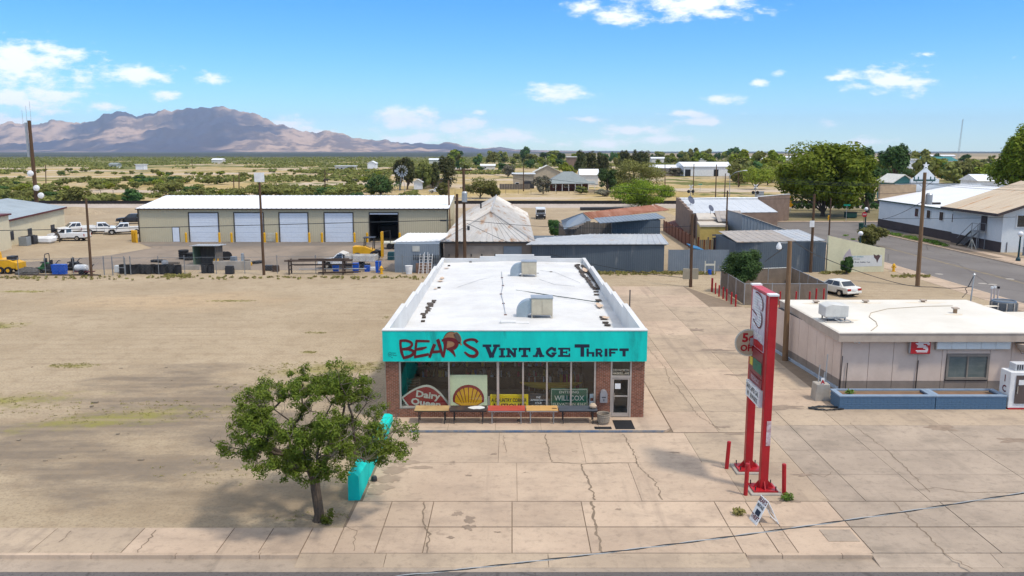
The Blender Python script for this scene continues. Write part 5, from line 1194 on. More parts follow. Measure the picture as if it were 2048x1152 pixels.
def bollard(px, py, lab, h=1.15, r_=.075, lean=(0, 0), mat=None, grp='red bollards', cap=True, nm='bollard'):
 c = G(px, py, .03) if not isinstance(px, tuple) else Vector(px)
 t = thing(nm, lab, 'bollard', (c.x, c.y, .0), group=grp)
 MB().tube([(0, 0, 0), (lean[0], lean[1], h)], r_, 10).build('post', mat or m_red, t, local=True, smooth=True)
 MB().lathe((lean[0], lean[1], h - .001), [(r_ * 1.02, 0), (r_ * .8, .035), (.003, .05)], 10).build('cap', mat or m_red, t, local=True); return t
bollard(1453, 937, 'leaning red bollard left of the far sign leg', 1.2, .085, (.06, 0), grp='red bollards round the pylon sign')
bollard(1491, 990, 'red bollard in front of the far sign leg', 1.3, .085, (.02, 0), grp='red bollards round the pylon sign')
bollard(1568, 990, 'red bollard right of the near sign leg', 1.28, .085, (-.06, 0), grp='red bollards round the pylon sign')
bollard(1533, 932, 'leaning red bollard half hidden behind the near sign leg', 1.15, .085, (-.12, 0), grp='red bollards round the pylon sign')
for i, (px, py) in enumerate(((1423.7, 583), (1430.7, 587.6), (1437.8, 592.6), (1446, 597), (1453, 601), (1462.5, 608), (1471, 613))):
 bollard(px, py, ('first', 'second', 'third', 'fourth', 'fifth', 'sixth', 'seventh')[i] + ' red bollard from the alley in the row along the tan slat fence', 1.3 if i == 0 else 1.05, .1 if i == 0 else .07, grp='red bollards along the slat fence')
for i, px in enumerate((1560, 1592, 1619, 1632, 1647)):
 x = WX(px, 598, 68.5)[0]; bollard((x, 68.5, 0), 0, ('leftmost', 'second', 'middle', 'fourth', 'rightmost') [i] + ' of five red bollards seen over the rear of the station roof', 1.6 + .25 * (i > 2), .07, grp='red bollards behind the station')
bollard(1566, 698, 'tall red bollard beside the light pole at the station corner', 2.1, .09, grp='red bollards')
t = thing('sandwich_board', 'white folding sidewalk board with red and dark lettering', 'sandwich board', (9.1, 27.9, .03))
c = G(1520, 1048, .03); TL = Vector((c.x + .12, c.y + .42, 1.02));
A_ = G(1498, 1037, .04); B_ = G(1512, 1051, .04); rt = (B_ - A_).normalized(); mid = Vector((-rt.y, rt.x, 0)); W_ = (B_ - A_).length
topA = A_ + mid * .42 + Vector((0, 0, .88)); topB = B_ + mid * .42 + Vector((0, 0, .88)); backA = A_ + mid * .86; backB = B_ + mid * .86
nf = rt.cross((topA - A_).normalized())
MB().prism([A_, B_, topB, topA], -nf * .03).build('front_panel', m_white, t); nb = rt.cross((topA - backA).normalized())
bw = MB()
for P0, P1 in ((backA, topA), (backB, topB)): bw.tube([P0, P1], .022, 4)
for k in (.05, .42, .97): bw.tube([backA.lerp(topA, k), backB.lerp(topB, k)], .02, 4)
bw.build('rear_frame', m_white, t)
MB().prism([backA.lerp(topA, .42), backB.lerp(topB, .42), backB.lerp(topB, .96), backA.lerp(topA, .96)], nb * .012).build('rear_panel', m_white, t)
up_ = (topA - A_).normalized()
for s_, k, h, mm, w in (("BEAR'S", .80, .17, m_maroon, .56), ('VINTAGE', .60, .12, m_ink, .5), ('THRIFT', .12, .17, m_maroon, .56)):
 text('lettering', s_, mm, t, A_.lerp(B_, .5) + up_ * k * (topA - A_).length, rt, up_, h, w, .03, lift=.006)
q = A_.lerp(B_, .5) + up_ * .40 + nf * .006
MB().poly([q - rt * .12 - up_ * .1, q + rt * .2 - up_ * .1, q + rt * .2 + up_ * .1, q - rt * .12 + up_ * .1]).build('arrow_patch', m_ink, t)
m_dryw = leafmat('dry_weed', (.34, .30, .10), (.22, .23, .06))
c = G(1575, 1000, .03); weed(c.x, c.y, .03, .3, 'low green weed in the joint near the pylon sign foot', 120); c = G(1477, 1029, .03); weed(c.x, c.y, .03, .28, 'dry yellow weed in the sidewalk joint by the sandwich board', 120, mat=m_dryw)
m_slat = M('tan_privacy_slat', (.27, .215, .165), .8, (.21, .165, .125), sc=1.4)
enc = thing('slat_fence', 'tan privacy slat fence enclosing a small yard with a tree', 'fence', (24, 75, 0)); cs = [(20.4, 79.6), (20.3, 71.0), (27.5, 71.0), (27.8, 81.2), (20.4, 79.6)]
for i in range(4):
 a, b_ = Vector(cs[i]), Vector(cs[i + 1]); n = max(2, int((b_ - a).length / 2.4))
 for k in range(n):
  p, q = a.lerp(b_, k / n), a.lerp(b_, (k + 1) / n); d = (q - p).normalized()
  if i == 3 and k == n - 1: continue
  MB().wall_strip(p + d * .05, q - d * .05, .06, 1.86, .11, .02).build('slat_panel', m_slat, enc)
  MB().tube([(p.x, p.y, 0), (p.x, p.y, 1.95)], .045, 7).build('fence_post', m_galv, enc)
 MB().tube([(a.x, a.y, 1.88), (b_.x, b_.y, 1.88)], .025, 5).build('top_rail', m_galv, enc)
# ================================================================ SHEDS AND YARDS BEHIND THE STORE
m_tin = M('weathered_tin', (.52, .50, .475), .5, (.42, .40, .37), sc=.5, metal=.25, rust=(.35, .235, .16), rth=.52, rsc=.8, streak=(1, .3, 1))
m_tinb = M('blue_grey_tin', (.225, .265, .305), .5, (.18, .215, .255), sc=.4, metal=.2, rust=(.36, .33, .31), rth=.66, rsc=.6)
m_shedw = M('slate_blue_sheet', (.095, .118, .14), .6, (.075, .096, .118), sc=.5, rust=(.15, .165, .175), rth=.58, rsc=.9, streak=(1, 1, .25))
m_gate = M('pale_blue_sheet', (.20, .23, .26), .55, (.155, .185, .215), sc=.4, rust=(.26, .27, .28), rth=.58, rsc=.5)
m_tinp = M('pale_tin_roof', (.47, .48, .48), .5, (.38, .395, .41), sc=.35, metal=.2, rust=(.38, .29, .22), rth=.56, rsc=.5)
m_rustr = M('rusty_red_roof', (.27, .105, .06), .8, (.36, .17, .11), sc=.7, rust=(.48, .36, .30), rth=.58, rsc=.9, streak=(.5, 1, 1))
m_brown = M('brown_roof_tin', (.40, .355, .31), .6, (.31, .275, .24), sc=.5, rust=(.40, .27, .17), rth=.57, rsc=.7, metal=.1)
m_adobe = M('brown_masonry', (.235, .165, .125), .9, (.18, .125, .095), sc=.8)
m_plank = M('grey_barn_wood', (.17, .145, .12), .95, (.11, .095, .08), sc=2, streak=(3, 3, .3))
m_taupe = M('taupe_block_wall', (.27, .225, .19), .9, (.22, .185, .155), sc=.6)
m_cream2 = M('pale_yellow_stucco', (.70, .655, .44), .85, (.62, .57, .38), sc=.6)
def roofpoly(name, pts, mat, parent, pitch=.6, t=.06):
 """pts: (px, py, z) x4, lower edge first"""
 P_ = [G(*p) for p in pts]
 return MB().roof_strip(P_[0], P_[1], P_[2], P_[3], pitch, .04, t).build(name, mat, parent)
# --- hip roofed warehouse
b = thing('hip_roof_warehouse', 'old warehouse under a tall rust streaked tin hip roof', 'warehouse', (-2.7, 92, 0))
e, rz_, xl, xr, xc = 3.30, 6.15, -8.0, 2.55, -2.55
MB().box(xl + .35, xr - .35, 92.5, 134.6, 0, e).build('wall', m_taupe, b)
MB().roof_strip((xl, 92, e), (xr, 92, e), (xc + .02, 98.8, rz_), (xc - .02, 98.8, rz_), .75, .05).build('roof_slope', m_tin, b)
MB().roof_strip((xr, 92, e), (xr, 135, e), (xc, 135, rz_), (xc, 98.8, rz_), .75, .05).build('roof_slope', m_tin, b)
MB().roof_strip((xl, 135, e), (xl, 92, e), (xc, 98.8, rz_), (xc, 135, rz_), .75, .05).build('roof_slope', m_tin, b)
rc = MB().tube([(xl, 92, e + .05), (xc, 98.8, rz_ + .06), (xc, 135, rz_ + .06)], .1, 5).tube([(xr, 92, e + .05), (xc, 98.8, rz_ + .06)], .1, 5); rc.build('ridge_cap', m_tin, b)
MB().box(xl + .05, xr - .05, 92.04, 92.12, e - .22, e - .01).build('eave_board', m_dark, b)
MB().box(-.95, 1.1, 92.44, 92.52, .2, 2.7).build('sliding_door', m_tinb, b); MB().box(-5.2, -1.05, 92.46, 92.52, .1, 2.75).build('wall_panel', M('tan_grey_panel', (.36, .31, .26), .9), b)
for x in (-7.1, -6.1, -4.6, -3.4, -1.9): MB().box(x - .06, x + .06, 92.40, 92.46, 1.55, 1.85).build('hinge_plate', m_dark, b)
MB().cyl((-5.0, 94.6, 4.2), .16, .6, 8).build('roof_vent', m_dark, b); MB().cyl((-4.4, 117, 5.3), .12, .7, 8).build('roof_vent', m_dark, b)
# --- lean-to left of it
b = thing('tin_lean_to', 'blue grey tin lean-to left of the hip roof warehouse', 'shed', (-10, 90.6, 0))
wt = MB().wall_strip((-13.0, 90.6), (-8.1, 90.6), 0, 3.2, .24, .012); wt.build('front_wall', m_tinb, b); MB().box(-12.98, -8.1, 90.65, 97, 0, 3.15).build('core_wall', m_tinb, b)
roofpoly('roof', ((785, 484, 3.25), (892, 482, 3.25), (897, 466, 3.85), (815, 466, 3.85)), m_white, b, .5)
MB().box(-11.0, -10.2, 90.54, 90.6, 2.35, 2.95).build('window', M('milky_pane', (.5, .5, .46), .4), b)
x0 = WX(852, 530, 90.2)[0]
for k in range(3):
 o = thing('step_ladder', ('left', 'middle', 'right')[k] + ' of three aluminium ladders leaning on the tin lean-to', 'ladder', (x0 - .6 + k * .55, 90, 0), group='ladders leaning on the lean-to')
 lx = x0 - .75 + k * .5
 for s_ in (0, .36): MB().tube([(lx + s_, 89.6, 0), (lx + s_ + .1, 90.45, 2.1 + .2 * (k % 2))], .03, 4).build('rail', m_white, o)
 for j in range(6): MB().tube([(lx + .015 * j, 89.7 + .13 * j, .3 + .3 * j), (lx + .36 + .015 * j, 89.7 + .13 * j, .3 + .3 * j)], .02, 4).build('rung', m_white, o)
fe = thing('picket_row', 'row of dark pointed bars standing along the tin lean-to', 'fence', (-9, 90.2, 1.2))
for k in range(16): MB().box(-10.9 + k * .2, -10.84 + k * .2, 90.40, 90.44, 1.0 if k > 8 else 1.4, 2.0).build('picket', m_dark, fe)
MB().box(-10.95, -7.8, 90.42, 90.47, 1.5, 1.56).build('rail', m_dark, fe)
o = MB().lathe((WX(818, 545, 89.5)[0], 89.5, 0), [(.32, 0), (.42, .9), (.45, .92), (.40, .9)], 14).build('bucket', m_white); tag(o, 'white plastic tub on the ground in front of the tin lean-to', 'tub')
o = MB().box(-10.6, -8.9, 90.05, 90.3, 0, 1.1).build('scrap_sheet', M('brown_scrap', (.16, .09, .06), .9, (.22, .14, .1), sc=3)); tag(o, 'brown rusty sheet stood against the tin lean-to', 'scrap metal')
# --- long blue shed
b = thing('long_shed', 'long slate blue sheet metal shed right behind the store', 'shed', (9.8, 91, 0))
MB().wall_strip((2.2, 91), (16.9, 91), 0, 3.1, .24, .012).build('front_wall', m_shedw, b); MB().wall_strip((16.9, 91), (16.9, 101), 0, 3.1, .35, .03).build('end_wall', m_gate, b)
MB().box(2.3, 16.85, 91.06, 101, 0, 3.05).build('core_wall', m_shedw, b)
for a, c in (((1052, 489, 3.15), (1130, 488.6, 3.15)), ((1130, 488.6, 3.15), (1235, 488.2, 3.15)), ((1235, 488.2, 3.15), (1338, 488, 3.15))):
 k0, k1 = (a[0] - 1052) / 286, (c[0] - 1052) / 286
 roofpoly('roof_sheet', (a, c, (1130 + k1 * 192 - (1 - k1) * 0, 468, 3.55), (1130 + k0 * 192 - (55 if k0 == 0 else 0), 468 + (8 if k0 == 0 else 0), 3.55)), m_tinp, b, .7)
MB().box(2.1, 17.1, 90.9, 90.98, 2.98, 3.1).build('eave_board', m_dark, b)
# --- tall blue shed behind
b = thing('tall_shed', 'taller slate blue shed with a pale blue mono pitch roof', 'shed', (16, 103, 0))
x0, x1 = WX(1225, 446, 103)[0], WX(1321, 440, 103)[0]
MB().wall_strip((x0, 103), (x1, 103), 0, 4.75, .24, .012).build('front_wall', m_shedw, b); MB().box(x0, x1, 103.06, 110, 0, 4.6).build('core_wall', m_shedw, b); MB().wall_strip((x1, 103), (x1, 110), 0, 4.8, .35, .03).build('end_wall', m_gate, b)
roofpoly('roof', ((1200, 446, 4.8), (1331, 436, 4.95), (1312, 426, 5.3), (1188, 436, 5.15)), m_tinb, b, .6)
# --- barn with the rusty roof
b = thing('barn', 'grey plank barn with a rusty red tin roof', 'barn', (11, 106, 0))
x0, x1 = WX(1131, 455, 104)[0], WX(1222, 455, 104)[0]
for k in range(20):
 xa, xb_ = x0 + (x1 - x0) * k / 20, x0 + (x1 - x0) * (k + 1) / 20; zt = 3.0 + 1.5 * min(1, k / 9)
 MB().box(xa + .01, xb_ - .015, 103.9 + random.uniform(-.03, .03), 104, 0, zt + random.uniform(-.1, .1)).build('plank', m_plank, b)
MB().box(x0 + .05, x1, 104.02, 120, 0, 3.0).build('core_wall', m_plank, b)
roofpoly('roof_slope', ((1183, 438, 4.4), (1339, 420, 4.4), (1310, 409, 5.3), (1166, 425, 5.3)), m_rustr, b, .8)
roofpoly('roof_slope', ((1128, 458, 3.7), (1122, 441, 3.7), (1165, 426, 5.3), (1182, 440, 4.7)), m_tinb, b, .6)
m_bush = leafmat('dark_bush_leaves', (.05,.1,.02),(.08,.13,.03))
# --- gate fence and right shed
g_ = thing('sheet_gate', 'pale blue sheet metal gate between the two blue sheds', 'gate', (20, 91.4, 0))
for k in range(3):
 a, c = 17.5 + k * 2.25, 19.72 + k * 2.25; MB().wall_strip((a, 91.4), (c, 91.4), .05, 2.45, .24, .012).build('gate_panel', m_gate, g_); MB().box(a - .06, a, 91.42, 91.52, 0, 2.5).build('gate_post', m_galv, g_)
b = thing('right_shed', 'slate blue shed with a rust streaked brownish roof by the yellow wall', 'shed', (30, 91, 0))
x0, x1 = WX(1470, 500, 90.9)[0], WX(1652, 500, 90.9)[0]
MB().wall_strip((x0, 90.9), (x1, 90.9), 0, 3.35, .24, .012).build('front_wall', m_shedw, b); MB().box(x0 + .05, x1 - .05, 90.96, 100, 0, 3.3).build('core_wall', m_shedw, b)
for k in range(3):
 u0, u1 = k / 3, (k + 1) / 3
 roofpoly('roof_sheet', ((1474 + u0 * 178, 484 - u0 * 3, 3.42), (1474 + u1 * 178, 484 - u1 * 3, 3.42), (1437 + u1 * 160, 462 - u1 * 3, 3.75), (1437 + u0 * 160, 462 - u0 * 3, 3.75)), m_brown if k < 2 else m_tinp, b, .7)
# --- flat roofed masonry building with lean-tos
b = thing('masonry_building', 'brown masonry building with a pale grey roof and stepped parapet', 'building', (33, 130, 0))
bl, br_, fl, fr_ = G(1357, 399, 4.6), G(1515, 398, 4.6), G(1386, 426, 3.9), G(1556, 424, 3.9)
MB().roof_strip(fl, fr_, br_, bl, 1.2, .03).build('roof', M('pale_grey_roofing', (.54, .56, .58), .6, (.48, .50, .52), sc=.3), b)
MB().prism([(bl.x, bl.y, 0), (br_.x, br_.y, 0), (fr_.x, fr_.y, 0), (fl.x, fl.y, 0)], (0, 0, 3.8)).build('core_wall', m_adobe, b)
d = (fl - bl)
for i in range(5):
 p, q = bl + d * (i / 5), bl + d * ((i + 1) / 5); h = 5.0 - i * .2
 MB().prism([(p.x - .45, p.y, 0), (p.x, p.y, 0), (q.x, q.y, 0), (q.x - .45, q.y, 0)], (0, 0, h)).build('stepped_wall', m_adobe, b)
d = (fr_ - br_); pr = [br_ + Vector((.02, 0, 0)), fr_ + Vector((.02, 0, 0))]
wr = G(1562, 440, 0)
MB().prism([(br_.x + .02, br_.y, 0), (br_.x + .4, br_.y, 0), (wr.x + 1.5, wr.y, 0), (wr.x + 1.1, wr.y, 0)], (0, 0, 5.0)).build('parapet', m_adobe, b)
MB().prism([(br_.x, br_.y, 5.0), (br_.x + .42, br_.y, 5.0), (wr.x + 1.52, wr.y, 5.0), (wr.x + 1.08, wr.y, 5.0)], (0, 0, .12)).build('coping', m_white, b)
MB().tube([bl + Vector((0, 0, .15)), br_ + Vector((0, 0, .15))], .2, 6).build('coping', m_white, b)
def dish(lab, px, py, Y, r_, mat, flip=1):
 x, z = WX(px, py, Y); t = thing('satellite_dish', lab, 'satellite dish', (x, Y, z))
 MB().tube([(0, 0, -r_ * 1.6), (0, 0, 0)], .04, 5).build('mast', m_galv, t, local=True)
 prof = [(.01, 0), (r_ * .5, .06 * r_), (r_, .25 * r_), (r_ * 1.02, .27 * r_)]
 o = MB().lathe((0, 0, 0), prof, 16).build('dish', mat, t, local=True, smooth=True); o.rotation_euler = (R(60), 0, R(40) * flip); return t
dish('large grey satellite dish on the stepped parapet', 1381, 401, 140, .75, M('dish_grey', (.10, .11, .15), .5))
dish('small grey satellite dish low on the pale grey roof', 1421, 417, 117, .5, M('dish_grey', (.10, .11, .15), .5))
b = thing('tan_roof_annex', 'annex with a tan flat roof in front of the masonry building', 'building', (27, 112, 0))
p = [G(1396, 438, 3.9), G(1434, 438, 3.9), G(1426, 426, 3.9), G(1392, 426, 3.9)]
MB().plate(p, .2).build('roof', M('tan_roll_roof', (.58, .52, .44), .8), b); MB().prism([(q.x, q.y, 0) for q in p], (0, 0, 3.68)).build('wall', m_adobe, b)
b = thing('brown_roof_annex', 'small annex under a brown grey ribbed roof beside the satellite dish', 'building', (30, 112, 0))
roofpoly('roof', ((1436, 443, 3.8), (1487, 442, 3.8), (1481, 421, 4.8), (1429, 422, 4.8)), m_brown, b, .7); q = [G(1436, 443, 3.8), G(1487, 442, 3.8), G(1481, 421, 4.8), G(1429, 422, 4.8)]
MB().prism([(v.x, v.y + .2, 0) for v in q], (0, 0, 3.6)).build('wall', m_adobe, b)
b = thing('sloping_shed', 'blue grey tin shed with a roofline falling to the right', 'shed', (36, 108, 0))
a_, c_ = G(1484, 462, 0), G(1594, 466, 0); a_ = Vector((WX(1484, 450, 106)[0], 106, 0)); c_ = Vector((WX(1594, 456, 106)[0], 106, 0))
MB().wall_strip(a_, c_, 0, 3, .4, .04, top=lambda u: 5.3 - 2.5 * u).build('front_wall', m_gate, b)
MB().prism([(a_.x, 106.05, 0), (c_.x, 106.05, 0), (c_.x, 106.05, 2.75), (a_.x, 106.05, 5.25)], (0, 8, 0)).build('core_wall', m_tinb, b)
MB().roof_strip((c_.x + .1, 105.9, 2.82), (c_.x + .1, 114, 2.82), (a_.x - .1, 114, 5.34), (a_.x - .1, 105.9, 5.34), .7, .04).build('roof', m_brown, b)
b = thing('yellow_annex', 'small yellow annex with a pale flat roof in the back yard', 'building', (26, 106, 0))
p = [G(1400, 450, 3.6), G(1455, 450, 3.6), G(1448, 442, 3.6), G(1394, 442, 3.6)]; MB().plate(p, .25).build('roof', M('tan_roll_roof', (.58, .52, .44), .8), b)
MB().prism([(q.x + .1, q.y + .1, 0) for q in p], (0, 0, 3.34)).build('wall', M('mustard_wall', (.55, .40, .12), .8), b)
b = thing('skylight_annex', 'low pale roof with a dark skylight behind the back yard pergola', 'building', (29, 106, 0))
p = [G(1463, 453, 3.0), G(1497, 452, 3.0), G(1483, 443, 3.1), G(1456, 444, 3.1)]; MB().plate(p, .2).build('roof', M('tan_roll_roof', (.58, .52, .44), .8), b); MB().prism([(q.x, q.y + .1, 0) for q in p], (0, 0, 2.75)).build('wall', m_adobe, b)
c = G(1473, 447, 3.1); MB().box(c.x - .6, c.x + .6, c.y - .6, c.y + .6, 3.02, 3.2).build('skylight', m_glass, b)
# --- pergola, deck, blue tarp, wooden fence in the back yard
m_deck0 = M('dark_red_board', (.11, .03, .02), .85)
t = thing('pergola', 'dark weathered timber pergola in the back yard', 'pergola', (26.5, 100, 0))
for px in (1429, 1446, 1459, 1470): x = WX(px, 470, 100)[0]; MB().box(x - .09, x + .09, 99.9, 100.1, 0, 2.9).build('post', m_dark, t)
for px in (1437, 1465): x = WX(px, 470, 104)[0]; MB().box(x - .09, x + .09, 103.9, 104.1, 0, 2.9).build('post', m_dark, t)
MB().box(WX(1425, 460, 100)[0], WX(1474, 460, 100)[0], 99.95, 100.05, 2.7, 2.92).box(WX(1425, 460, 104)[0], WX(1474, 460, 104)[0], 103.95, 104.05, 2.7, 2.92).build('beam', m_plank, t)
t = thing('patio_screen', 'dark slatted timber screen before the mustard wall of the yard annex', 'screen', (26, 107, 0)); xa, xb_ = WX(1396, 470, 107)[0], WX(1458, 470, 107)[0]
for k in range(16):
 q = xa + (xb_ - xa) * k / 16; MB().box(q, q + .2, 107, 107.05, 0, 1.9 + .35 * (k % 5 == 0)).build('board', m_plank if k % 3 else m_deck0, t)
t = thing('blue_pool_cover', 'bright blue tarp panel slung beside the wooden fence', 'tarp', (24.6, 98, 0)); a = Vector((WX(1387, 490, 98)[0], 98, 0)); MB().prism([(a.x, 98, 1.9), (a.x + 1.6, 99, 1.5), (a.x + 1.6, 103, 1.5), (a.x, 102, 2.0)], (0, 0, -.12)).build('sheet', M('tarp_blue', (.03, .17, .36), .6), t)
t = thing('patio_deck', 'dark red deck with furniture behind the wooden fence', 'deck', (24, 118, 0)); m_deck = M('dark_red_deck', (.13, .035, .022), .8, (.09, .028, .02), sc=1)
q = [G(1329, 446, .5), G(1396, 470, .5), G(1408, 452, .5), G(1362, 437, .5)]; MB().plate(q, .4).build('deck', m_deck, t)
r2 = random.Random(17)
for k in range(9):
 c = q[0].lerp(q[1], r2.uniform(.1, .9)).lerp(q[3].lerp(q[2], .5), r2.uniform(.1, .9)); m = (m_deck, m_dark, m_white, m_plank)[k % 4]
 o = thing('patio_chair', ('red brown', 'black', 'white', 'grey wooden')[k % 4] + ' patio chair on the dark red deck, ' + ('nearest the fence', 'by the wall', 'in the deck middle')[k // 4], 'chair', (c.x, c.y, .5), r2.uniform(0, 6), group='patio chairs on the deck')
 MB().box(-.25, .25, -.25, .25, .4, .46).build('seat', m, o, local=True); MB().box(-.25, .25, .2, .25, .46, .95).build('backrest', m, o, local=True)
 for sx in (-.22, .22):
  for sy in (-.22, .22): MB().box(sx - .02, sx + .02, sy - .02, sy + .02, 0, .4).build('leg', m, o, local=True)
t = thing('board_fence', 'red brown board fence running back along the yard', 'fence', (24.5, 112, 0)); m_redw = M('red_cedar_board', (.19, .075, .04), .85, (.14, .055, .03), sc=2, streak=(2, 2, .4))
pa, pb = G(1327, 462, 0), G(1386, 500, 0)
for k in range(9):
 p, q = pa.lerp(pb, k / 9), pa.lerp(pb, (k + 1) / 9); d = (q - p).normalized(); n = Vector((-d.y, d.x, 0)) * .06
 MB().prism([p + d * .05, q - d * .05, q - d * .05 + n, p + d * .05 + n], (0, 0, 1.75)).build('fence_panel', m_redw, t); MB().prism([p - n, p + d * .12 - n, p + d * .12 + n * 1.5, p + n * 1.5], (0, 0, 1.9)).build('fence_post', M('dark_cedar', (.09, .03, .018), .85), t)
t = thing('gate_frame', 'low pale timber frame with a blue bucket before the sheet gate', 'stand', (20.5, 89, 0)); a, c = WX(1410, 540, 89)[0], WX(1429, 540, 89)[0]
for x in (a, c): MB().box(x - .05, x + .05, 88.95, 89.05, 0, 1.5).build('post', m_cream, t)
MB().box(a, c, 88.94, 88.98, 1.0, 1.2).build('rail', m_cream, t); MB().cyl(((a + c) / 2, 89, .0), .2, .55, 10).build('bucket', m_blueplastic, t)
# --- yellow wall with the painted advertisement
t = thing('mural_wall', 'pale yellow stucco wall with a faded painted advertisement', 'wall', (38, 91, 0)); x0, x1 = WX(1653, 545, 91)[0], WX(1767, 543, 91)[0]
MB().prism([(x0, 91, 0), (x1, 91, 0), (x1, 91, 2.65), (x0 + (x1 - x0) * .9, 91, 2.75), (x0, 91, 4.05)], (0, .35, 0)).build('wall_body', m_cream2, t)
mf = lambda px, py, l=.01: (WX(px, py, 91)[0], 91 - l, WX(px, py, 91)[1])
MB().poly([mf(1687, 534), mf(1764, 532), mf(1764, 510), mf(1687, 512)]).build('painted_panel', M('faded_white_panel', (.60, .60, .58), .8, (.66, .65, .6), sc=2), t)
f = Flat(lambda a, b_, l: mf(a, b_, l)); f.poly([(1688, 530), (1686, 518), (1690, 508), (1697, 500), (1700, 497), (1702, 506), (1705, 514), (1700, 522), (1694, 524)], .014); f.build('horse_picture', M('pale_lilac_paint', (.50, .42, .44), .8), t)
f = Flat(lambda a, b_, l: mf(a, b_, l)); f.poly([(1747, 508), (1752, 511), (1757, 509), (1761, 512), (1757, 519), (1754, 526), (1752, 519), (1748, 515)], .014); f.build('saddle_picture', M('brown_mural_paint', (.12, .07, .07), .8), t)
text('lettering', "Baker's Saddlery", M('teal_mural_paint', (.12, .36, .40), .8), t, mf(1714, 514.6), (1, 0, 0), (0, 0, 1), .16, 1.45, .01, lift=.006)
text('lettering', 'OPEN DAILY', m_dark, t, mf(1713, 519), (1, 0, 0), (0, 0, 1), .11, .8, .0, lift=.006); text('lettering', 'Boots  Saddles  Tack', m_ink, t, mf(1725, 525.5), (1, 0, 0), (0, 0, 1), .15, 1.7, .01, lift=.006)
# ================================================================ THE WHITE BUILDING ACROSS THE SIDE STREET
m_wwall = M('white_stucco', (.66, .68, .68), .8, (.60, .63, .64), sc=.5); m_wains = M('dark_brown_wainscot', (.07, .055, .055), .85)
m_wroof = M('white_metal_roof', (.70, .71, .73), .5, amt=.05, sc=.3)
b = thing('white_hall', 'long white hall with a dark base and a star topped front', 'building', (66, 130, 0)); XW = 65.7
MB().box(XW, 95, 112, 148, 0, 4.6).build('wall', m_wwall, b); MB().box(XW - .05, XW, 108.9, 148.05, 0, 1.35).build('wainscot', m_wains, b)
MB().roof_strip((XW - .4, 112, 4.75), (XW - .4, 148, 4.75), (80, 148, 7.5), (80, 112, 7.5), 1.0, .03).build('roof_slope', m_wroof, b); MB().roof_strip((95, 148, 4.75), (95, 112, 4.75), (80, 112, 7.5), (80, 148, 7.5), 1.0, .03).build('roof_slope', m_wroof, b)
MB().box(XW - .42, XW - .3, 112, 148, 4.55, 4.74).build('fascia', M('dark_green_trim', (.02, .07, .06), .6), b)
for px in (1835, 1859, 1885, 1911):
 a = ray(px, 420); k = XW / a[0]; y = a[1] * k
 wn = MB().box(XW - .10, XW - .02, y - .62, y + .62, 2.75, 4.2).build('window_frame', m_white, b); MB().box(XW - .13, XW - .1, y - .52, y + .52, 2.85, 4.1).build('pane', m_glass, wn)
MB().box(XW - .1, 72, 147.9, 148.6, 4.6, 7.4).build('side_parapet', M('sheathing_board', (.45, .32, .2), .9), b)
xa = WX(1820, 366, 149)[0]; xb_ = WX(1876, 366, 149)[0]; xm = (xa + xb_) / 2
MB().box(XW + 3, 84, 148.7, 149.1, 4.6, 7.5).build('false_front', m_wwall, b); MB().box(xa, xb_, 148.65, 149.15, 7.5, 8.4).build('false_front', m_wwall, b)
MB().prism([(xm - 2.1, 148.6, 8.4), (xm + 2.1, 148.6, 8.4), (xm + .1, 148.6, 10.3), (xm - .1, 148.6, 10.3)], (0, .6, 0)).build('gable_peak', m_wwall, b)
star = []
for i in range(10): a = R(90 + 36 * i); q = .62 if i % 2 == 0 else .25; star.append((xm + q * math.cos(a), 148.7, 10.75 + q * math.sin(a)))
MB().prism(star, (0, .2, 0)).build('star', m_white, b)
b = thing('rust_roof_house', 'white gabled house with a rust streaked tan metal roof', 'house', (70, 109, 0))
m_tanroof = M('rust_streaked_tan_roof', (.56, .46, .34), .6, (.48, .38, .27), sc=.3, rust=(.40, .20, .09), rth=.56, rsc=.35, streak=(.25, 2.2, 1))
MB().box(64.9, 85, 109, 121.5, 0, 5.2).build('wall', m_wwall, b); MB().prism([(64.9, 109, 5.2), (85, 109, 5.2), (75, 109, 8.6)], (0, 12.5, 0)).build('gable', m_wwall, b)
ov = [(63.6, 108.0, 5.15), (63.6, 122.5, 5.15), (75, 122.5, 8.95), (75, 108.0, 8.95)]
MB().roof_strip(*ov, .9, .05).build('roof_slope', m_tanroof, b); MB().roof_strip((86.4, 122.5, 5.15), (86.4, 108, 5.15), (75, 108, 8.95), (75, 122.5, 8.95), .9, .05).build('roof_slope', m_tanroof, b)
MB().prism([(63.5, 107.95, 4.85), (63.5, 107.95, 5.2), (75, 107.95, 9.0), (75, 107.95, 8.65)], (0, .12, 0)).build('barge_board', m_wains, b); MB().box(63.45, 63.6, 108, 122.5, 4.85, 5.2).build('fascia', m_wains, b)
MB().box(64.84, 64.9, 108.9, 121.5, 0, 1.35).build('wainscot', m_wains, b)
wn = MB().box(66.6, 69.2, 108.88, 108.98, 3.3, 5.0).build('window_frame', m_white, b); MB().box(66.75, 69.05, 108.84, 108.88, 3.42, 4.9).build('pane', m_glass, wn); MB().box(68.0, 69.6, 108.9, 109.0, .6, 2.1).build('door', m_wains, b)
y = 113.2; d_ = MB().box(64.76, 64.84, y - .6, y + .7, 2.5, 4.5).build('stair_door', m_wains, b)
MB().box(66, 72, 105.6, 106, 0, 1.1).build('yard_wall', m_gate, b)
t = thing('outside_stair', 'steep grey metal outside stair against the white hall', 'stair', (63.9, 114, 0)); m_st = M('stair_grey', (.26, .27, .28), .6)
MB().box(63.6, 64.7, 112.4, 113.9, 2.42, 2.5).build('landing', m_st, t)
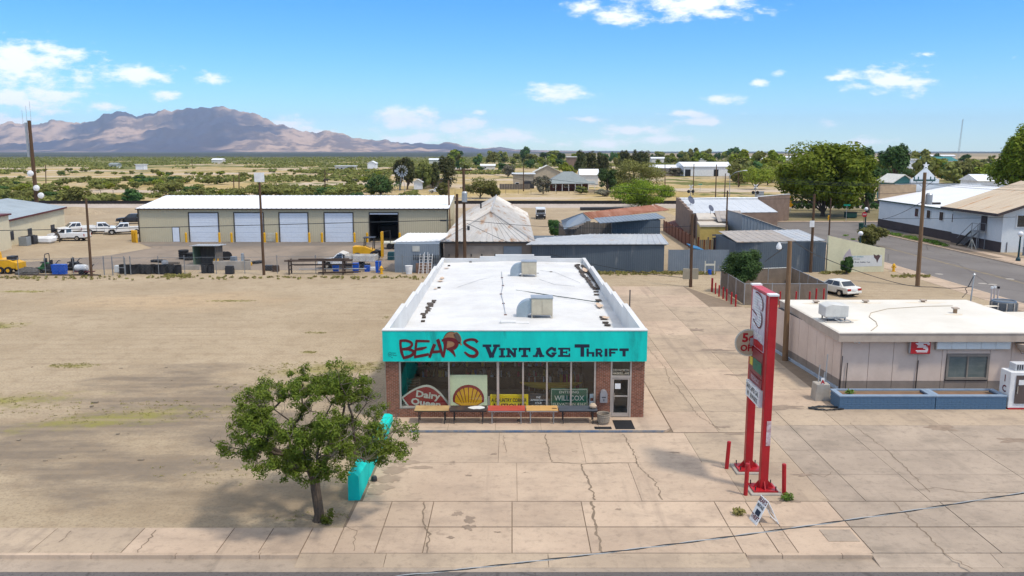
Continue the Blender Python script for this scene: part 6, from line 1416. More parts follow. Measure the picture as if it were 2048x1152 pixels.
for s_ in (63.55, 64.6): MB().prism([(s_, 113.9, 2.3), (s_, 113.9, 2.55), (s_, 117.6, .12), (s_, 117.4, 0)], (.07, 0, 0)).build('stringer', m_st if s_ > 64 else M('black_stringer', (.02, .02, .02), .6), t)
for k in range(11): MB().box(63.6, 64.6, 113.95 + k * .33, 114.25 + k * .33, 2.28 - k * .21, 2.32 - k * .21).build('tread', m_st, t)
for x in (63.58, 64.66):
 MB().tube([(x, 113.9, 3.5), (x, 117.5, 1.05)], .04, 5).tube([(x, 112.4, 3.5), (x, 113.9, 3.5)], .04, 5).build('handrail', m_st, t)
 for yy in (112.4, 113.9): MB().tube([(x, yy, 0), (x, yy, 3.5)], .05, 5).build('post', m_st, t)
t = thing('wood_a_frame', 'pale timber trestle standing on the walk by the outside stair', 'trestle', (63.2, 112.6, 0))
for a, c in (((62.9, 112.2, 0), (63.2, 112.9, 1.4)), ((63.5, 112.2, 0), (63.2, 112.9, 1.4)), ((63.2, 113.8, 0), (63.2, 112.9, 1.4))): MB().tube([a, c], .05, 4).build('leg', m_cream, t)
def globe_lamp(lab, px, py, ptop, Y=None):
 c = G(px, py, 0) if Y is None else Vector((WX(px, py, Y)[0], Y, 0)); z = WX(px, ptop, c.y)[1]
 t = thing('globe_lamp', lab, 'street lamp', (c.x, c.y, 0), group='globe street lamps'); m_lg = M('lamp_green', (.015, .05, .06), .5)
 MB().lathe((0, 0, 0), [(.28, 0), (.26, .3), (.12, .5), (.09, z - .4), (.14, z - .3), (.1, z - .25)], 10).build('post', m_lg, t, local=True); MB().sphere((0, 0, z), .32, 14, 10).build('globe', m_globe, t, local=True, smooth=True); return t
globe_lamp('white globe lamp post at the right edge beside the side street', 2036, 522, 468)
globe_lamp('white globe lamp at the stop sign corner of the white hall', 1730, 456, 418)
globe_lamp('white globe lamp rising behind the shrub at the end of the yellow wall', 1719, 500, 467)
c = G(1729, 456); t = thing('stop_sign', 'red octagon stop sign with its green post at the street corner', 'sign', (c.x - .6, c.y - .6, 0)); sx, sz = WX(1729, 429, c.y - .6)
MB().tube([(sx, c.y - .55, 0), (sx, c.y - .55, sz + .4)], .05, 6).build('post', m_dark, t)
MB().prism([(sx + .48 * math.cos(R(22.5 + 45 * i)), c.y - .62, sz + .48 * math.sin(R(22.5 + 45 * i))) for i in range(8)], (0, .04, 0)).build('plate', m_red, t); text('lettering', 'STOP', m_white, t, (sx, c.y - .62, sz - .1), (1, 0, 0), (0, 0, 1), .24, .66, .02)
c = G(1722, 459); t = thing('litter_bin', 'dark green litter bin by the stop sign lamp', 'bin', (c.x, c.y, 0)); m_bing = M('bin_green', (.012, .06, .05), .6); MB().lathe((c.x, c.y, 0), [(.38, 0), (.42, 1.0)], 12).build('body', m_bing, t); MB().lathe((c.x, c.y, 1.0), [(.45, 0), (.45, .1), (.02, .18)], 12).build('lid', m_bing, t)
def name_sign(lab, px, py, top):
 c = G(px, py); z = WX(px, top, c.y)[1]; t = thing('street_name_sign', lab, 'sign', (c.x, c.y, 0)); MB().tube([(c.x, c.y, 0), (c.x, c.y, z)], .05, 6).build('post', m_galv, t)
 MB().box(c.x - .65, c.x + .65, c.y - .03, c.y, z - .1, z + .25).build('blade', M('sign_green', (.01, .25, .16), .5), t); return t
name_sign('green street name sign in front of the park tree', 1692, 442, 411); name_sign('green street name sign far off beyond the railway', 1400, 384, 369)
def rxr(lab, px, py, top, s=1.0):
 c = G(px, py); z = WX(px, top, c.y)[1]; t = thing('warning_sign', lab, 'sign', (c.x, c.y, 0)); m_ysign = M('orange_yellow_sign', (.75, .36, .01), .5)
 MB().tube([(c.x, c.y, 0), (c.x, c.y, z)], .06, 6).build('post', m_galv, t)
 MB().prism([(c.x + .62 * s * math.cos(6.283 * i / 20), c.y - .06, z + .62 * s * math.sin(6.283 * i / 20)) for i in range(20)], (0, .04, 0)).build('round_plate', m_ysign, t)
 for a in (45, -45): MB().prism([(c.x + .5 * s * math.cos(R(a)) * k + .07 * j, c.y - .075, z + .5 * s * math.sin(R(a)) * k) for k, j in ((-1, -1), (-1, 1), (1, 1), (1, -1))], (0, .012, 0)).build('cross_stroke', m_black, t)
 MB().prism([(c.x + dx * .62, c.y - .06, z - 1.28 + dz * .62) for dx, dz in ((0, -1), (1, 0), (0, 1), (-1, 0))], (0, .04, 0)).build('diamond_plate', m_ysign, t)
rxr('yellow railroad warning sign over a yellow diamond by the crossing', 1580, 424, 398)
def xsignal(lab, px, py, top, lamp):
 c = G(px, py); z = WX(px, top, c.y)[1]; zl = WX(px, lamp, c.y)[1]; t = thing('crossing_signal', lab, 'crossing signal', (c.x, c.y, 0), group='railway crossing signals')
 MB().tube([(c.x, c.y, 0), (c.x, c.y, z + .6)], .09, 7).build('mast', m_galv, t)
 for a in (45, -45): v = Vector((math.cos(R(a)), 0, math.sin(R(a)))); w = Vector((-v.z, 0, v.x)) * .13; p = Vector((c.x, c.y - .12, z)); MB().prism([p - v * .8 - w, p + v * .8 - w, p + v * .8 + w, p - v * .8 + w], (0, .03, 0)).build('crossbuck_arm', m_white, t)
 for s_ in (-.6, .6): MB().cyl((c.x + s_, c.y - .1, zl), .45, .12, 14, 'y').build('lamp_target', m_black, t)
 MB().box(c.x - .6, c.x + .6, c.y - .05, c.y + .05, zl - .05, zl + .05).build('lamp_bar', m_dark, t)
xsignal('crossing signal with black twin lamps left of the far street', 1381, 398, 374, 383); xsignal('crossing signal with white crossbuck and twin lamps by a grey cabinet', 1510, 400, 373, 385)
c = G(1516, 398); t = thing('signal_cabinet', 'grey signal cabinet beside the railway crossing', 'cabinet', (c.x, c.y, 0)); MB().box(c.x - .4, c.x + 1.6, c.y, c.y + 1.2, 0, 2.0).build('cabinet', m_galv, t, bevel=.05); MB().box(c.x - .5, c.x + 1.7, c.y - .1, c.y + 1.3, 2.0, 2.12).build('lid', m_galv, t)
def hydrant(lab, px, py, s=1.0):
 c = G(px, py); t = thing('fire_hydrant', lab, 'fire hydrant', (c.x, c.y, 0)); MB().lathe((c.x, c.y, 0), [(.22, 0), (.22, .06), (.14, .08), (.14, .62), (.19, .64), (.19, .7), (.13, .82), (.03, .92)], 12).build('barrel', m_yellow, t, smooth=False)
 MB().cyl((c.x - .26, c.y, .5), .08, .52, 8, 'x').build('outlet', m_yellow, t)
hydrant('yellow fire hydrant at the corner of the yellow painted wall', 1787, 543); hydrant('yellow fire hydrant in the park by the big tree', 1657, 440); hydrant('yellow fire hydrant by the yard fence left of the tin lean-to', 763, 548)
# ================================================================ POLES AND WIRES
def pole(lab, base, top, r_=.16, mat=None, Y=None, nm='utility_pole', grp='utility poles'):
 if Y is None: c = G(base[0], base[1], 0)
 else: c = Vector((WX(base[0], base[1], Y)[0], Y, 0))
 x, z = WX(top[0], top[1], c.y); t = thing(nm, lab, 'utility pole', (c.x, c.y, 0), group=grp)
 MB().tube([(c.x, c.y, -.1), (x, c.y, z)], [r_, r_ * .72], 9).build('pole', mat or m_wood, t, smooth=True)
 t['_top'] = 0; del t['_top']; return t, Vector((x, c.y, z))
POLES = {}
def P(key, *a, **k): t, top = pole(*a, **k); POLES[key] = (t, top); return t, top
P('a', 'brown pole at the yard fence beside the white sprayer tank', (183, 553), (172, 397), .15)
t, tp = P('b', 'brown pole before the storage doors topped by a white square board', (528, 550), (519, 365), .16)
MB().box(tp.x - .52, tp.x + .52, tp.y - .06, tp.y + .06, tp.z + .05, tp.z + 1.05).build('square_board', m_white, t); MB().cyl((tp.x, tp.y, tp.z - .2), .06, .4, 6).build('mount', m_dark, t)
t, tp = P('radio', 'tall brown radio pole carrying white round dishes at the far left', (76, 436), (58, 241), .42, Y=163)
for i, (px, py) in enumerate(((62, 347), (74, 376), (83, 391))):
 x, z = WX(px, py, 162.3); MB().tube([(x, 162.6, z), (x, 162.2, z), (x, 161.9, z), (x, 161.75, z)], [.3, .6, .55, .2], 14).build('dish', m_globe, t, smooth=True)
for dx in (-1.2, -.4, .4): MB().tube([(tp.x + dx, tp.y, tp.z - 1), (tp.x + dx, tp.y, tp.z + 3.2 + dx)], .03, 4).build('antenna', m_galv, t)
MB().box(tp.x - .9, tp.x - .5, tp.y - .1, tp.y + .1, tp.z - 7, tp.z - .4).build('panel_antenna', m_galv, t)
P('c', 'brown pole left of the transformer pole before the warehouse', (913, 517), (914, 388), .2, Y=91.5)
t, tp = P('d', 'dark pole with a grey transformer before the hip roof warehouse', (930, 517), (927, 337), .2, Y=90.6)
x, z = WX(929, 393, 90.2); MB().lathe((x, 90.2, z - .6), [(.28, 0), (.3, .05), (.3, 1.0), (.2, 1.15)], 12).build('transformer', m_galv, t, smooth=False)
MB().box(tp.x - .9, tp.x + .9, tp.y - .08, tp.y + .08, tp.z - .25, tp.z - .1).build('crossarm', m_wood, t)
for s_ in (-.8, -.3, .8): MB().cyl((tp.x + s_, tp.y, tp.z - .1), .05, .2, 6).build('insulator', m_white, t)
P('e', 'pale thin pole behind the right end of the storage building', (900, 470), (897, 361), .17, m_wood2, Y=124)
t, tp = P('f', 'dark leaning pole with a pale box low on it in the alley', (1381, 574), (1385, 428), .17, m_wood)
x, z = WX(1381, 547, 80.8); MB().box(x - .75, x + .75, 80.6, 80.85, z - .55, z + .5).build('meter_box', M('dull_tan_box', (.36, .32, .24), .8), t)
t, tp = P('g', 'thick light wood pole with a street light at the station corner', (1570, 721), (1580, 482), .19, m_wood2)
x, z = WX(1558, 492, tp.y - .3); MB().tube([(tp.x, tp.y, tp.z - .1), (tp.x - .25, tp.y, tp.z - .12), (x, tp.y - .2, z + .2)], .03, 6).build('lamp_arm', m_galv, t); MB().lathe((x, tp.y - .3, z - .22), [(.02, -.02), (.16, .05), (.17, .2), (.1, .36), (.05, .45)], 12).build('lamp_head', m_white, t, smooth=True)
t, tp = P('h', 'brown pole with a white placard before the right blue shed', (1621, 545), (1629, 388), .17)
x, z = WX(1625, 448, 90.2); MB().box(x - .25, x + .25, 90.3, 90.36, z - .35, z + .35).build('placard', m_white, t)
P('i', 'thin dark pole rising from the back yard sheds', (1453, 463), (1455, 381), .13, m_wood, Y=107)
P('j', 'slim dark pole at the street end of the yellow wall', (1658, 469), (1662, 396), .13)
t, tp = P('k', 'tall pole with crossarm and transformer at the side street', (1835, 572), (1850, 345), .22, m_wood2)
MB().box(tp.x - 1.05, tp.x + 1.05, tp.y - .08, tp.y + .08, tp.z - .85, tp.z - .68).build('crossarm', M('grey_green_metal', (.06, .12, .12), .6), t)
for s_ in (-1, -.6, .6, 1.0): MB().cyl((tp.x + s_, tp.y, tp.z - .68), .06, .28, 6).build('insulator', M('green_glass', (.03, .14, .13), .2), t)
MB().lathe((tp.x + .55, tp.y - .1, tp.z - 3.1), [(.3, 0), (.32, .06), (.32, .95), (.22, 1.1)], 12).build('transformer', m_galv, t)
MB().tube([(tp.x - .9, tp.y, tp.z - .8), (tp.x, tp.y - .05, tp.z - 1.5), (tp.x + .9, tp.y, tp.z - .8)], .04, 4).build('brace', m_galv, t)
MB().cyl((tp.x + .9, tp.y - .1, tp.z - 3.0), .12, .8, 8, 'x').build('cutout', m_dark, t)
for i, (bx, by, ty, lab) in enumerate(((1386, 389, 328, 'left'), (1431, 395, 329, 'middle'), (1449, 395, 347, 'right'))):
 P('m%d' % i, lab + ' of three thin poles beyond the railway near the crossing', (bx, by), (bx + 2, ty), .17)
P('n', 'pole among trees beyond the crossing road', (1477, 374), (1477, 337), .2); P('o', 'thin pole by the white warehouse before the trees', (1330, 372), (1330, 329), .2); P('p', 'pole before the grey roofed house', (1047, 382), (1047, 331), .2)
P('q', 'pole in the scrub above the middle storage doors', (650, 380), (650, 340), .2); P('r', 'pole in the dry field left of the white board', (478, 377), (478, 344), .2); P('s', 'short pole at the dry field edge left of the storage roof', (468, 378), (467, 356), .2); P('u', 'pole in the scrub right of the radio pole', (92, 370), (91, 330), .2); P('v', 'faint pole far off in the scrub', (385, 336), (383, 318), .25)
c = G(1459, 396); t = thing('arm_street_light', 'tall street light with a long arm beyond the railway', 'street lamp', (c.x, c.y, 0)); x, z = WX(1460, 352, c.y); x2, z2 = WX(1488, 341, c.y)
MB().tube([(c.x, c.y, 0), (x, c.y, z), (x + (x2 - x) * .4, c.y, z + (z2 - z) * .7), (x2, c.y, z2)], .09, 6).build('pole', m_galv, t); MB().box(x2 - .2, x2 + .9, c.y - .2, c.y + .2, z2 - .1, z2 + .12).build('lamp_head', m_white, t)
def wire(lab, pts, r_=.02, sag=.0, m=None, n=16):
 P_ = []
 for a, b_ in zip(pts[:-1], pts[1:]):
  a, b_ = Vector(a), Vector(b_)
  for i in range(n): q = a.lerp(b_, i / n); q.z -= sag * 4 * (i / n) * (1 - i / n); P_.append(q)
 P_.append(Vector(pts[-1])); o = MB().tube(P_, r_, 4).build('overhead_wire', m or m_cable); tag(o, lab, 'wire', 'overhead wires'); return o
def at(px, py, Y): x, z = WX(px, py, Y); return Vector((x, Y, z))
def strand(n):
 a, b_ = at(740, 1158, 12.4), at(2100, 977, 13.2); base = []
 for i in range(141): q = a.lerp(b_, i / 140); q.z -= .10 * 4 * (i / 140) * (1 - i / 140); base.append(q)
 return base
base = strand(0); t = thing('service_cable', 'twisted dark and pale service cable crossing the foreground street', 'cable', tuple(base[0]))
for ph, m in ((0, m_cable), (3.14, M('bare_pale_strand', (.46, .48, .50), .4, metal=.4))):
 MB().tube([q + Vector((0,   .009 * math.cos(i * .55 + ph), .009 * math.sin(i * .55 + ph))) for i, q in enumerate(base)], .0085, 5).build('strand', m, t)
T_ = {k: v[1] for k, v in POLES.items()}
wire('long cable from the left edge past the storage doors to the warehouse poles', [at(-60, 462, 84), at(172, 458, 87.6), at(523, 450, 88.7), at(905, 440, 91)], .045)
wire('dark thick cable splice at the right end of the long cable', [at(880, 441, 91), at(893, 441, 91)], .12)
wire('cable from the transformer pole sagging right across the sheds to the leaning pole', [at(929, 440, 90.4), at(1383, 452, 81)], .03, .5); wire('low cable from the leaning pole to the sheds behind the store', [at(1100, 508, 90), at(1250, 540, 86), at(1381, 556, 81)], .03, .1)
wire('upper service line over the store roof to the warehouse gable', [at(933, 446, 90.2), at(1020, 487, 92)], .03)
wire('upper line from the warehouse pole over the far houses', [T_['d'] + Vector((.8, 0, .1)), at(1629, 390, 90.6)], .022, .8); wire('second line from the warehouse pole to the placard pole', [T_['d'] + Vector((-.8, 0, .1)), at(1628, 396, 90.6)], .022, 1.2)
for i, (y0, y1, y2) in enumerate(((353, 361, 366), (357, 381, 368), (361, 384, 372))):
 wire(('topmost', 'middle', 'lowest')[i] + ' line past the big park tree to the crossarm pole', [at(1560, y0 + 4, 86), at(1845, (365, 366, 367)[i], 81.3), at(2130, y2 + (0, 3, 8)[i], 78)], .022, .25)
wire('line from the placard pole to the crossarm pole', [at(1629, 381, 90.6), at(1842, 383, 81.3)], .022, .3)
wire('cable from the white hall to the crossarm pole', [at(1765, 438, 130), at(1848, 401, 81.3)], .03, .3); wire('cable along the white hall wall to the right', [at(1765, 437, 128), at(2030, 434, 106)], .035, .1)
wire('long service drop from the street light pole past the car to the mast', [at(1590, 484, 51.6), at(1655, 519, 62), at(1790, 565, 64), at(1865, 574, 60), at(1945, 573, 55.1)], .028, .1)
wire('guy wire from the street light pole down to the shed', [at(1566, 497, 52), at(1530, 523, 86)], .03)
# ================================================================ VEHICLES
def wheel(t, x, y, r_, w, rim=None):
 o = MB().cyl((x, y - w / 2, r_), r_, w, 16, 'y').build('wheel', m_black, t, local=True)
 s_ = -1 if y < 0 else 1
 MB().cyl((x, y + s_ * (w / 2 - .02), r_), r_ * .58, .035 * s_, 12, 'y').build('rim', rim or m_chrome, o, local=True)
def pickup(lab, cat, loc, rot, paint=None, crew=True, opendoor=False, name='pickup_truck', dump=False):
 paint = paint or m_whitecar; t = thing(name, lab, cat, (loc[0], loc[1], .02), rot)
 Lr = -2.9; cb = -.75 if crew else -.05
 prof = [(2.85, .50), (2.88, .78), (2.80, 1.02), (1.35, 1.16), (cb, 1.18), (cb, .46), (1.35, .44), (1.5, .85), (2.3, .85), (2.45, .46)]
 MB().prism([(x, -.94, z) for x, z in prof], (0, 1.88, 0)).build('body', paint, t, local=True, bevel=.05)
 tf, tb = .62, cb + .10
 cab = MB(); A = [(1.38, -.90, 1.15), (1.38, .90, 1.15), (cb, .90, 1.16), (cb, -.90, 1.16)]; B = [(tf, -.74, 1.80), (tf, .74, 1.80), (tb, .74, 1.80), (tb, -.74, 1.80)]
 for i in range(4): j = (i + 1) % 4; cab.poly([A[i], A[j], B[j], B[i]])
 cab.poly(B).build('cab', paint, t, local=True, bevel=.03)
 lerp = lambda p, q, k: tuple(a + (b_ - a) * k for a, b_ in zip(p, q))
 def pane(i, j, u0, u1, nm, off):
  p = [lerp(lerp(A[i], A[j], u), lerp(B[i], B[j], u), k) for u, k in ((u0, .10), (u1, .10), (u1, .86), (u0, .86))]
  MB().prism([(a + off[0], b_ + off[1], c + .004) for a, b_, c in p], (off[0], off[1], 0)).build(nm, m_glass, t, local=True)
 pane(0, 1, .06, .94, 'windscreen', (.012, 0, 0)); pane(2, 3, .12, .88, 'rear_window', (-.012, 0, 0))
 for s_, (i, j) in ((1, (1, 2)), (-1, (3, 0))):
  if crew: pane(i, j, .10, .50, 'side_window', (0, .012 * s_, 0)); pane(i, j, .55, .92, 'side_window', (0, .012 * s_, 0))
  else: pane(i, j, .16, .88, 'side_window', (0, .012 * s_, 0))
 if not dump:
  bd = MB().box(Lr, cb - .04, -.95, -.85, .55, 1.16).box(Lr, cb - .04, .85, .95, .55, 1.16).box(cb - .12, cb - .04, -.85, .85, .55, 1.16).box(Lr + .06, cb - .12, -.85, .85, .62, .68)
  bd.build('cargo_bed', paint, t, local=True); MB().box(Lr - .02, Lr + .05, -.85, .85, .6, 1.14).build('tailgate', paint, t, local=True)
 for s_ in (-1, 1):
  MB().box(2.80, 2.90, s_ * .72 - .17, s_ * .72 + .17, .76, .94).build('headlight', m_lampwhite, t, local=True)
  if not dump: MB().box(Lr - .03, Lr + .05, s_ * .90 - .06, s_ * .90 + .06, .72, 1.08).build('tail_light', m_lampred, t, local=True)
  MB().box(1.0, 1.18, s_ * 1.08 - .1, s_ * 1.08 + .1, 1.14, 1.32).build('mirror', m_dark, t, local=True)
 MB().box(2.84, 2.92, -.52, .52, .70, .95).build('grille', m_dark, t, local=True); MB().box(2.86, 2.98, -.94, .94, .42, .62).build('bumper', m_chrome, t, local=True)
 if not dump: MB().box(Lr - .12, Lr - .02, -.9, .9, .42, .58).build('bumper', m_chrome, t, local=True)
 for x in (1.9, -1.75):
  for y in (-.82, .82): wheel(t, x, y, .40, .27)
 MB().box(-2.8, 2.4, -.7, .7, .3, .5).build('chassis', m_dark, t, local=True)
 if opendoor:
  MB().box(.35, 1.3, .95, .99, .5, 1.15).build('open_door_or_doorway_shade', paint, t, local=True).rotation_euler = (0, 0, 0)
  MB().prism([(1.3, .95, .5), (1.36, .95, .5), (1.75, 1.8, .5), (1.69, 1.8, .5)], (0, 0, .75)).build('open_door_or_doorway_shade', paint, t, local=True); MB().box(.4, 1.25, .94, .952, .55, 1.12).build('door_opening_shade', m_black, t, local=True)  # black sheet on the body paints the shade inside the cab
 return t
g1 = G(140, 482)
pickup('white pickup parked by the cream building with its door open', 'pickup truck', G(139, 481), R(176), crew=False, opendoor=True)
pickup('white pickup behind the open door truck, nose to the camera', 'pickup truck', G(152, 467), R(222))
pickup('white crew cab pickup turned away, tailgate to the camera', 'pickup truck', G(204, 467), R(28))
pickup('white pickup nearest the storage building corner, nose to the camera', 'pickup truck', G(250, 468), R(205))
pickup('dark grey truck behind the storage building corner', 'pickup truck', G(268, 447), R(190), paint=M('dark_grey_car_paint', (.03, .035, .045), .3, spec=.5))
pickup('far white pickup parked by the tan house beyond the railway', 'pickup truck', G(876, 386), R(180))
for i, px in enumerate((1391, 1398, 1407, 1417)): pickup(('first', 'second', 'third', 'fourth')[i] + ' dark truck from the left parked before the white warehouse', 'pickup truck', G(px, 350), R(262 + 6 * i), paint=M('black_car_paint', (.015, .015, .02), .3, spec=.5))
c = G(690, 537); t = pickup('white dump truck with an empty tipping bed in the fenced yard', 'dump truck', c, R(178), crew=False, dump=True, name='dump_truck'); m_dusty = M('dusty_white_paint', (.62, .60, .56), .6, (.48, .44, .38), sc=2)
MB().box(-3.6, -.25, -1.05, -.98, .95, 1.55).box(-3.6, -.25, .98, 1.05, .95, 1.55).box(-.32, -.25, -.98, .98, .95, 1.75).box(-3.6, -.32, -.98, .98, .92, .98).build('tipping_bed', m_dusty, t, local=True)
for k in range(5):
 for s_ in (-1.07, 1.07): MB().box(-3.5 + k * .75, -3.42 + k * .75, s_ - .02, s_ + .02, .95, 1.55).build('bed_rib', m_dusty, t, local=True)
MB().box(-3.68, -3.6, -1.0, 1.0, .95, 1.6).build('tailgate', m_dusty, t, local=True); MB().prism([(-.25, -1, 1.75), (.4, -1, 1.95), (.4, -1, 1.9), (-.25, -1, 1.68)], (0, 2, 0)).build('cab_guard', m_dusty, t, local=True)
def sedan(lab, loc, rot, paint):
 t = thing('sedan', lab, 'car', (loc[0], loc[1], .0), rot)
 prof = [(2.35, .38), (2.38, .62), (2.2, .78), (1.05, .92), (-1.55, .95), (-2.3, .90), (-2.36, .62), (-2.3, .36), (-1.85, .3), (-1.75, .62), (-1.05, .62), (-.95, .3), (.95, .3), (1.05, .62), (1.75, .62), (1.85, .3)]
 MB().prism([(x, -.87, z) for x, z in prof], (0, 1.74, 0)).build('body', paint, t, local=True, bevel=.05)
 A = [(1.1, -.82, .90), (1.1, .82, .90), (-1.75, .82, .93), (-1.75, -.82, .93)]; B = [(.25, -.62, 1.41), (.25, .62, 1.41), (-1.15, .62, 1.41), (-1.15, -.62, 1.41)]
 cab = MB()
 for i in range(4): j = (i + 1) % 4; cab.poly([A[i], A[j], B[j], B[i]])
 cab.poly(B).build('cabin', paint, t, local=True, bevel=.04)
 lerp = lambda p, q, k: tuple(a + (b_ - a) * k for a, b_ in zip(p, q))
 def pane(i, j, u0, u1, v0, v1, nm, off):
  p = [lerp(lerp(A[i], A[j], u), lerp(B[i], B[j], w), k) for u, w, k in ((u0, v0, .10), (u1, v1, .10), (u1, v1, .86), (u0, v0, .86))]
  MB().prism([(a + off[0], b_ + off[1], c + .006) for a, b_, c in p], (off[0], off[1], .004)).build(nm, m_glass, t, local=True)
 pane(0, 1, .05, .95, .05, .95, 'windscreen', (.014, 0)); pane(2, 3, .07, .93, .07, .93, 'rear_window', (-.014, 0))
 for s_, (i, j) in ((1, (1, 2)), (-1, (3, 0))):
  pane(i, j, .14, .48, .08, .46, 'side_window', (0, .014 * s_)); pane(i, j, .52, .86, .52, .94, 'side_window', (0, .014 * s_))
 for s_ in (-1, 1):
  MB().box(-2.385, -2.33, s_ * .62 - .2, s_ * .62 + .2, .64, .82).build('tail_light', m_lampred, t, local=True); MB().box(2.33, 2.395, s_ * .62 - .18, s_ * .62 + .18, .58, .72).build('headlight', m_lampwhite, t, local=True)
  MB().box(.75, .9, s_ * .95 - .08, s_ * .95 + .08, .92, 1.04).build('mirror', paint, t, local=True)
 MB().box(-2.39, -2.35, -.26, .26, .62, .76).build('number_plate', m_lampwhite, t, local=True)
 MB().box(-2.42, -2.3, -.86, .86, .36, .54).build('bumper', paint, t, local=True, bevel=.03); MB().box(2.3, 2.42, -.86, .86, .34, .5).build('bumper', paint, t, local=True, bevel=.03)
 MB().box(-2.2, 2.2, -.7, .7, .2, .45).build('underbody', m_black, t, local=True)
 for x in (1.4, -1.4):
  for y in (-.78, .78): wheel(t, x, y, .315, .2)
 return t
c = G(1677, 590); sedan('white four door sedan parked behind the station, tail lights to the camera', (c.x, c.y + .8), R(112), M('cream_white_car_paint', (.72, .70, .63), .25, amt=.04, spec=.6, fine=0))
c = G(1081, 437); t = thing('white_van', 'white roofed van facing the camera between warehouse and barn', 'van', (c.x, c.y, 0), R(-90))
MB().box(-2.2, 1.5, -.95, .95, .75, 2.15).build('body', m_whitecar, t, local=True, bevel=.08); MB().prism([(1.5, -.93, .4), (2.4, -.93, .4), (2.45, -.93, 1.0), (1.5, -.93, 1.15)], (0, 1.86, 0)).build('bonnet', m_dark, t, local=True, bevel=.05)
MB().box(1.5, 1.52, -.82, .82, 1.25, 1.85).build('windscreen', m_glass, t, local=True); MB().box(2.42, 2.5, -.95, .95, .35, .6).build('bumper', m_black, t, local=True)
for s_ in (-.72, .72): MB().box(2.42, 2.47, s_ - .15, s_ + .15, .72, .9).build('headlight', m_lampwhite, t, local=True)
for x in (1.6, -1.4):
 for y in (-.8, .8): wheel(t, x, y, .38, .25)
# ================================================================ STORAGE BUILDING
m_sand = M('sand_green_sheet', (.50, .445, .31), .6, amt=.05, sc=.2, fine=.02); m_brn = M('dark_brown_trim', (.045, .034, .028), .6); m_rolld = M('white_roller_slats', (.66, .71, .78), .5, amt=.06, sc=.3)
sb = thing('storage_building', 'long tan metal storage building with white roller doors and a bright white roof', 'building', (-32, 121.7, 0)); YS = 121.7
xl, xr = WX(278, 450, YS)[0], WX(896, 450, YS)[0]; zt = 4.95; drs = [(379.5, 437), (470, 527), (560, 616), (650, 706), (740, 796)]; zd = WX(600, 426, YS)[1]
dx = [(WX(a, 455, YS)[0], WX(b_, 455, YS)[0]) for a, b_ in drs]; md = (WX(346, 470, YS)[0], WX(359, 470, YS)[0])
prev = xl
for a, b_ in dx:
 MB().wall_strip((prev, YS), (a, YS), 0, zt, .30, .016).build('wall_sheet', m_sand, sb); MB().wall_strip((a, YS), (b_, YS), zd, zt, .30, .016).build('wall_sheet', m_sand, sb); prev = b_
MB().wall_strip((prev, YS), (xr, YS), 0, zt, .30, .016).build('wall_sheet', m_sand, sb); MB().wall_strip((xr, YS), (xr, 136), 0, zt, .30, .016).build('end_wall', m_sand, sb)
MB().prism([(xr + .0, YS, zt), (xr, 136, zt), (xr, 136, 5.9), (xr, 133, 6.15)], (-.1, 0, 0)).build('gable', m_sand, sb)
MB().box(xl + .1, dx[4][0] - .1, YS + .1, 136, 0, zt - .1).box(dx[4][1] + .1, xr - .1, YS + .1, 136, 0, zt - .1).box(dx[4][0] - .1, dx[4][1] + .1, YS + 10, 136, 0, zt - .1).box(dx[4][0] - .1, dx[4][1] + .1, YS + .1, YS + 10, zd + .1, zt - .1).build('core_wall', m_dark, sb)
for i, (a, b_) in enumerate(dx):
 MB().box(a - .12, a, YS - .09, YS + .04, 0, zd + .12).box(b_, b_ + .12, YS - .09, YS + .04, 0, zd + .12).box(a, b_, YS - .09, YS + .04, zd, zd + .12).build('door_trim', m_brn, sb)
 if i < 4:
  d_ = MB()
  for k in range(12): d_.box(a, b_, YS - .02 + .012 * (k % 2), YS + .06, .02 + k * (zd - .02) / 12, .02 + (k + .97) * (zd - .02) / 12)
  d_.build('roller_door', m_rolld, sb)
 else: MB().box(a, b_, YS + .0, YS + .2, zd - .22, zd).build('rolled_curtain', m_rolld, sb); MB().box(a + .3, b_ - .5, YS + 6, YS + 6.6, 0, 1.9).build('stored_goods', m_brn, sb)
MB().box(md[0], md[1], YS - .06, YS + .02, .05, 2.15).build('side_door', m_rolld, sb); MB().box(md[0] - .08, md[1] + .08, YS - .05, YS - .02, 0, 2.24).build('door_trim', m_brn, sb)
RF = [(xl - .25, YS - .35, zt + .02), (xr + .2, YS - .35, zt + .02), (xr + .2, 132.5, 6.3), (xl - .25, 132.5, 6.3)]
n = 16
for k in range(n):
 u0, u1 = k / n, (k + 1) / n; A, B, Cc, D = map(Vector, RF); MB().roof_strip(A.lerp(B, u0), A.lerp(B, u1), D.lerp(Cc, u1), D.lerp(Cc, u0), .6, .05).build('roof_panel', M('bright_white_roof', (.74, .75, .78), .5, amt=.03, fine=0), sb)
MB().roof_strip((xr + .2, 143, zt), (xl - .25, 143, zt), (xl - .25, 132.5, 6.3), (xr + .2, 132.5, 6.3), .8, .05).build('roof_slope', m_white, sb)
MB().box(xl - .25, xr + .2, YS - .42, YS - .34, zt - .14, zt + .02).build('gutter', m_brn, sb)
for x in (xl, xr): MB().box(x - .07, x + .07, YS - .12, YS, 0, zt - .1).build('downpipe', m_brn, sb)
yb = [(284, 'left'), (278, 'far left')]
j = 0
for i, (a, b_) in enumerate(dx):
 for s_, x in (('left', a - .32), ('right', b_ + .32)):
  t = thing('yellow_bollard', 'yellow bollard at the %s side of the %s storage door' % (s_, ('first', 'second', 'third', 'fourth', 'open fifth')[i]), 'bollard', (x, YS - .8, 0), group='yellow bollards along the storage building')
  MB().lathe((0, 0, 0), [(.17, 0), (.17, 1.35), (.12, 1.45), (.02, 1.5)], 10).build('post', m_yellow, t, local=True); MB().cyl((0, 0, 0), .3, .04, 10).build('foot', m_concrete, t, local=True)
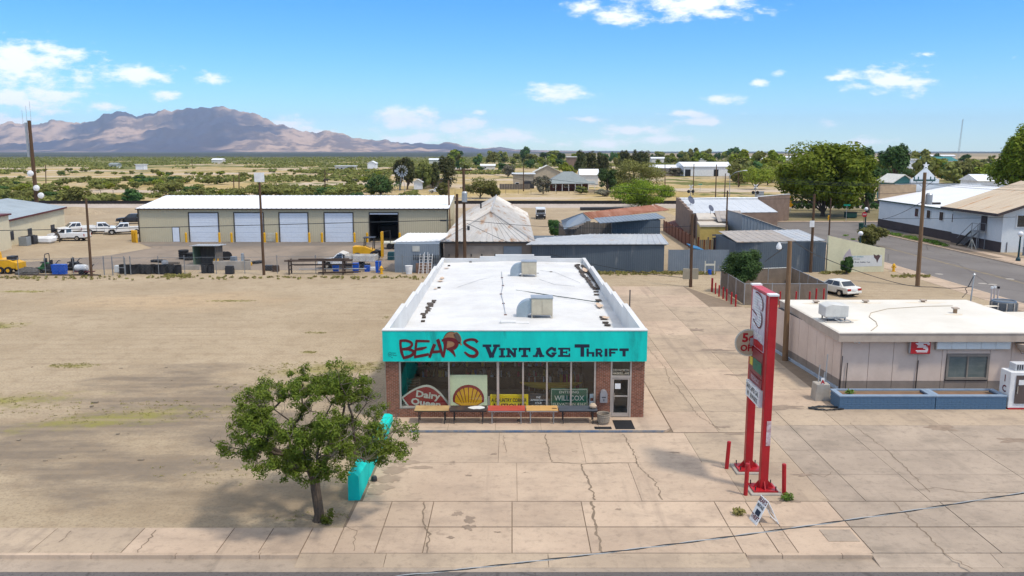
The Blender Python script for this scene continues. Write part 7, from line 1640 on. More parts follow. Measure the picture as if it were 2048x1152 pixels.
for k in range(3):
 t = thing('yellow_bollard', ('leftmost', 'middle', 'rightmost')[k] + ' of three yellow bollards at the storage building corner', 'bollard', (xl - .9 + k * .42, YS - .4 - k * .3, 0), group='yellow bollards along the storage building')
 MB().lathe((0, 0, 0), [(.17, 0), (.17, 1.7), (.12, 1.8), (.02, 1.85)], 10).build('post', m_yellow, t, local=True)
t = thing('pallet', 'timber pallet leaning on the storage wall between two doors', 'pallet', (WX(541, 480, 121.2)[0], 121.2, 0)); xp = t.location.x
for k in range(6): MB().box(xp - .65, xp + .65, 121.25, 121.3, .15 + k * .22, .28 + k * .22).build('slat', m_cream, t)
for s_ in (-.6, 0, .55): MB().box(xp + s_, xp + s_ + .08, 121.3, 121.4, .1, 1.42).build('stringer', m_cream, t)
cb_ = thing('cream_metal_building', 'cream metal building with maroon eaves and a blue grey roof at the far left', 'building', (-80, 125, 0)); m_crm = M('cream_sheet', (.68, .60, .42), .6, amt=.06); m_mar = M('maroon_trim', (.12, .025, .025), .6)
pA, pB = G(5, 497), G(131, 463)
MB().wall_strip(pA, pB, 0, 4.0, .5, .04, top=lambda u: 3.75 + .3 * u).build('wall_sheet', m_crm, cb_)
dn = (pB - pA).normalized(); nl = Vector((-dn.y, dn.x, 0)); off = -nl if nl.x > 0 else nl
off = Vector((-dn.y, dn.x, 0)) * (1 if -dn.y < 0 else -1)
MB().prism([pA + off * .1, pB + off * .1, pB + off * 14, pA + off * 14], (0, 0, 3.7)).build('core_wall', m_crm, cb_)
e0, e1 = pA - off * .4 - dn * .5 + Vector((0, 0, 3.8)), pB - off * .4 + dn * .4 + Vector((0, 0, 4.1))
MB().roof_strip(e0, e1, e1 + off * 9 + Vector((0, 0, 1.5)), e0 + off * 9 + Vector((0, 0, 1.5)), .8, .04).build('roof_slope', M('blue_grey_roof', (.33, .38, .41), .5, sc=.3), cb_)
MB().prism([e0 - off * .03 - Vector((0, 0, .25)), e1 - off * .03 - Vector((0, 0, .25)), e1 - off * .03, e0 - off * .03], off * .06).build('eave_trim', m_mar, cb_)
for px, py in ((22, 471), (59, 465), (105, 457)):
 u = (px - 5) / 126; L_ = (pB - pA).length
 r0 = ray(px, py); Nn = Vector((dn.y, -dn.x, 0)); k = (pA.x * Nn.x + pA.y * Nn.y) / (r0[0] * Nn.x + r0[1] * Nn.y); p = Vector((r0[0] * k, r0[1] * k, CAM_H + r0[2] * k))
 MB().prism([p - dn * .75 - Vector((0, 0, .6)), p + dn * .75 - Vector((0, 0, .6)), p + dn * .75 + Vector((0, 0, .6)), p - dn * .75 + Vector((0, 0, .6))], -off * .1).build('window', m_dark, cb_)
MB().prism([pA - dn * 12 - off * 1.2, pA - dn * .1 - off * 1.2, pA - dn * .1 + off * 10, pA - dn * 12 + off * 10], (0, 0, 4.6)).build('front_wing', m_crm, cb_); MB().prism([pA - dn * 12.3 - off * 1.5, pA + dn * .2 - off * 1.5, pA + dn * .2 + off * 10, pA - dn * 12.3 + off * 10], (0, 0, .2)).build('wing_roof', m_mar, cb_).location.z += 4.62
m_gcool = M('grey_condenser', (.25, .27, .28), .6)
for px, py, lab, m in ((46, 492, 'light grey condenser unit by the cream building', m_gcool), (60, 489, 'dark grey condenser unit by the cream building', m_dark)):
 c = G(px, py); t = thing('condenser_unit', lab, 'air conditioner', (c.x, c.y, 0)); MB().box(c.x - .6, c.x + .6, c.y, c.y + 1.1, 0, 1.25).build('cabinet', m, t, bevel=.04); MB().lathe((c.x, c.y + .55, 1.25), [(.5, 0), (.5, .06), (.1, .08)], 14).build('fan_grille', m_dark, t)
c = G(80, 487); o = MB().prism([(c.x - 1.4, c.y, 0), (c.x + 1.6, c.y - .3, 0), (c.x + 2.1, c.y + 1, .15), (c.x - 1.2, c.y + 1.2, 0)], (.1, .1, .95)).build('covered_stack', m_white, bevel=.25); tag(o, 'white sheeted stack lying beside the condensers at the cream building', 'covered stack')
def man():
 c = G(121, 484); t = thing('person', 'person in dark clothes bending at the open truck door', 'person', (c.x, c.y - .25, 0))
 me = bpy.data.meshes.new('body'); J = [(0, 0, .95), (-.02, .1, .92), (.0, .12, .5), (.05, .13, .06), (-.08, .13, .03), (-.02, -.1, .92), (.03, -.14, .5), (.1, -.15, .06), (-.02, -.15, .03), (-.15, 0, 1.15), (-.38, 0, 1.33), (-.50, 0, 1.38), (-.60, 0, 1.42), (-.36, .2, 1.3), (-.5, .24, 1.05), (-.72, .2, .98), (-.36, -.2, 1.3), (-.5, -.24, 1.05), (-.72, -.2, .98)]
 Ed = [(0, 1), (1, 2), (2, 3), (3, 4), (0, 5), (5, 6), (6, 7), (7, 8), (0, 9), (9, 10), (10, 11), (11, 12), (10, 13), (13, 14), (14, 15), (10, 16), (16, 17), (17, 18)]
 Rd = [.17, .11, .08, .055, .05, .11, .08, .055, .05, .17, .17, .06, .11, .07, .055, .045, .07, .055, .045]
 me.from_pydata(J, Ed, []); ob = link('body', me, t); mo = ob.modifiers.new('skin', 'SKIN')
 for i, r_ in enumerate(Rd): me.skin_vertices[0].data[i].radius = (r_, r_)
 me.skin_vertices[0].data[0].use_root = True; ob.modifiers.new('sub', 'SUBSURF').levels = 1; me.materials.append(M('dark_work_clothes', (.035, .03, .028), .9, (.09, .07, .05), sc=5))
 MB().sphere((-.62, 0, 1.43), .105, 10, 8, 1.15).build('head', M('skin', (.35, .18, .11), .6), t, local=True, smooth=True); MB().sphere((-.61, 0, 1.49), .11, 10, 6, .7).build('cap', m_dark, t, local=True, smooth=True)
man()
# ================================================================ YARD FENCE AND CONTENTS
fn = thing('chain_link_fence', 'chain link fence along the front of the storage yard', 'fence', (-30, 89, 0)); m_fp = M('fence_pipe', (.25, .26, .27), .5, metal=.4)
fpx = [(-60, 556), (0, 555), (38, 553), (92, 552), (148, 551), (209, 550), (226, 550), (250, 550), (262, 550), (318, 549), (370, 548), (433, 548), (490, 548), (555, 547), (632, 547), (705, 547), (758, 547), (805, 546), (845, 546)]
fps = [G(*p) for p in fpx]
mesh_ = MB()
for i, p in enumerate(fps):
 MB().tube([p, p + Vector((0, 0, 2.05))], .06 if 5 <= i <= 8 else .04, 6).build('fence_post', m_fp, fn)
 if i:
  q = fps[i - 1]
  MB().tube([q + Vector((0, 0, 1.85)), p + Vector((0, 0, 1.85))], .022, 4).build('top_rail', m_fp, fn)
  L_ = (p - q).length; n = int(L_ / .3); d = (p - q) / max(n, 1)
  for k in range(-6, n):
   for sg in (1, -1):
    a, b_ = (k, k + 6) if sg > 0 else (k + 6, k); za, zb = 0.05, 1.85
    if min(a, b_) < 0 or max(a, b_) > n: continue
    A, B = q + d * a, q + d * b_; w_ = Vector((0, 0, .008)); mesh_.poly([A + Vector((0, 0, za)) - w_, B + Vector((0, 0, zb)) - w_, B + Vector((0, 0, zb)) + w_, A + Vector((0, 0, za)) + w_])
mesh_.build('wire_mesh', m_fp, fn, kind='stuff')
c0, c1 = G(226, 552), G(252, 552)
t = thing('yard_gate', 'narrow pipe gate standing half open in the yard fence', 'gate', tuple(c0)); MB().tube([c0, c0 + Vector((0, 0, 2.0)), c1 + Vector((0, 0, 2.0)), c1], .035, 6).build('frame', m_fp, t); MB().tube([c0 + Vector((0, 0, .9)), c1 + Vector((0, 0, .9))], .03, 5).build('rail', m_fp, t)
def drum(lab, px, py, mat, r_=.3, h=.9, group=None, nm='barrel'):
 c = G(px, py); t = thing(nm, lab, 'barrel', (c.x, c.y, 0), random.uniform(0, 6), group); MB().lathe((0, 0, 0), [(r_ * .94, 0), (r_, .04), (r_, h * .32), (r_ * 1.04, h * .34), (r_, h * .36), (r_, h * .66), (r_ * 1.04, h * .68), (r_, h * .70), (r_ * 1.02, h), (r_ * .9, h), (r_ * .88, h - .15), (.02, h - .15)], 14).build('shell', mat, t, local=True); return t
m_bk = M('black_tub_plastic', (.022, .022, .024), .6)
for i, px in enumerate((246, 258, 267, 277, 288, 297, 306, 318, 326, 333, 343, 357)):
 drum('black plastic tub, number %s from the yard gate in the long row' % ('one two three four five six seven eight nine ten eleven twelve'.split()[i]), px, 547 + (i % 3) * .5, m_bk, .36, 1.0, 'black tubs along the yard fence')
drum('black tub left of the pair beside the pole with the white board', 410, 546, m_bk, .38, .95, 'black tubs along the yard fence'); drum('black tub right in the pair by the timber bin', 422, 546, m_bk, .36, .95, 'black tubs along the yard fence')
def cube_bin(lab, px, py, w, h, mat):
 c = G(px, py); t = thing('plastic_bin', lab, 'bin', (c.x, c.y, 0), group='blue bins in the yard'); MB().prism([(-w * .44, -w * .4, 0), (w * .44, -w * .4, 0), (w * .44, w * .4, 0), (-w * .44, w * .4, 0)], (0, 0, h * .3)).build('foot', mat, t, local=True)
 MB().prism([(-w * .47, -w * .43, h * .3), (w * .47, -w * .43, h * .3), (w * .5, -w * .46, h), (-w * .5, -w * .46, h)], (0, w * .88, 0)).build('body', mat, t, local=True); MB().box(-w * .52, w * .52, -w * .5, w * .5, h, h + .07).build('lid', mat, t, local=True)
for px, py, w, h, lab in ((114, 548, .78, 1.0, 'left blue bin of the pair by the black mower'), (127, 548, .72, 1.0, 'right blue bin of the pair by the black mower'), (672, 544, .62, .75, 'blue bin under the pipe rack'), (712, 545, .62, 1.0, 'tall blue bin in front of the dump truck'), (735, 543, .6, .6, 'short blue bin in front of the tipping bed'), (757, 545, .6, 1.2, 'blue bin at the right end by the hydrant')): cube_bin(lab, px, py, w, h, m_blueplastic)
c = G(18, 546); t = thing('wood_chipper', 'yellow towed wood chipper with twin wheels at the left edge', 'wood chipper', (c.x, c.y, 0)); x, y = c.x, c.y
MB().prism([(x - 2.2, y - .7, .55), (x + 1.4, y - .7, .55), (x + 1.4, y - .7, 1.2), (x + .5, y - .7, 1.55), (x - .6, y - .7, 1.65), (x - 2.2, y - .7, 1.4)], (0, 1.5, 0)).build('body', m_yellow, t, bevel=.06)
MB().tube([(x - .9, y, 1.5), (x - .95, y, 2.2), (x - 1.25, y, 2.65), (x - 1.8, y, 2.75)], [.3, .28, .25, .22], 8).build('chute', m_yellow, t); MB().box(x + .2, x + .9, y - .5, y + .5, 1.45, 1.9).build('engine', m_dark, t); MB().box(x + 1.3, x + 1.5, y - .8, y + .8, .5, 1.2).build('tailboard', m_yellow, t)
for wx in (-.45, .45):
 for wy in (-.8, .9): o = MB().cyl((x + wx, y + wy - .12, .40), .40, .24, 14, 'y').build('wheel', m_black, t); MB().cyl((x + wx, y + wy - .13, .40), .2, .26, 10, 'y').build('rim', m_yellow, o)
c = G(56, 548); hp = MB(); n = 16; k = 7
for i in range(k + 1):
 for j in range(n):
  a = 6.283 * j / n; rr = 1.05 * math.cos(i / k * 1.5708) * (1 + .18 * mnoise.noise((math.cos(a) * 1.5, math.sin(a) * 1.5, i * .6))); hp.v.append((c.x + 1.25 * rr * math.cos(a), c.y + .8 * rr * math.sin(a), .75 * math.sin(i / k * 1.5708) * (1 + .3 * mnoise.noise((math.cos(a) * 2, math.sin(a) * 2, i * .9 + 4)))))
for i in range(k):
 for j in range(n): q = (j + 1) % n; hp.f.append((i * n + j, i * n + q, (i + 1) * n + q, (i + 1) * n + j))
o = hp.build('netting_heap', M('grey_netting', (.075, .07, .065), .95, (.12, .11, .10), sc=6, bump=1), smooth=False); tag(o, 'heap of dark grey netting on the ground beside the yellow chipper', 'heap')
def mower(lab, px, py, mat, rops):
 c = G(px, py); t = thing('mower', lab, 'mower', (c.x, c.y, 0)); x, y = c.x, c.y
 MB().box(x - .8, x + .8, y - .6, y + .6, .15, .42).build('deck', mat, t, bevel=.08); MB().prism([(x - .5, y - .4, .42), (x + .7, y - .4, .42), (x + .6, y - .4, .95), (x - .1, y - .4, .9)], (0, .8, 0)).build('engine_cover', mat, t, bevel=.05)
 MB().box(x - .45, x + .05, y - .28, y + .28, .85, .95).build('seat', m_black, t); MB().box(x + .0, x + .1, y - .28, y + .28, .95, 1.4).build('seat_back', m_black, t)
 if rops: MB().tube([(x + .25, y - .45, .6), (x + .25, y - .45, 1.75), (x + .25, y - .35, 1.9), (x + .25, y + .35, 1.9), (x + .25, y + .45, 1.75), (x + .25, y + .45, .6)], .05, 6).build('roll_bar', m_dark, t)
 else: MB().tube([(x + .4, y, .8), (x + .9, y, 1.35), (x + 1.1, y, 1.3)], .05, 6).build('control_arm', m_dark, t)
 for wx, r_ in ((-.7, .22), (.6, .34)):
  for wy in (-.6, .6): MB().cyl((x + wx, y + wy - .1, r_), r_, .2, 12, 'y').build('wheel', m_black, t)
mower('dark green ride on mower with a black roll bar', 92, 541, M('mower_green', (.025, .10, .035), .4), True); mower('black ride on mower behind the blue bins', 146, 540, M('mower_black', (.025, .025, .028), .4), False); mower('low dark machine left of the blue bins', 103, 545, m_dark, False)
c = G(164, 549); t = thing('sprayer', 'white tank sprayer on a red trailer frame by the yard fence', 'sprayer', (c.x, c.y, 0)); MB().lathe((0, 0, 0), [(.05, 0), (.3, .05), (.36, .3), (.36, 1.1), (.3, 1.35), (.05, 1.4)], 14).build('tank', m_white, t, local=True, smooth=True).rotation_euler = (0, R(90), 0)
t.children[0].location = (-.7, 0, .75); MB().box(-.9, 1.3, -.4, .4, .28, .36).build('frame', m_mar, t, local=True)
for wy in (-.5, .5): MB().cyl((.2, wy - .08, .28), .28, .16, 12, 'y').build('wheel', m_black, t, local=True)
MB().tube([(1.0, 0, .4), (1.2, .1, 1.0), (1.35, .1, 1.1)], .06, 5).build('pump_arm', m_dark, t, local=True)
def tyre(lab, px, py, z, r_=.5, lie=True):
 c = G(px, py); t = thing('tyre', lab, 'tyre', (c.x, c.y, z), group='old tyres in the yard'); prof = [(r_ * .55, .03), (r_ * .9, 0), (r_, .06), (r_, .22), (r_ * .9, .28), (r_ * .55, .25), (r_ * .55, .03)]
 o = MB().lathe((0, 0, 0), prof, 16).build('tread', m_black, t, local=True, smooth=False)
 if not lie: o.rotation_euler = (R(90), 0, R(25)); o.location = (0, 0, r_)
for i, (px, py, z) in enumerate(((368, 518, 0), (368, 518, .29), (368, 518, .58), (368, 518, .87), (384, 519, 0), (384, 519, .29), (384, 519, .58), (378, 520, 0))): tyre('black tyre, %s layer of the %s stack beside the green bin' % (('bottom', 'second', 'third', 'top', 'bottom', 'second', 'top', 'loose front')[i], 'left' if i < 4 else 'right'), px, py, z, .62)
for i, px in enumerate((437, 443, 449, 455)): tyre('upright tyre number %s in the row right of the shelter' % ('one', 'two', 'three', 'four')[i], px, 520, 0, .55, False)
for i, (px, py) in enumerate(((318, 524), (325, 525), (310, 524), (512, 527), (519, 526))): tyre('loose dark tyre lying %s' % ('behind the row of black tubs', 'right behind the black tubs', 'left behind the black tubs', 'left of the board topped pole', 'near the foot of the board topped pole')[i], px, py, 0, .5)
t = thing('timber_shelter', 'open fronted shelter with a tin lid and green side at the yard middle', 'shelter', tuple(G(410, 532))); c = G(410, 532); x, y = c.x, c.y
MB().box(x - 1.35, x - 1.2, y, y + 2.2, 0, 2.3).build('green_side', M('faded_green_sheet', (.13, .19, .13), .7), t); MB().box(x + 1.25, x + 1.4, y, y + 2.2, 0, 2.3).build('side_wall', m_plank, t); MB().box(x - 1.2, x + 1.25, y + 2.05, y + 2.2, 0, 2.3).build('back_wall', m_plank, t)
MB().roof_strip((x - 1.6, y - .3, 2.42), (x + 1.8, y - .3, 2.42), (x + 1.8, y + 2.4, 2.3), (x - 1.6, y + 2.4, 2.3), .3, .04).build('tin_roof', m_tinp, t)
t = thing('block_bay', 'low concrete bay wall behind the row of black tubs', 'wall', tuple(G(365, 540))); c = G(370, 540); MB().box(c.x - 3.0, c.x + 1.6, c.y, c.y + .3, 0, .55).build('wall_body', m_concrete, t); MB().box(c.x + 3.2, c.x + 7.4, c.y, c.y + .3, 0, 1.0).build('wall_body', m_concrete, t)
t = thing('pipe_rack', 'rusty steel rack of long pipes along the yard fence', 'rack', tuple(G(635, 546))); yy = 88.9; m_rp = M('dark_rusty_pipe', (.05, .036, .03), .7, (.09, .06, .045), sc=1)
xs_ = [WX(px, 540, yy)[0] for px in (578, 646, 686)]
for x in xs_:
 for dy in (0, 1.0): MB().box(x - .07, x + .07, yy + dy - .07, yy + dy + .07, 0, 1.65).build('upright', m_rp, t)
 for z in (.45, .9, 1.35): MB().box(x - .06, x + .06, yy, yy + 1.0, z, z + .08).build('shelf_arm', m_rp, t)
xa, xb_ = WX(568, 525, yy)[0], WX(703, 522, yy)[0]
for i, (z, y, a, b_, r_) in enumerate(((1.5, .15, 0, 0, .09), (1.52, .4, .3, -.8, .09), (1.5, .65, .6, .0, .09), (1.66, .3, 1.5, -.3, .07), (1.02, .3, 1.0, -.6, .06), (1.02, .6, .6, .5, .06), (.56, .4, 1.5, 1.5, .05), (.30, -.1, 4.2, 1.0, .07), (.2, .2, 3.6, .2, .09))): MB().tube([(xa + a, yy + y, z), (xb_ + b_, yy + y, z + .06)], r_, 6).build('long_pipe', m_rp if i != 6 else m_tinp, t)
c = G(735, 520); t = thing('loader', 'yellow forklift style loader with a canopy behind the dump truck', 'loader', (c.x, c.y, 0)); x, y = c.x, c.y
MB().prism([(x - 1.7, y - .6, .7), (x + .9, y - .6, .7), (x + .9, y - .6, 1.3), (x - .2, y - .6, 1.75), (x - 1.7, y - .6, 1.75)], (0, 1.4, 0)).build('body', m_yellow, t, bevel=.06)
for a, b_ in ((-.35, -.5), (.75, -.5), (-.35, .7), (.75, .7)): MB().tube([(x + a, y + b_, 1.2), (x + a + .15, y + b_, 2.75)], .06, 5).build('canopy_post', m_dark, t)
MB().box(x - .4, x + 1.0, y - .65, y + .85, 2.75, 2.84).build('canopy', m_dark, t)
for k in (-.3, .5): MB().box(x + 1.75, x + 1.95, y + k - .1, y + k + .1, .3, 3.5).build('mast_rail', m_yellow, t)
MB().box(x + 1.8, x + 1.9, y - .2, y + .4, 3.3, 3.5).box(x + 1.8, x + 1.9, y - .2, y + .4, 1.2, 1.4).build('mast_bar', m_yellow, t); MB().box(x + .9, x + 1.8, y - .1, y + .3, .9, 1.2).build('lift_arm', m_dark, t)
for wx, r_ in ((-1.1, .5), (1.0, .62)):
 for wy in (-.7, .8): o = MB().cyl((x + wx, y + wy - .2, r_), r_, .4, 14, 'y').build('wheel', m_black, t); MB().cyl((x + wx, y + wy - .21, r_), r_ * .5, .42, 10, 'y').build('rim', m_yellow, o)
c = G(790, 497); t = thing('flatbed_trailer', 'tan decked flatbed trailer parked before the open storage door', 'trailer', (c.x, c.y, 0)); MB().box(c.x - 1.8, c.x + 2.8, c.y - 1.0, c.y + 1.2, .75, .92).build('deck', m_cream, t); MB().tube([(c.x - 1.4, c.y - .9, .9), (c.x - 1.4, c.y - .9, 2.4), (c.x - .5, c.y - .9, 2.6), (c.x - .5, c.y - .9, .9)], .05, 5).build('rack_frame', m_dark, t)
for wx in (-.6, .4):
 for wy in (-1.0, 1.1): MB().cyl((c.x + wx, c.y + wy - .12, .42), .42, .24, 14, 'y').build('wheel', m_black, t)
r2 = random.Random(31); bits = (('crate', 'tan timber crate'), ('drum', 'small steel drum'), ('box', 'grey metal box'), ('beam', 'rusty beam'))
for i, (px, py, w, d, h, m, lab, cat) in enumerate(((433, 531, .5, .4, .8, m_yellow, 'yellow machine part right of the timber shelter', 'machine part'), (468, 528, .7, .5, .9, m_tinb, 'grey wire cage right of the upright tyres', 'cage'), (486, 530, .3, .3, 1.4, m_galv, 'slim pale post left of the board topped pole', 'post'), (492, 526, .9, .6, .4, m_plank, 'plank stack left of the board topped pole', 'planks'),
  (478, 531, 1.2, .6, .5, M('pale_blue_tub', (.35, .5, .56), .6), 'pale blue tub in the yard middle', 'tub'), (460, 548, .9, .5, .9, m_dark, 'dark saw bench beside the black tub pair', 'bench'), (538, 541, .9, .7, .6, m_dark, 'dark tarp covered box right of the board topped pole', 'box'), (552, 543, .7, .6, .7, m_rp, 'rusty drum frame left of the pipe rack', 'frame'), (783, 520, .8, .8, 1.0, M('teal_dark_bin', (.015, .07, .09), .6), 'dark teal bin beside the tin lean-to', 'bin'), (752, 541, 1.4, .5, .4, m_white, 'white truck ramp panel by the blue bins', 'panel'),
  (345, 528, 1.6, .5, .25, m_plank, 'low stack of boards behind the black tubs', 'boards'), (330, 530, .6, .5, .5, m_galv, 'grey engine block behind the black tubs', 'engine'), (238, 545, .8, .5, .8, M('milky_tank', (.6, .62, .62), .5), 'milky plastic tank left of the black tubs', 'tank'), (120, 551, 9.0, .12, .12, m_rp, 'long dark pipe lying along the fence foot', 'pipe'), (850, 545, .9, .4, .3, m_white, 'white block lying below the ladders', 'block'), (500, 531, .5, .4, .35, m_yellow, 'small yellow part beside the plank stack', 'machine part'))):
 c = G(px, py); t = thing(cat.replace(' ', '_'), lab, cat, (c.x, c.y, .01), r2.uniform(-.2, .2)); b = MB().box(-w / 2, w / 2, -d / 2, d / 2, 0, h * .8)
 b.build('base', m, t, local=True, bevel=.03); MB().box(-w * .46, w * .46, -d * .44, d * .44, h * .8, h).build('top', m, t, local=True, bevel=.02)
for px, py, w, h, m, lab in ((152, 428, 7, 1.6, m_lot, 'long heap of tan soil behind the white pickups'), (6, 424, 7, 2.4, M('brown_soil_heap', (.22, .14, .08), 1), 'brown soil heap behind the cream building at the left edge'), (22, 412, 4, 1.4, m_white, 'pale mound beside the track at the far left')):
 c = G(px, py); hp = MB(); n = 18
 for i in range(6):
  for j in range(n): a = 6.283 * j / n; rr = (1 - i / 5) * (1 + .25 * mnoise.noise((math.cos(a), math.sin(a), px * .1))); hp.v.append((c.x + w * rr * math.cos(a), c.y + w * .45 * rr * math.sin(a), h * math.sin(i / 5 * 1.5708) ** 1.3 - .02))
 for i in range(5):
  for j in range(n): q = (j + 1) % n; hp.f.append((i * n + j, i * n + q, (i + 1) * n + q, (i + 1) * n + j))
 o = hp.build('soil_heap', m, smooth=True); tag(o, lab, 'heap')
c = G(1205, 421); o = MB().prism([(c.x - 5, c.y, 0), (c.x + 5, c.y + 1, 0), (c.x + 5, c.y + 2.2, 0), (c.x - 5, c.y + 1.6, 0)], (0, 0, .7)).build('sleeper_stack', m_dark, bevel=.1); tag(o, 'long dark stack of sleepers between the van and the rusty barn roof', 'timber stack')
# ================================================================ TREES, SCRUB AND THE FAR TOWN
m_lgreen = leafmat('bright_green_leaves', (.27, .36, .035), (.13, .22, .022), .4); m_mesq = leafmat('mesquite_leaves', (.25, .255, .07), (.15, .165, .042), .3); m_olive = leafmat('olive_leaves', (0.219, 0.228, 0.061), (0.131, 0.158, 0.044), .2)
m_dkgreen = leafmat('dark_green_leaves', (0.076, 0.142, 0.038), (0.042, 0.095, 0.027), .15); m_ylw = leafmat('yellow_green_leaves', (0.272, 0.304, 0.032), (0.160, 0.224, 0.026), .3); m_conif = leafmat('conifer_needles', (.085, .10, .035), (.13, .12, .05), .15); m_greyl = leafmat('grey_green_leaves', (0.240, 0.210, 0.150), (0.165, 0.180, 0.105), .1)
def crown_clumps(rx, ry, rz, n, cz, seed, conic=False, k=.34):
 r = random.Random(seed); out = []
 for i in range(n):
  if conic:
   h = r.random() ** .8; w = (1 - h) * .95 + .1; a = r.uniform(0, 6.283); q = r.uniform(.2, .85) * w; s_ = k * (.5 + .6 * w)
   out.append((rx * q * math.cos(a), ry * q * math.sin(a), cz - rz + 2 * rz * h, rx * s_, ry * s_, rz * .20))
  else:
   d = Vector((r.gauss(0, 1), r.gauss(0, 1), r.gauss(.15, 1))).normalized() * r.uniform(.35, .80); s_ = k * r.uniform(.6, 1.15)
   out.append((rx * d.x, ry * d.y, cz + rz * d.z, rx * s_, ry * s_, rz * s_))
 return out
def tree(lab, base, l, r_, top, bot, mat, n=26, per=160, size=.5, conic=False, Y=None, seed=1, nm='tree', cat='tree', group=None, trunk=True, k=.34):
 c = G(base[0], base[1]) if Y is None else Vector((WX(base[0], base[1], Y)[0], Y, 0))
 x0, x1 = WX(l, (top + bot) / 2, c.y)[0], WX(r_, (top + bot) / 2, c.y)[0]; z1, z0 = WX(base[0], top, c.y)[1], max(.3, WX(base[0], bot, c.y)[1])
 rx, rz, cz = (x1 - x0) * .56, (z1 - z0) * .56, (z0 + z1) / 2; ox = (x0 + x1) / 2 - c.x
 t = thing(nm, lab, cat, (c.x, c.y, 0), group=group)
 cl = [(a + ox, b_, d, e, f, g_) for a, b_, d, e, f, g_ in crown_clumps(rx, rx * .9, rz, n, cz, seed, conic, k)]
 link('crown', leaf_mesh('crown', cl, per, size, mat, .55, .8, .5), t)
 if trunk:
  mb = MB(); rt = max(.09, (z1) * .028); mb.tube([(0, 0, -.1), (0, 0, z0 * .5), (ox * .3, 0, max(z0, cz - rz * .5)), (ox, 0, cz + rz * .2)], [rt * 1.3, rt, rt * .8, rt * .3], 8)
  r = random.Random(seed)
  for q in cl[:9]:
   s_ = Vector((ox * .2, 0, max(z0 * .8, .2))); e = Vector(q[:3]); mb.tube([s_, s_.lerp(e, .5) + Vector((0, 0, -.05 * rz)), e], [rt * .5, rt * .3, rt * .1], 5)
  mb.build('trunk', m_bark, t, local=True, smooth=True)
 return t
tree('very large bright green shade tree in the park by the crossing', (1645, 432), 1556, 1758, 279, 424, m_lgreen, 70, 330, .62, seed=4, nm='shade_tree', k=.27)
tree('dark green shade tree behind the big park tree', (1735, 425), 1690, 1758, 292, 410, m_dkgreen, 30, 200, .6, seed=14, nm='shade_tree')
tree('tall bright green tree at the right edge behind the rust roof house', (2040, 400), 1985, 2085, 256, 385, m_lgreen, 46, 240, .6, Y=172, seed=8, nm='shade_tree', k=.3)
tree('rounded dark tree with a brownish top between park tree and white hall', (1789, 345), 1763, 1818, 284, 348, m_dkgreen, 28, 200, .8, Y=255, seed=5, k=.36)
tree('bushy tree inside the tan slat fence', (1487, 575), 1448, 1530, 500, 572, m_dkgreen, 40, 330, .17, Y=77, seed=6, nm='bushy_tree', k=.36)
tree('dark green bush left of the plank barn', (1110, 478), 1092, 1129, 434, 477, m_dkgreen, 20, 240, .22, seed=7, nm='bush', cat='bush')
tree('large bright green mesquite left of the crossing, the nearer one', (1290, 418), 1216, 1358, 356, 420, m_lgreen, 40, 260, .34, seed=9, nm='mesquite_tree', k=.3)
tree('large round mesquite behind the nearer one by the crossing', (1268, 385), 1200, 1334, 317, 382, m_mesq, 40, 240, .45, seed=10, nm='mesquite_tree', k=.3)
tree('dark mesquite left of the round ones by the grey roofed house', (1215, 388), 1190, 1240, 338, 380, m_dkgreen, 22, 160, .45, seed=11, nm='mesquite_tree')
for i, (px, l, r_, top, mat) in enumerate(((800, 785, 818, 315, m_conif), (815, 806, 830, 318, m_conif), (845, 828, 866, 321, m_olive), (866, 852, 880, 322, m_conif), (892, 872, 916, 307, m_conif))):
 tree(('leftmost', 'second', 'middle', 'fourth', 'tallest rightmost')[i] + ' of five tall dark conifers by the windmill', (px, 382), l, r_, top, 372, mat, 26, 150, .6, Y=288 + 4 * i, seed=20 + i, nm='conifer', group='conifers by the windmill')
for i, (px, l, r_, top, Y) in enumerate(((1162, 1148, 1176, 301, 420), (1180, 1166, 1196, 303, 425), (1198, 1186, 1210, 305, 415), (1210, 1202, 1220, 308, 410), (1250, 1238, 1264, 298, 430), (1268, 1256, 1280, 303, 440), (1283, 1270, 1300, 300, 432))):
 tree('dark conifer, %s from the left in the far skyline clump' % ('first', 'second', 'third', 'fourth', 'fifth', 'sixth', 'seventh')[i], (px, 346), l, r_, top, 346, m_conif, 20, 120, .9, Y=Y, seed=30 + i, nm='conifer', group='far skyline conifers')
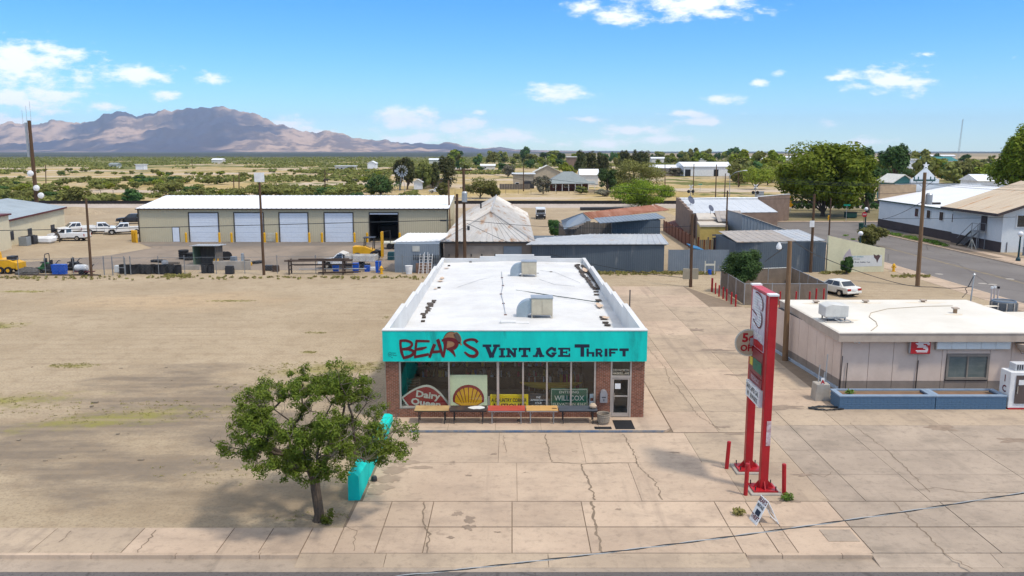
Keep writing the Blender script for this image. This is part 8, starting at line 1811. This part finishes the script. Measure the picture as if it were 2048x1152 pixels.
for i, (px, py, l, r_, top, mat, lab) in enumerate(((1795, 360, 1770, 1830, 330, m_dkgreen, 'dark tree before the white gabled house'), (1885, 345, 1858, 1905, 318, m_olive, 'olive tree behind the star topped front'), (1925, 348, 1900, 1955, 326, m_olive, 'wide olive tree right of the star topped front'), (1960, 356, 1938, 1985, 330, m_mesq, 'green tree before the pale far sheds'), (1990, 362, 1965, 2020, 333, m_dkgreen, 'dark green tree right of the pale far sheds'),
  (1510, 378, 1480, 1552, 328, m_ylw, 'yellow green tree at the crossing road'), (1478, 372, 1452, 1500, 322, m_mesq, 'green tree left of the yellow green one'), (1496, 362, 1482, 1510, 311, m_lgreen, 'slim bright green tree by the white tanks'), (1535, 370, 1518, 1560, 330, m_mesq, 'grey green tree between tanks and park tree'), (1748, 365, 1730, 1768, 326, m_greyl, 'grey bare looking tree beside the park tree'),
  (1345, 352, 1330, 1368, 336, m_greyl, 'brownish tree at the left of the white warehouse'), (1375, 352, 1362, 1390, 343, m_mesq, 'small green bush before the white warehouse'), (1086, 388, 1066, 1104, 352, m_greyl, 'grey green tree left of the grey roofed house'), (1016, 355, 1002, 1030, 328, m_greyl, 'leafless brownish tree in the scrub'), (1160, 388, 1148, 1180, 372, m_olive, 'low shrub at the porch of the grey roofed house'), (1205, 392, 1192, 1222, 378, m_greyl, 'grey shrub right of the grey roofed house'),
  (880, 392, 872, 900, 365, m_mesq, 'small mesquite by the parked white pickup'), (960, 396, 928, 996, 355, m_mesq, 'wide mesquite behind the transformer pole'), (985, 396, 970, 1000, 368, m_mesq, 'smaller mesquite right of the wide one'), (762, 390, 725, 798, 350, m_dkgreen, 'dark umbrella shaped mesquite above the open storage door'), (706, 392, 690, 726, 370, m_mesq, 'small mesquite left of the umbrella shaped one'), (530, 394, 464, 602, 366, m_mesq, 'broad mesquite thicket above the second storage door'), (655, 396, 625, 700, 372, m_mesq, 'rounded mesquite above the third storage door'), (820, 396, 800, 845, 380, m_mesq, 'low mesquite below the windmill conifers'),
  (262, 408, 242, 282, 378, m_dkgreen, 'dark mesquite left of the storage roof'), (222, 408, 207, 234, 392, m_mesq, 'small mesquite at the track behind the pickups'), (155, 406, 136, 178, 371, m_mesq, 'upright mesquite right of the radio pole'), (130, 404, 115, 142, 380, m_mesq, 'mesquite touching the radio pole'), (8, 404, -20, 22, 378, m_mesq, 'mesquite at the left picture edge by the track'), (340, 390, 300, 375, 362, m_mesq, 'wide mesquite above the storage roof corner'), (1745, 492, 1716, 1771, 449, m_mesq, 'shrub at the street end of the yellow wall'), (1693, 548, 1682, 1706, 516, m_dkgreen, 'small dark shrub before the yellow wall'))):
 tree(lab, (px, py), l, r_, top, py - 2, mat, 20, 130 if py < 430 else 220, .5 if py < 430 else .25, seed=50 + i, nm='shrub' if (r_ - l) < 34 or py > 430 else 'mesquite_tree', cat='shrub' if py > 430 else 'tree', k=.38)
# ---- far dark trees of the town, in a row that still reads as single trees
r2 = random.Random(77); var = []
for i in range(6):
 cl = crown_clumps(1, 1, .8, 9, .9, 200 + i, k=.42); var.append(leaf_mesh('crown', cl, 60, .30, (m_dkgreen, m_mesq, m_olive, m_dkgreen, m_ylw, m_mesq)[i], .6, .4, .4))
def far_tree(lab, px, py, w, group):
 c = G(px, py); t = thing('far_tree', lab, 'tree', (c.x, c.y, 0), r2.uniform(0, 6), group); s_ = w * c.y / FPX / 2 * 1.0; o = link('crown', var[r2.randrange(6)], t); o.scale = (s_, s_, s_ * r2.uniform(.85, 1.25)); return t
for i in range(205):
 px = r2.choice((r2.uniform(1760, 2048), r2.uniform(1465, 1556), r2.uniform(890, 1150), r2.uniform(1000, 1340), r2.uniform(1340, 1560), r2.uniform(1760, 2060), r2.uniform(1820, 2048))); py = r2.choice((r2.uniform(322, 345), r2.uniform(318, 330), r2.uniform(325, 352)))
 if px > 1760 or 1465 < px < 1556: py = r2.uniform(328, 368)
 if 1290 < px < 1470 and 331 < py < 372: py = r2.uniform(318, 329)
 zl = ('left of the tan block building', 'among the skyline conifers', 'near the white warehouse', 'behind the crossing trees', 'right of the park tree', 'under the radio mast')[(px > 1130) + (px > 1300) + (px > 1440) + (px > 1560) + (px > 1870)]
 far_tree(('hazy distant', 'mid distance', 'nearer')[(py > 325) + (py > 338)] + ' town tree standing ' + zl, px, py, r2.uniform(14, 30) * (1 + .9 * (py > 350)), 'far off town trees')
# ---- mesquite bushes of the plain beyond the railway
bvar = []
for i in range(6):
 cl = crown_clumps(1, 1, .48, 12, .45, 300 + i, k=.36); bvar.append(leaf_mesh('crown', cl, 46, .20, (m_mesq, m_olive, m_mesq, m_ylw, m_olive, m_dkgreen)[i], .55, .45, .35))
def dens(x, y): return mnoise.noise(Vector((x / 55, y / 38, 3.3))) + .6 * mnoise.noise(Vector((x / 17, y / 15, 9.1)))
cnt = 0; tries = 0
while cnt < 290 and tries < 30000:
 tries += 1; Y = 219 * math.exp(r2.random() * .95); px = r2.uniform(-60, 1010); py = 576 - FPX * math.tan(PITCH - math.atan(CAM_H / Y)); x = (px - 1024) / FPX * Y
 if dens(x, Y) < .16 or (370 < px < 1000 and 366 < py < 386 and dens(x, Y) < .45) or (px > 780 and py > 350): continue
 vi = r2.randrange(6); bl_ = ('broad green', 'olive', 'ragged green', 'yellow green', 'dull olive', 'dark green')[vi] + ' mesquite bush ' + ('close behind the railway', 'in the middle of the plain', 'farther out on the plain')[(Y > 290) + (Y > 400)] + ', ' + ('left of the radio pole', 'between radio pole and storage roof', 'above the left storage doors', 'above the right storage doors', 'near the windmill conifers')[(px > 70) + (px > 280) + (px > 540) + (px > 760)]
 t = thing('mesquite_bush', bl_, 'bush', (x, Y, -.1), r2.uniform(0, 6), 'mesquite bushes on the plain'); s_ = r2.uniform(1.1, 3.2); o = link('crown', bvar[vi], t); o.scale = (s_ * r2.uniform(1, 1.5), s_, s_ * r2.uniform(.8, 1.25)); cnt += 1
Cs = [];
while len(Cs) < 6700:
 Y = (480 * math.exp(r2.random() * 1.35)) if len(Cs) < 5600 else 217 * math.exp(r2.random() * .8); px = r2.uniform(-80, 1600 if Y > 700 else 1080 if Y > 480 else 780); x = (px - 1024) / FPX * Y
 if mnoise.noise(Vector((x / 160, Y / 110, 1.3))) + .5 * mnoise.noise(Vector((x / 45, Y / 40, 5))) < -.08: continue
 s_ = r2.uniform(1.2, 3.2) * (1 if Y > 480 else .4); Cs.append((x, Y, s_ * .4, s_ * 1.3, s_, s_ * .55))
o = link('scrub', leaf_mesh('scrub', Cs, 12, 1.35, m_mesq, .7, .6, .2), kind='stuff')
# ---- weeds, dry grass and clods on the lot
m_grass = leafmat('lot_grass', (.34, .29, .12), (.26, .25, .08), .2)
def tufts(name, spots, mat, size, flat=.1):
 cl = []
 for (x, y, rx, ry, n) in spots:
  for i in range(n): a, q = r2.uniform(0, 6.283), r2.random() ** .6; cl.append((x + rx * q * math.cos(a), y + ry * q * math.sin(a), .02, .16, .13, .03))
 return link(name, leaf_mesh(name, cl, 8, size, mat, .35, .1, 0), kind='stuff')
tufts('grass', [(-11.5, 49.5, 4.8, 1.8, 190), (-13.2, 45.5, 3.8, 1.1, 90), (-27.5, 50.3, 1.6, .6, 90), (-25.2, 73, 2.3, .5, 60), (-13.6, 53.8, .6, .3, 24), (-14.6, 59.8, .9, .3, 30), (-40, 62, 2.6, 1.6, 90), (-20, 41, 6, 2, 130), (-46, 78, 3, .8, 50), (-28, 42.5, 6, 2, 110), (-9.4, 49.8, 2, 1.4, 90), (-9.6, 65.5, 1.0, .5, 25), (-7.4, 28.6, 1.5, .5, 20), (-12, 33, 4, 1.5, 30)], m_grass, .07)
ve = []
for px0, px1, py, n in ((0, 860, 556, 170), (1190, 1430, 547, 260), (1640, 1700, 546, 70), (1780, 1860, 553, 60), (330, 380, 552, 50), (960, 1180, 548, 60)):
 for i in range(n): c = G(r2.uniform(px0, px1), py + r2.gauss(0, 1.6)); ve.append((c.x, c.y, .08, .22, .18, .1))
link('weeds', leaf_mesh('weeds', ve, 10, .22, m_dryw, .4, .2, .1), kind='stuff')
pk = [(c.x, c.y, .05, .5, .4, .12) for c in [G(r2.uniform(1660, 1740), r2.uniform(470, 490)) for i in range(14)]] + [(62 + r2.uniform(-1, .8), r2.uniform(116, 136), .1, .5, .6, .2) for i in range(60)]
link('roadside_weeds', leaf_mesh('roadside_weeds', pk, 40, .25, m_weed, .4, .2, .1), kind='stuff')
cd_ = MB()
for i in range(45):
 c = G(r2.uniform(0, 700), r2.uniform(730, 930)); s_ = r2.uniform(.02, .05) * r2.choice((1, 1, 2)); q = r2.uniform(.5, 2.2)
 cd_.cbox((c.x, c.y, s_ * .3), (s_ * 2.4 * q, s_ * 1.8, s_))
cd_.build('clods', M('brown_clod', (.20, .16, .115), 1, (.3, .24, .17), sc=2, world_co=True), kind='stuff')
# ---- houses
def house(lab, x0p, x1p, Y, h, roof, wall, rmat, rise=1.6, depth=9, nwin=2, nm='house', over=.5, base=0.0, door=True, wz=1.0, wh=1.1):
 x0, x1 = (x0p - 1024) / FPX * Y * 1.0, (x1p - 1024) / FPX * Y * 1.0; t = thing(nm, lab, 'building' if nm != 'house' else 'house', ((x0 + x1) / 2, Y, base)); MB().box(x0, x1, Y, Y + depth, base, h).build('wall', wall, t)
 o = over
 if roof == 'flat': MB().box(x0 - o, x1 + o, Y - o, Y + depth + o, h + .002, h + .35).build('roof', rmat, t)
 elif roof == 'gable':   # ridge along x
  MB().prism([(x0 - o, Y - o, h - .1), (x0 - o, Y + depth / 2, h + rise), (x0 - o, Y + depth + o, h - .1)], (x1 - x0 + 2 * o, 0, 0)).build('roof', rmat, t)
 elif roof == 'front':   # gable faces the camera
  xm = (x0 + x1) / 2; MB().prism([(x0, Y - .01, h), (x1, Y - .01, h), (xm, Y - .01, h + rise)], (0, depth, 0)).build('gable', wall, t)
  for s_, xe in ((-1, x0 - o), (1, x1 + o)): MB().prism([(xe, Y - o, h - .25), (xm, Y - o, h + rise), (xm, Y - o, h + rise + .2), (xe, Y - o, h - .05)], (0, depth + 2 * o, 0)).build('roof_slope', rmat, t)
 else:
  xm0, xm1 = x0 + (x1 - x0) * .38, x0 + (x1 - x0) * .62; m = MB(); A = [(x0 - o, Y - o, h), (x1 + o, Y - o, h), (x1 + o, Y + depth + o, h), (x0 - o, Y + depth + o, h)]; Bq = [(xm0, Y + depth * .4, h + rise), (xm1, Y + depth * .4, h + rise), (xm1, Y + depth * .6, h + rise), (xm0, Y + depth * .6, h + rise)]
  for i in range(4): j = (i + 1) % 4; m.poly([A[i], A[j], Bq[j], Bq[i]])
  m.poly(Bq).poly(A).build('roof', rmat, t)
 for i in range(nwin):
  x = x0 + (x1 - x0) * (i + .5 + (.25 if i * 2 >= nwin and door else -.0)) / (nwin + (.5 if door else 0)); w = min(.7, (x1 - x0) / (nwin * 3)); f = MB().box(x - w, x + w, Y - .06, Y - .005, wz, wz + wh).build('window', m_white, t); MB().box(x - w * .85, x + w * .85, Y - .08, Y - .06, wz + .1, wz + wh - .1).build('pane', m_glass, f)
 return t
m_redbr = M('dark_red_brick_far', (.13, .045, .035), .9); m_shing = M('grey_shingle', (.25, .28, .28), .8); m_tanw = M('tan_stucco', (.46, .38, .28), .9); m_offw = M('off_white_wall', (.66, .64, .58), .8); m_teal = M('teal_roof', (.02, .17, .17), .6); m_wht = M('bright_white_sheet', (.78, .80, .82), .5)
t = house('grey hip roofed brick house with a front porch beyond the railway', 1098, 1176, 282, 2.9, 'hip', m_redbr, m_shing, 3.4, 11, 3)
x0, x1 = (1096 - 1024) / FPX * 282, (1188 - 1024) / FPX * 282; MB().prism([(x0, 279, 2.55), (x0, 281.95, 3.2), (x0, 281.95, 3.0), (x0, 279, 2.4)], (x1 - x0, 0, 0)).build('porch_roof', m_shing, t)
for k in range(8): q = x0 + .2 + (x1 - x0 - .4) * k / 7; MB().box(q - .08, q + .08, 279.1, 279.25, 0, 2.45).build('porch_post', m_white, t)
t = thing('garden_wall', 'low pale wall in front of the porch of the grey roofed house', 'wall', (24, 268, 0)); MB().box((1148 - 1024) / FPX * 268, (1215 - 1024) / FPX * 268, 268, 268.3, 0, .9).build('wall_body', m_tanw, t)
t = house('white flat roofed house with a dark carport beyond the railway', 1026, 1068, 300, 5.0, 'flat', m_tanw, m_wht, 0, 9, 2)
MB().box((1048 - 1024) / FPX * 299, (1068 - 1024) / FPX * 299, 299.2, 299.95, 0, 2.6).build('carport', m_dark, t)
house('tan gabled house behind the grey roofed one', 1068, 1120, 340, 4.8, 'front', m_tanw, m_offw, 2.6, 10, 1); house('white metal roofed shed right of the grey roofed house', 1160, 1195, 330, 4.0, 'gable', m_offw, m_wht, 2.2, 9, 0)
house('brown flat roofed house with a white pickup beside it', 852, 900, 305, 2.8, 'flat', m_tanw, m_brown, 0, 8, 2); house('small white shed left of the brown flat roofed house', 829, 845, 292, 2.6, 'front', m_wht, m_wht, .8, 4, 0)
t = thing('carport_fence', 'dark board fence left of the white flat roofed house', 'fence', (-1, 292, 0))
for k in range(12): MB().box(-4.4 + k * .9, -3.55 + k * .9, 292, 292.1, 0, 1.9).build('fence_panel', m_plank, t)
house('long low white ranch house in the scrub', 674, 712, 560, 3.2, 'flat', m_offw, m_wht, 0, 9, 4); house('white gabled metal barn far out in the scrub', 738, 754, 640, 4.0, 'front', m_wht, m_wht, 1.6, 10, 0, nm='far_barn')
house('tiny far homestead left among dark trees', 226, 242, 640, 3.2, 'gable', m_offw, m_shing, 1.2, 8, 1); house('white trailer home far off among the scrub', 279, 295, 600, 3.6, 'flat', m_wht, m_wht, 0, 6, 0, nm='trailer_home'); house('pale low house far off at the right of the conifers', 962, 990, 600, 3, 'gable', m_offw, m_wht, 1.0, 9, 1)
t = house('long white steel warehouse with dark open doors', 1365, 1462, 445, 5.2, 'gable', m_wht, m_wht, 2.2, 26, 0, nm='warehouse')
for a, b_ in ((1367, 1378), (1424, 1433)): MB().box((a - 1024) / FPX * 444.8, (b_ - 1024) / FPX * 444.8, 444.9, 445.0, 0, 3.6).build('open_door_or_doorway_shade', m_black, t)  # flat black panels stand in for the shade inside the doorways
house('lower white wing left of the steel warehouse', 1300, 1366, 455, 4.2, 'gable', m_brown, m_wht, 1.6, 14, 2, nm='warehouse')
house('tall tan block building among the far trees', 1134, 1152, 520, 9.5, 'flat', m_adobe, m_wht, 0, 14, 0, nm='far_building'); house('pale gabled house left of the round mesquites', 1196, 1218, 480, 4.2, 'front', m_tanw, m_offw, 2.2, 9, 1)
house('low pale roof among trees right of the grey brown tree', 1080, 1100, 470, 3, 'gable', m_tanw, m_offw, 1.2, 9, 1)
house('white gabled house with teal trim behind the park', 1782, 1822, 228, 4.8, 'front', M('teal_wall', (.06, .20, .20), .7), m_offw, 2.0, 10, 1); house('white steel hall behind the dark rounded tree', 1810, 1831, 420, 9.0, 'flat', m_wht, m_wht, 0, 12, 0, nm='far_building')
house('long teal roofed complex far right', 1832, 1905, 640, 6.0, 'gable', m_offw, m_teal, 3, 22, 5, nm='far_building'); house('tan roofed low hall right of the teal complex', 1922, 1950, 560, 3.5, 'flat', m_tanw, m_offw, 0, 12, 2, nm='far_building'); house('pale flat shed in the far right trees', 1940, 1985, 420, 3.0, 'flat', m_tanw, m_offw, 0, 12, 3, nm='far_building'); house('white house half hidden behind the rust roof house', 1950, 2010, 250, 4.5, 'gable', m_wht, m_wht, 1.8, 10, 1)
for i, (a, b_) in enumerate(((1500, 1514), (1519, 1532), (1462, 1480), (1482, 1494), (1545, 1556))):
 Y = 470; xc, rr = ((a + b_) / 2 - 1024) / FPX * Y, (b_ - a) / 2 / FPX * Y; t = thing('storage_tank', 'white steel tank, %s in the far row behind the crossing trees' % ('third', 'fourth', 'first', 'second', 'last')[i], 'tank', (xc, Y, 0), group='white storage tanks')
 MB().lathe((0, 0, 0), [(rr, 0), (rr, 7.4 - .7 * (i > 1)), (rr * .5, 8.3 - .7 * (i > 1)), (.05, 8.5 - .7 * (i > 1))], 16).build('shell', m_wht, t, local=True)
for i, (x0, x1, Y, h) in enumerate(((1395, 1420, 900, 5), (1560, 1600, 1100, 5), (1640, 1680, 1200, 5), (1300, 1330, 950, 5), (1480, 1540, 800, 6), (1850, 1900, 1300, 6), (860, 884, 900, 4), (430, 450, 900, 4))): house('tiny pale building on the far plain, %s' % ('right of the far conifers', 'left of the park tree', 'behind the park tree', 'near the white warehouse', 'behind the white tanks', 'below the radio mast', 'right of the windmill conifers', 'under the mountains')[i], x0, x1, Y, h, 'gable', m_offw, m_wht, 1.5, 12, 0, nm='far_building', door=False)
# ---- windmill, radio mast, cattle
c = G(805, 382); t = thing('windmill', 'small steel farm windmill among the tall conifers', 'windmill', (c.x, c.y, 0)); z = WX(806, 342, c.y)[1]
for sx in (-1, 1):
 for sy in (-1, 1): MB().tube([(c.x + sx * .9, c.y + sy * .9, 0), (c.x + sx * .1, c.y + sy * .1, z)], .06, 4).build('leg', m_galv, t)
for k in range(14): a = 6.283 * k / 14; MB().prism([(c.x + 1.0 * math.cos(a + q), c.y - .4, z + 1.0 * math.sin(a + q)) for q in (-.08, .08)] + [(c.x + 2.0 * math.cos(a + q), c.y - .5, z + 2.0 * math.sin(a + q)) for q in (.14, -.14)], (0, .05, 0)).build('blade', m_galv, t)
MB().box(c.x - 2.6, c.x - 1.4, c.y + .4, c.y + .45, z - .4, z + .4).build('tail_vane', m_galv, t)
Yt = 1500; t = thing('radio_mast', 'thin lattice radio mast standing far off at the right', 'radio mast', ((1905 - 1024) / FPX * Yt, Yt, 0)); xm = (1905 - 1024) / FPX * Yt; zt_ = WX(1908, 238, Yt)[1]
for k in range(3): a = 2.094 * k; MB().tube([(xm + 1.6 * math.cos(a), Yt + 1.6 * math.sin(a), 0), (xm + 3 + .8 * math.cos(a), Yt + .8 * math.sin(a), zt_)], .20, 4).build('leg', m_galv, t)
mb = MB()
for k in range(24): z = zt_ * k / 24; mb.tube([(xm - 1.4 + 3 * k / 24, Yt, z), (xm + 1.4 + 3 * k / 24, Yt, z + zt_ / 24)], .13, 3)
mb.build('bracing', m_galv, t, kind='stuff')
for i, (px, py) in enumerate(((652, 364), (709, 365))):
 c = G(px, py); o = thing('cow', ('left', 'right')[i] + ' of two dark cattle standing in the dry field above the storage roof', 'cow', (c.x, c.y, -.1), group='cattle')
 MB().tube([(-1.0, 0, 1.05), (-.8, 0, 1.1), (0, 0, 1.0), (.8, 0, 1.12), (1.0, 0, 1.2), (1.3, 0, 1.35), (1.65, 0, 1.2)], [.15, .36, .42, .36, .22, .17, .1], 10).build('body', m_black, o, local=True, smooth=True)
 for x in (-.75, .7):
  for y in (-.22, .22): MB().tube([(x, y, .9), (x + .04, y, .45), (x, y, 0)], [.13, .08, .06], 6).build('leg', m_black, o, local=True)
structure('park_lawn', MB().poly([(50, 159.4, -.07), (200, 159.4, -.07), (200, 196, -.07), (62, 196, -.07)]), M('dry_park_lawn', (.16, .135, .055), 1, (.24, .19, .10), sc=.2, world_co=True))
for i, px in enumerate((1570, 1590, 1608, 1625, 1665, 1685, 1700, 1720, 1745)):
 c = Vector((WX(px, 420, 188)[0], 188, 0)); t = thing('hedge_shrub', 'dark clipped shrub, number %s in the row behind the big park tree' % ('one two three four five six seven eight nine'.split()[i]), 'shrub', (c.x, c.y, -.05), i * 1.1, 'clipped park shrubs'); o = link('crown', bvar[5], t); o.scale = (1.6, 1.3, 2.0)
t = thing('rail_fence', 'low dark rail fence behind the park shrubs', 'fence', (70, 192, 0)); MB().tube([(55, 192, 1.1), (120, 192, 1.1)], .07, 4).tube([(55, 192, .6), (120, 192, .6)], .05, 4).build('rail', m_rail, t, kind='stuff')
for k in range(22): MB().box(55 + k * 3 - .06, 55 + k * 3 + .06, 191.95, 192.05, 0, 1.2).build('fence_post', m_rail, t)
c = G(1703, 436); t = thing('park_bin', 'dark green bin on the lawn behind the street sign', 'bin', (c.x, c.y, 0)); MB().box(c.x - 1.1, c.x + 1.1, c.y, c.y + 1.2, 0, 1.1).build('body', m_bing, t, bevel=.1); MB().box(c.x - 1.15, c.x + 1.15, c.y - .05, c.y + 1.25, 1.1, 1.2).build('lid', m_dark, t)
t = thing('field_fence', 'thin wire fence on grey posts along the dry field beyond the railway', 'fence', (-60, 262, 0))
for k in range(46): MB().box(-150 + k * 4 - .05, -150 + k * 4 + .05, 262, 262.1, -.1, 1.3).build('fence_post', m_plank, t)
for z in (.4, .8, 1.2): MB().tube([(-150, 262, z), (30, 262, z)], .02, 3).build('wire', m_dark, t)
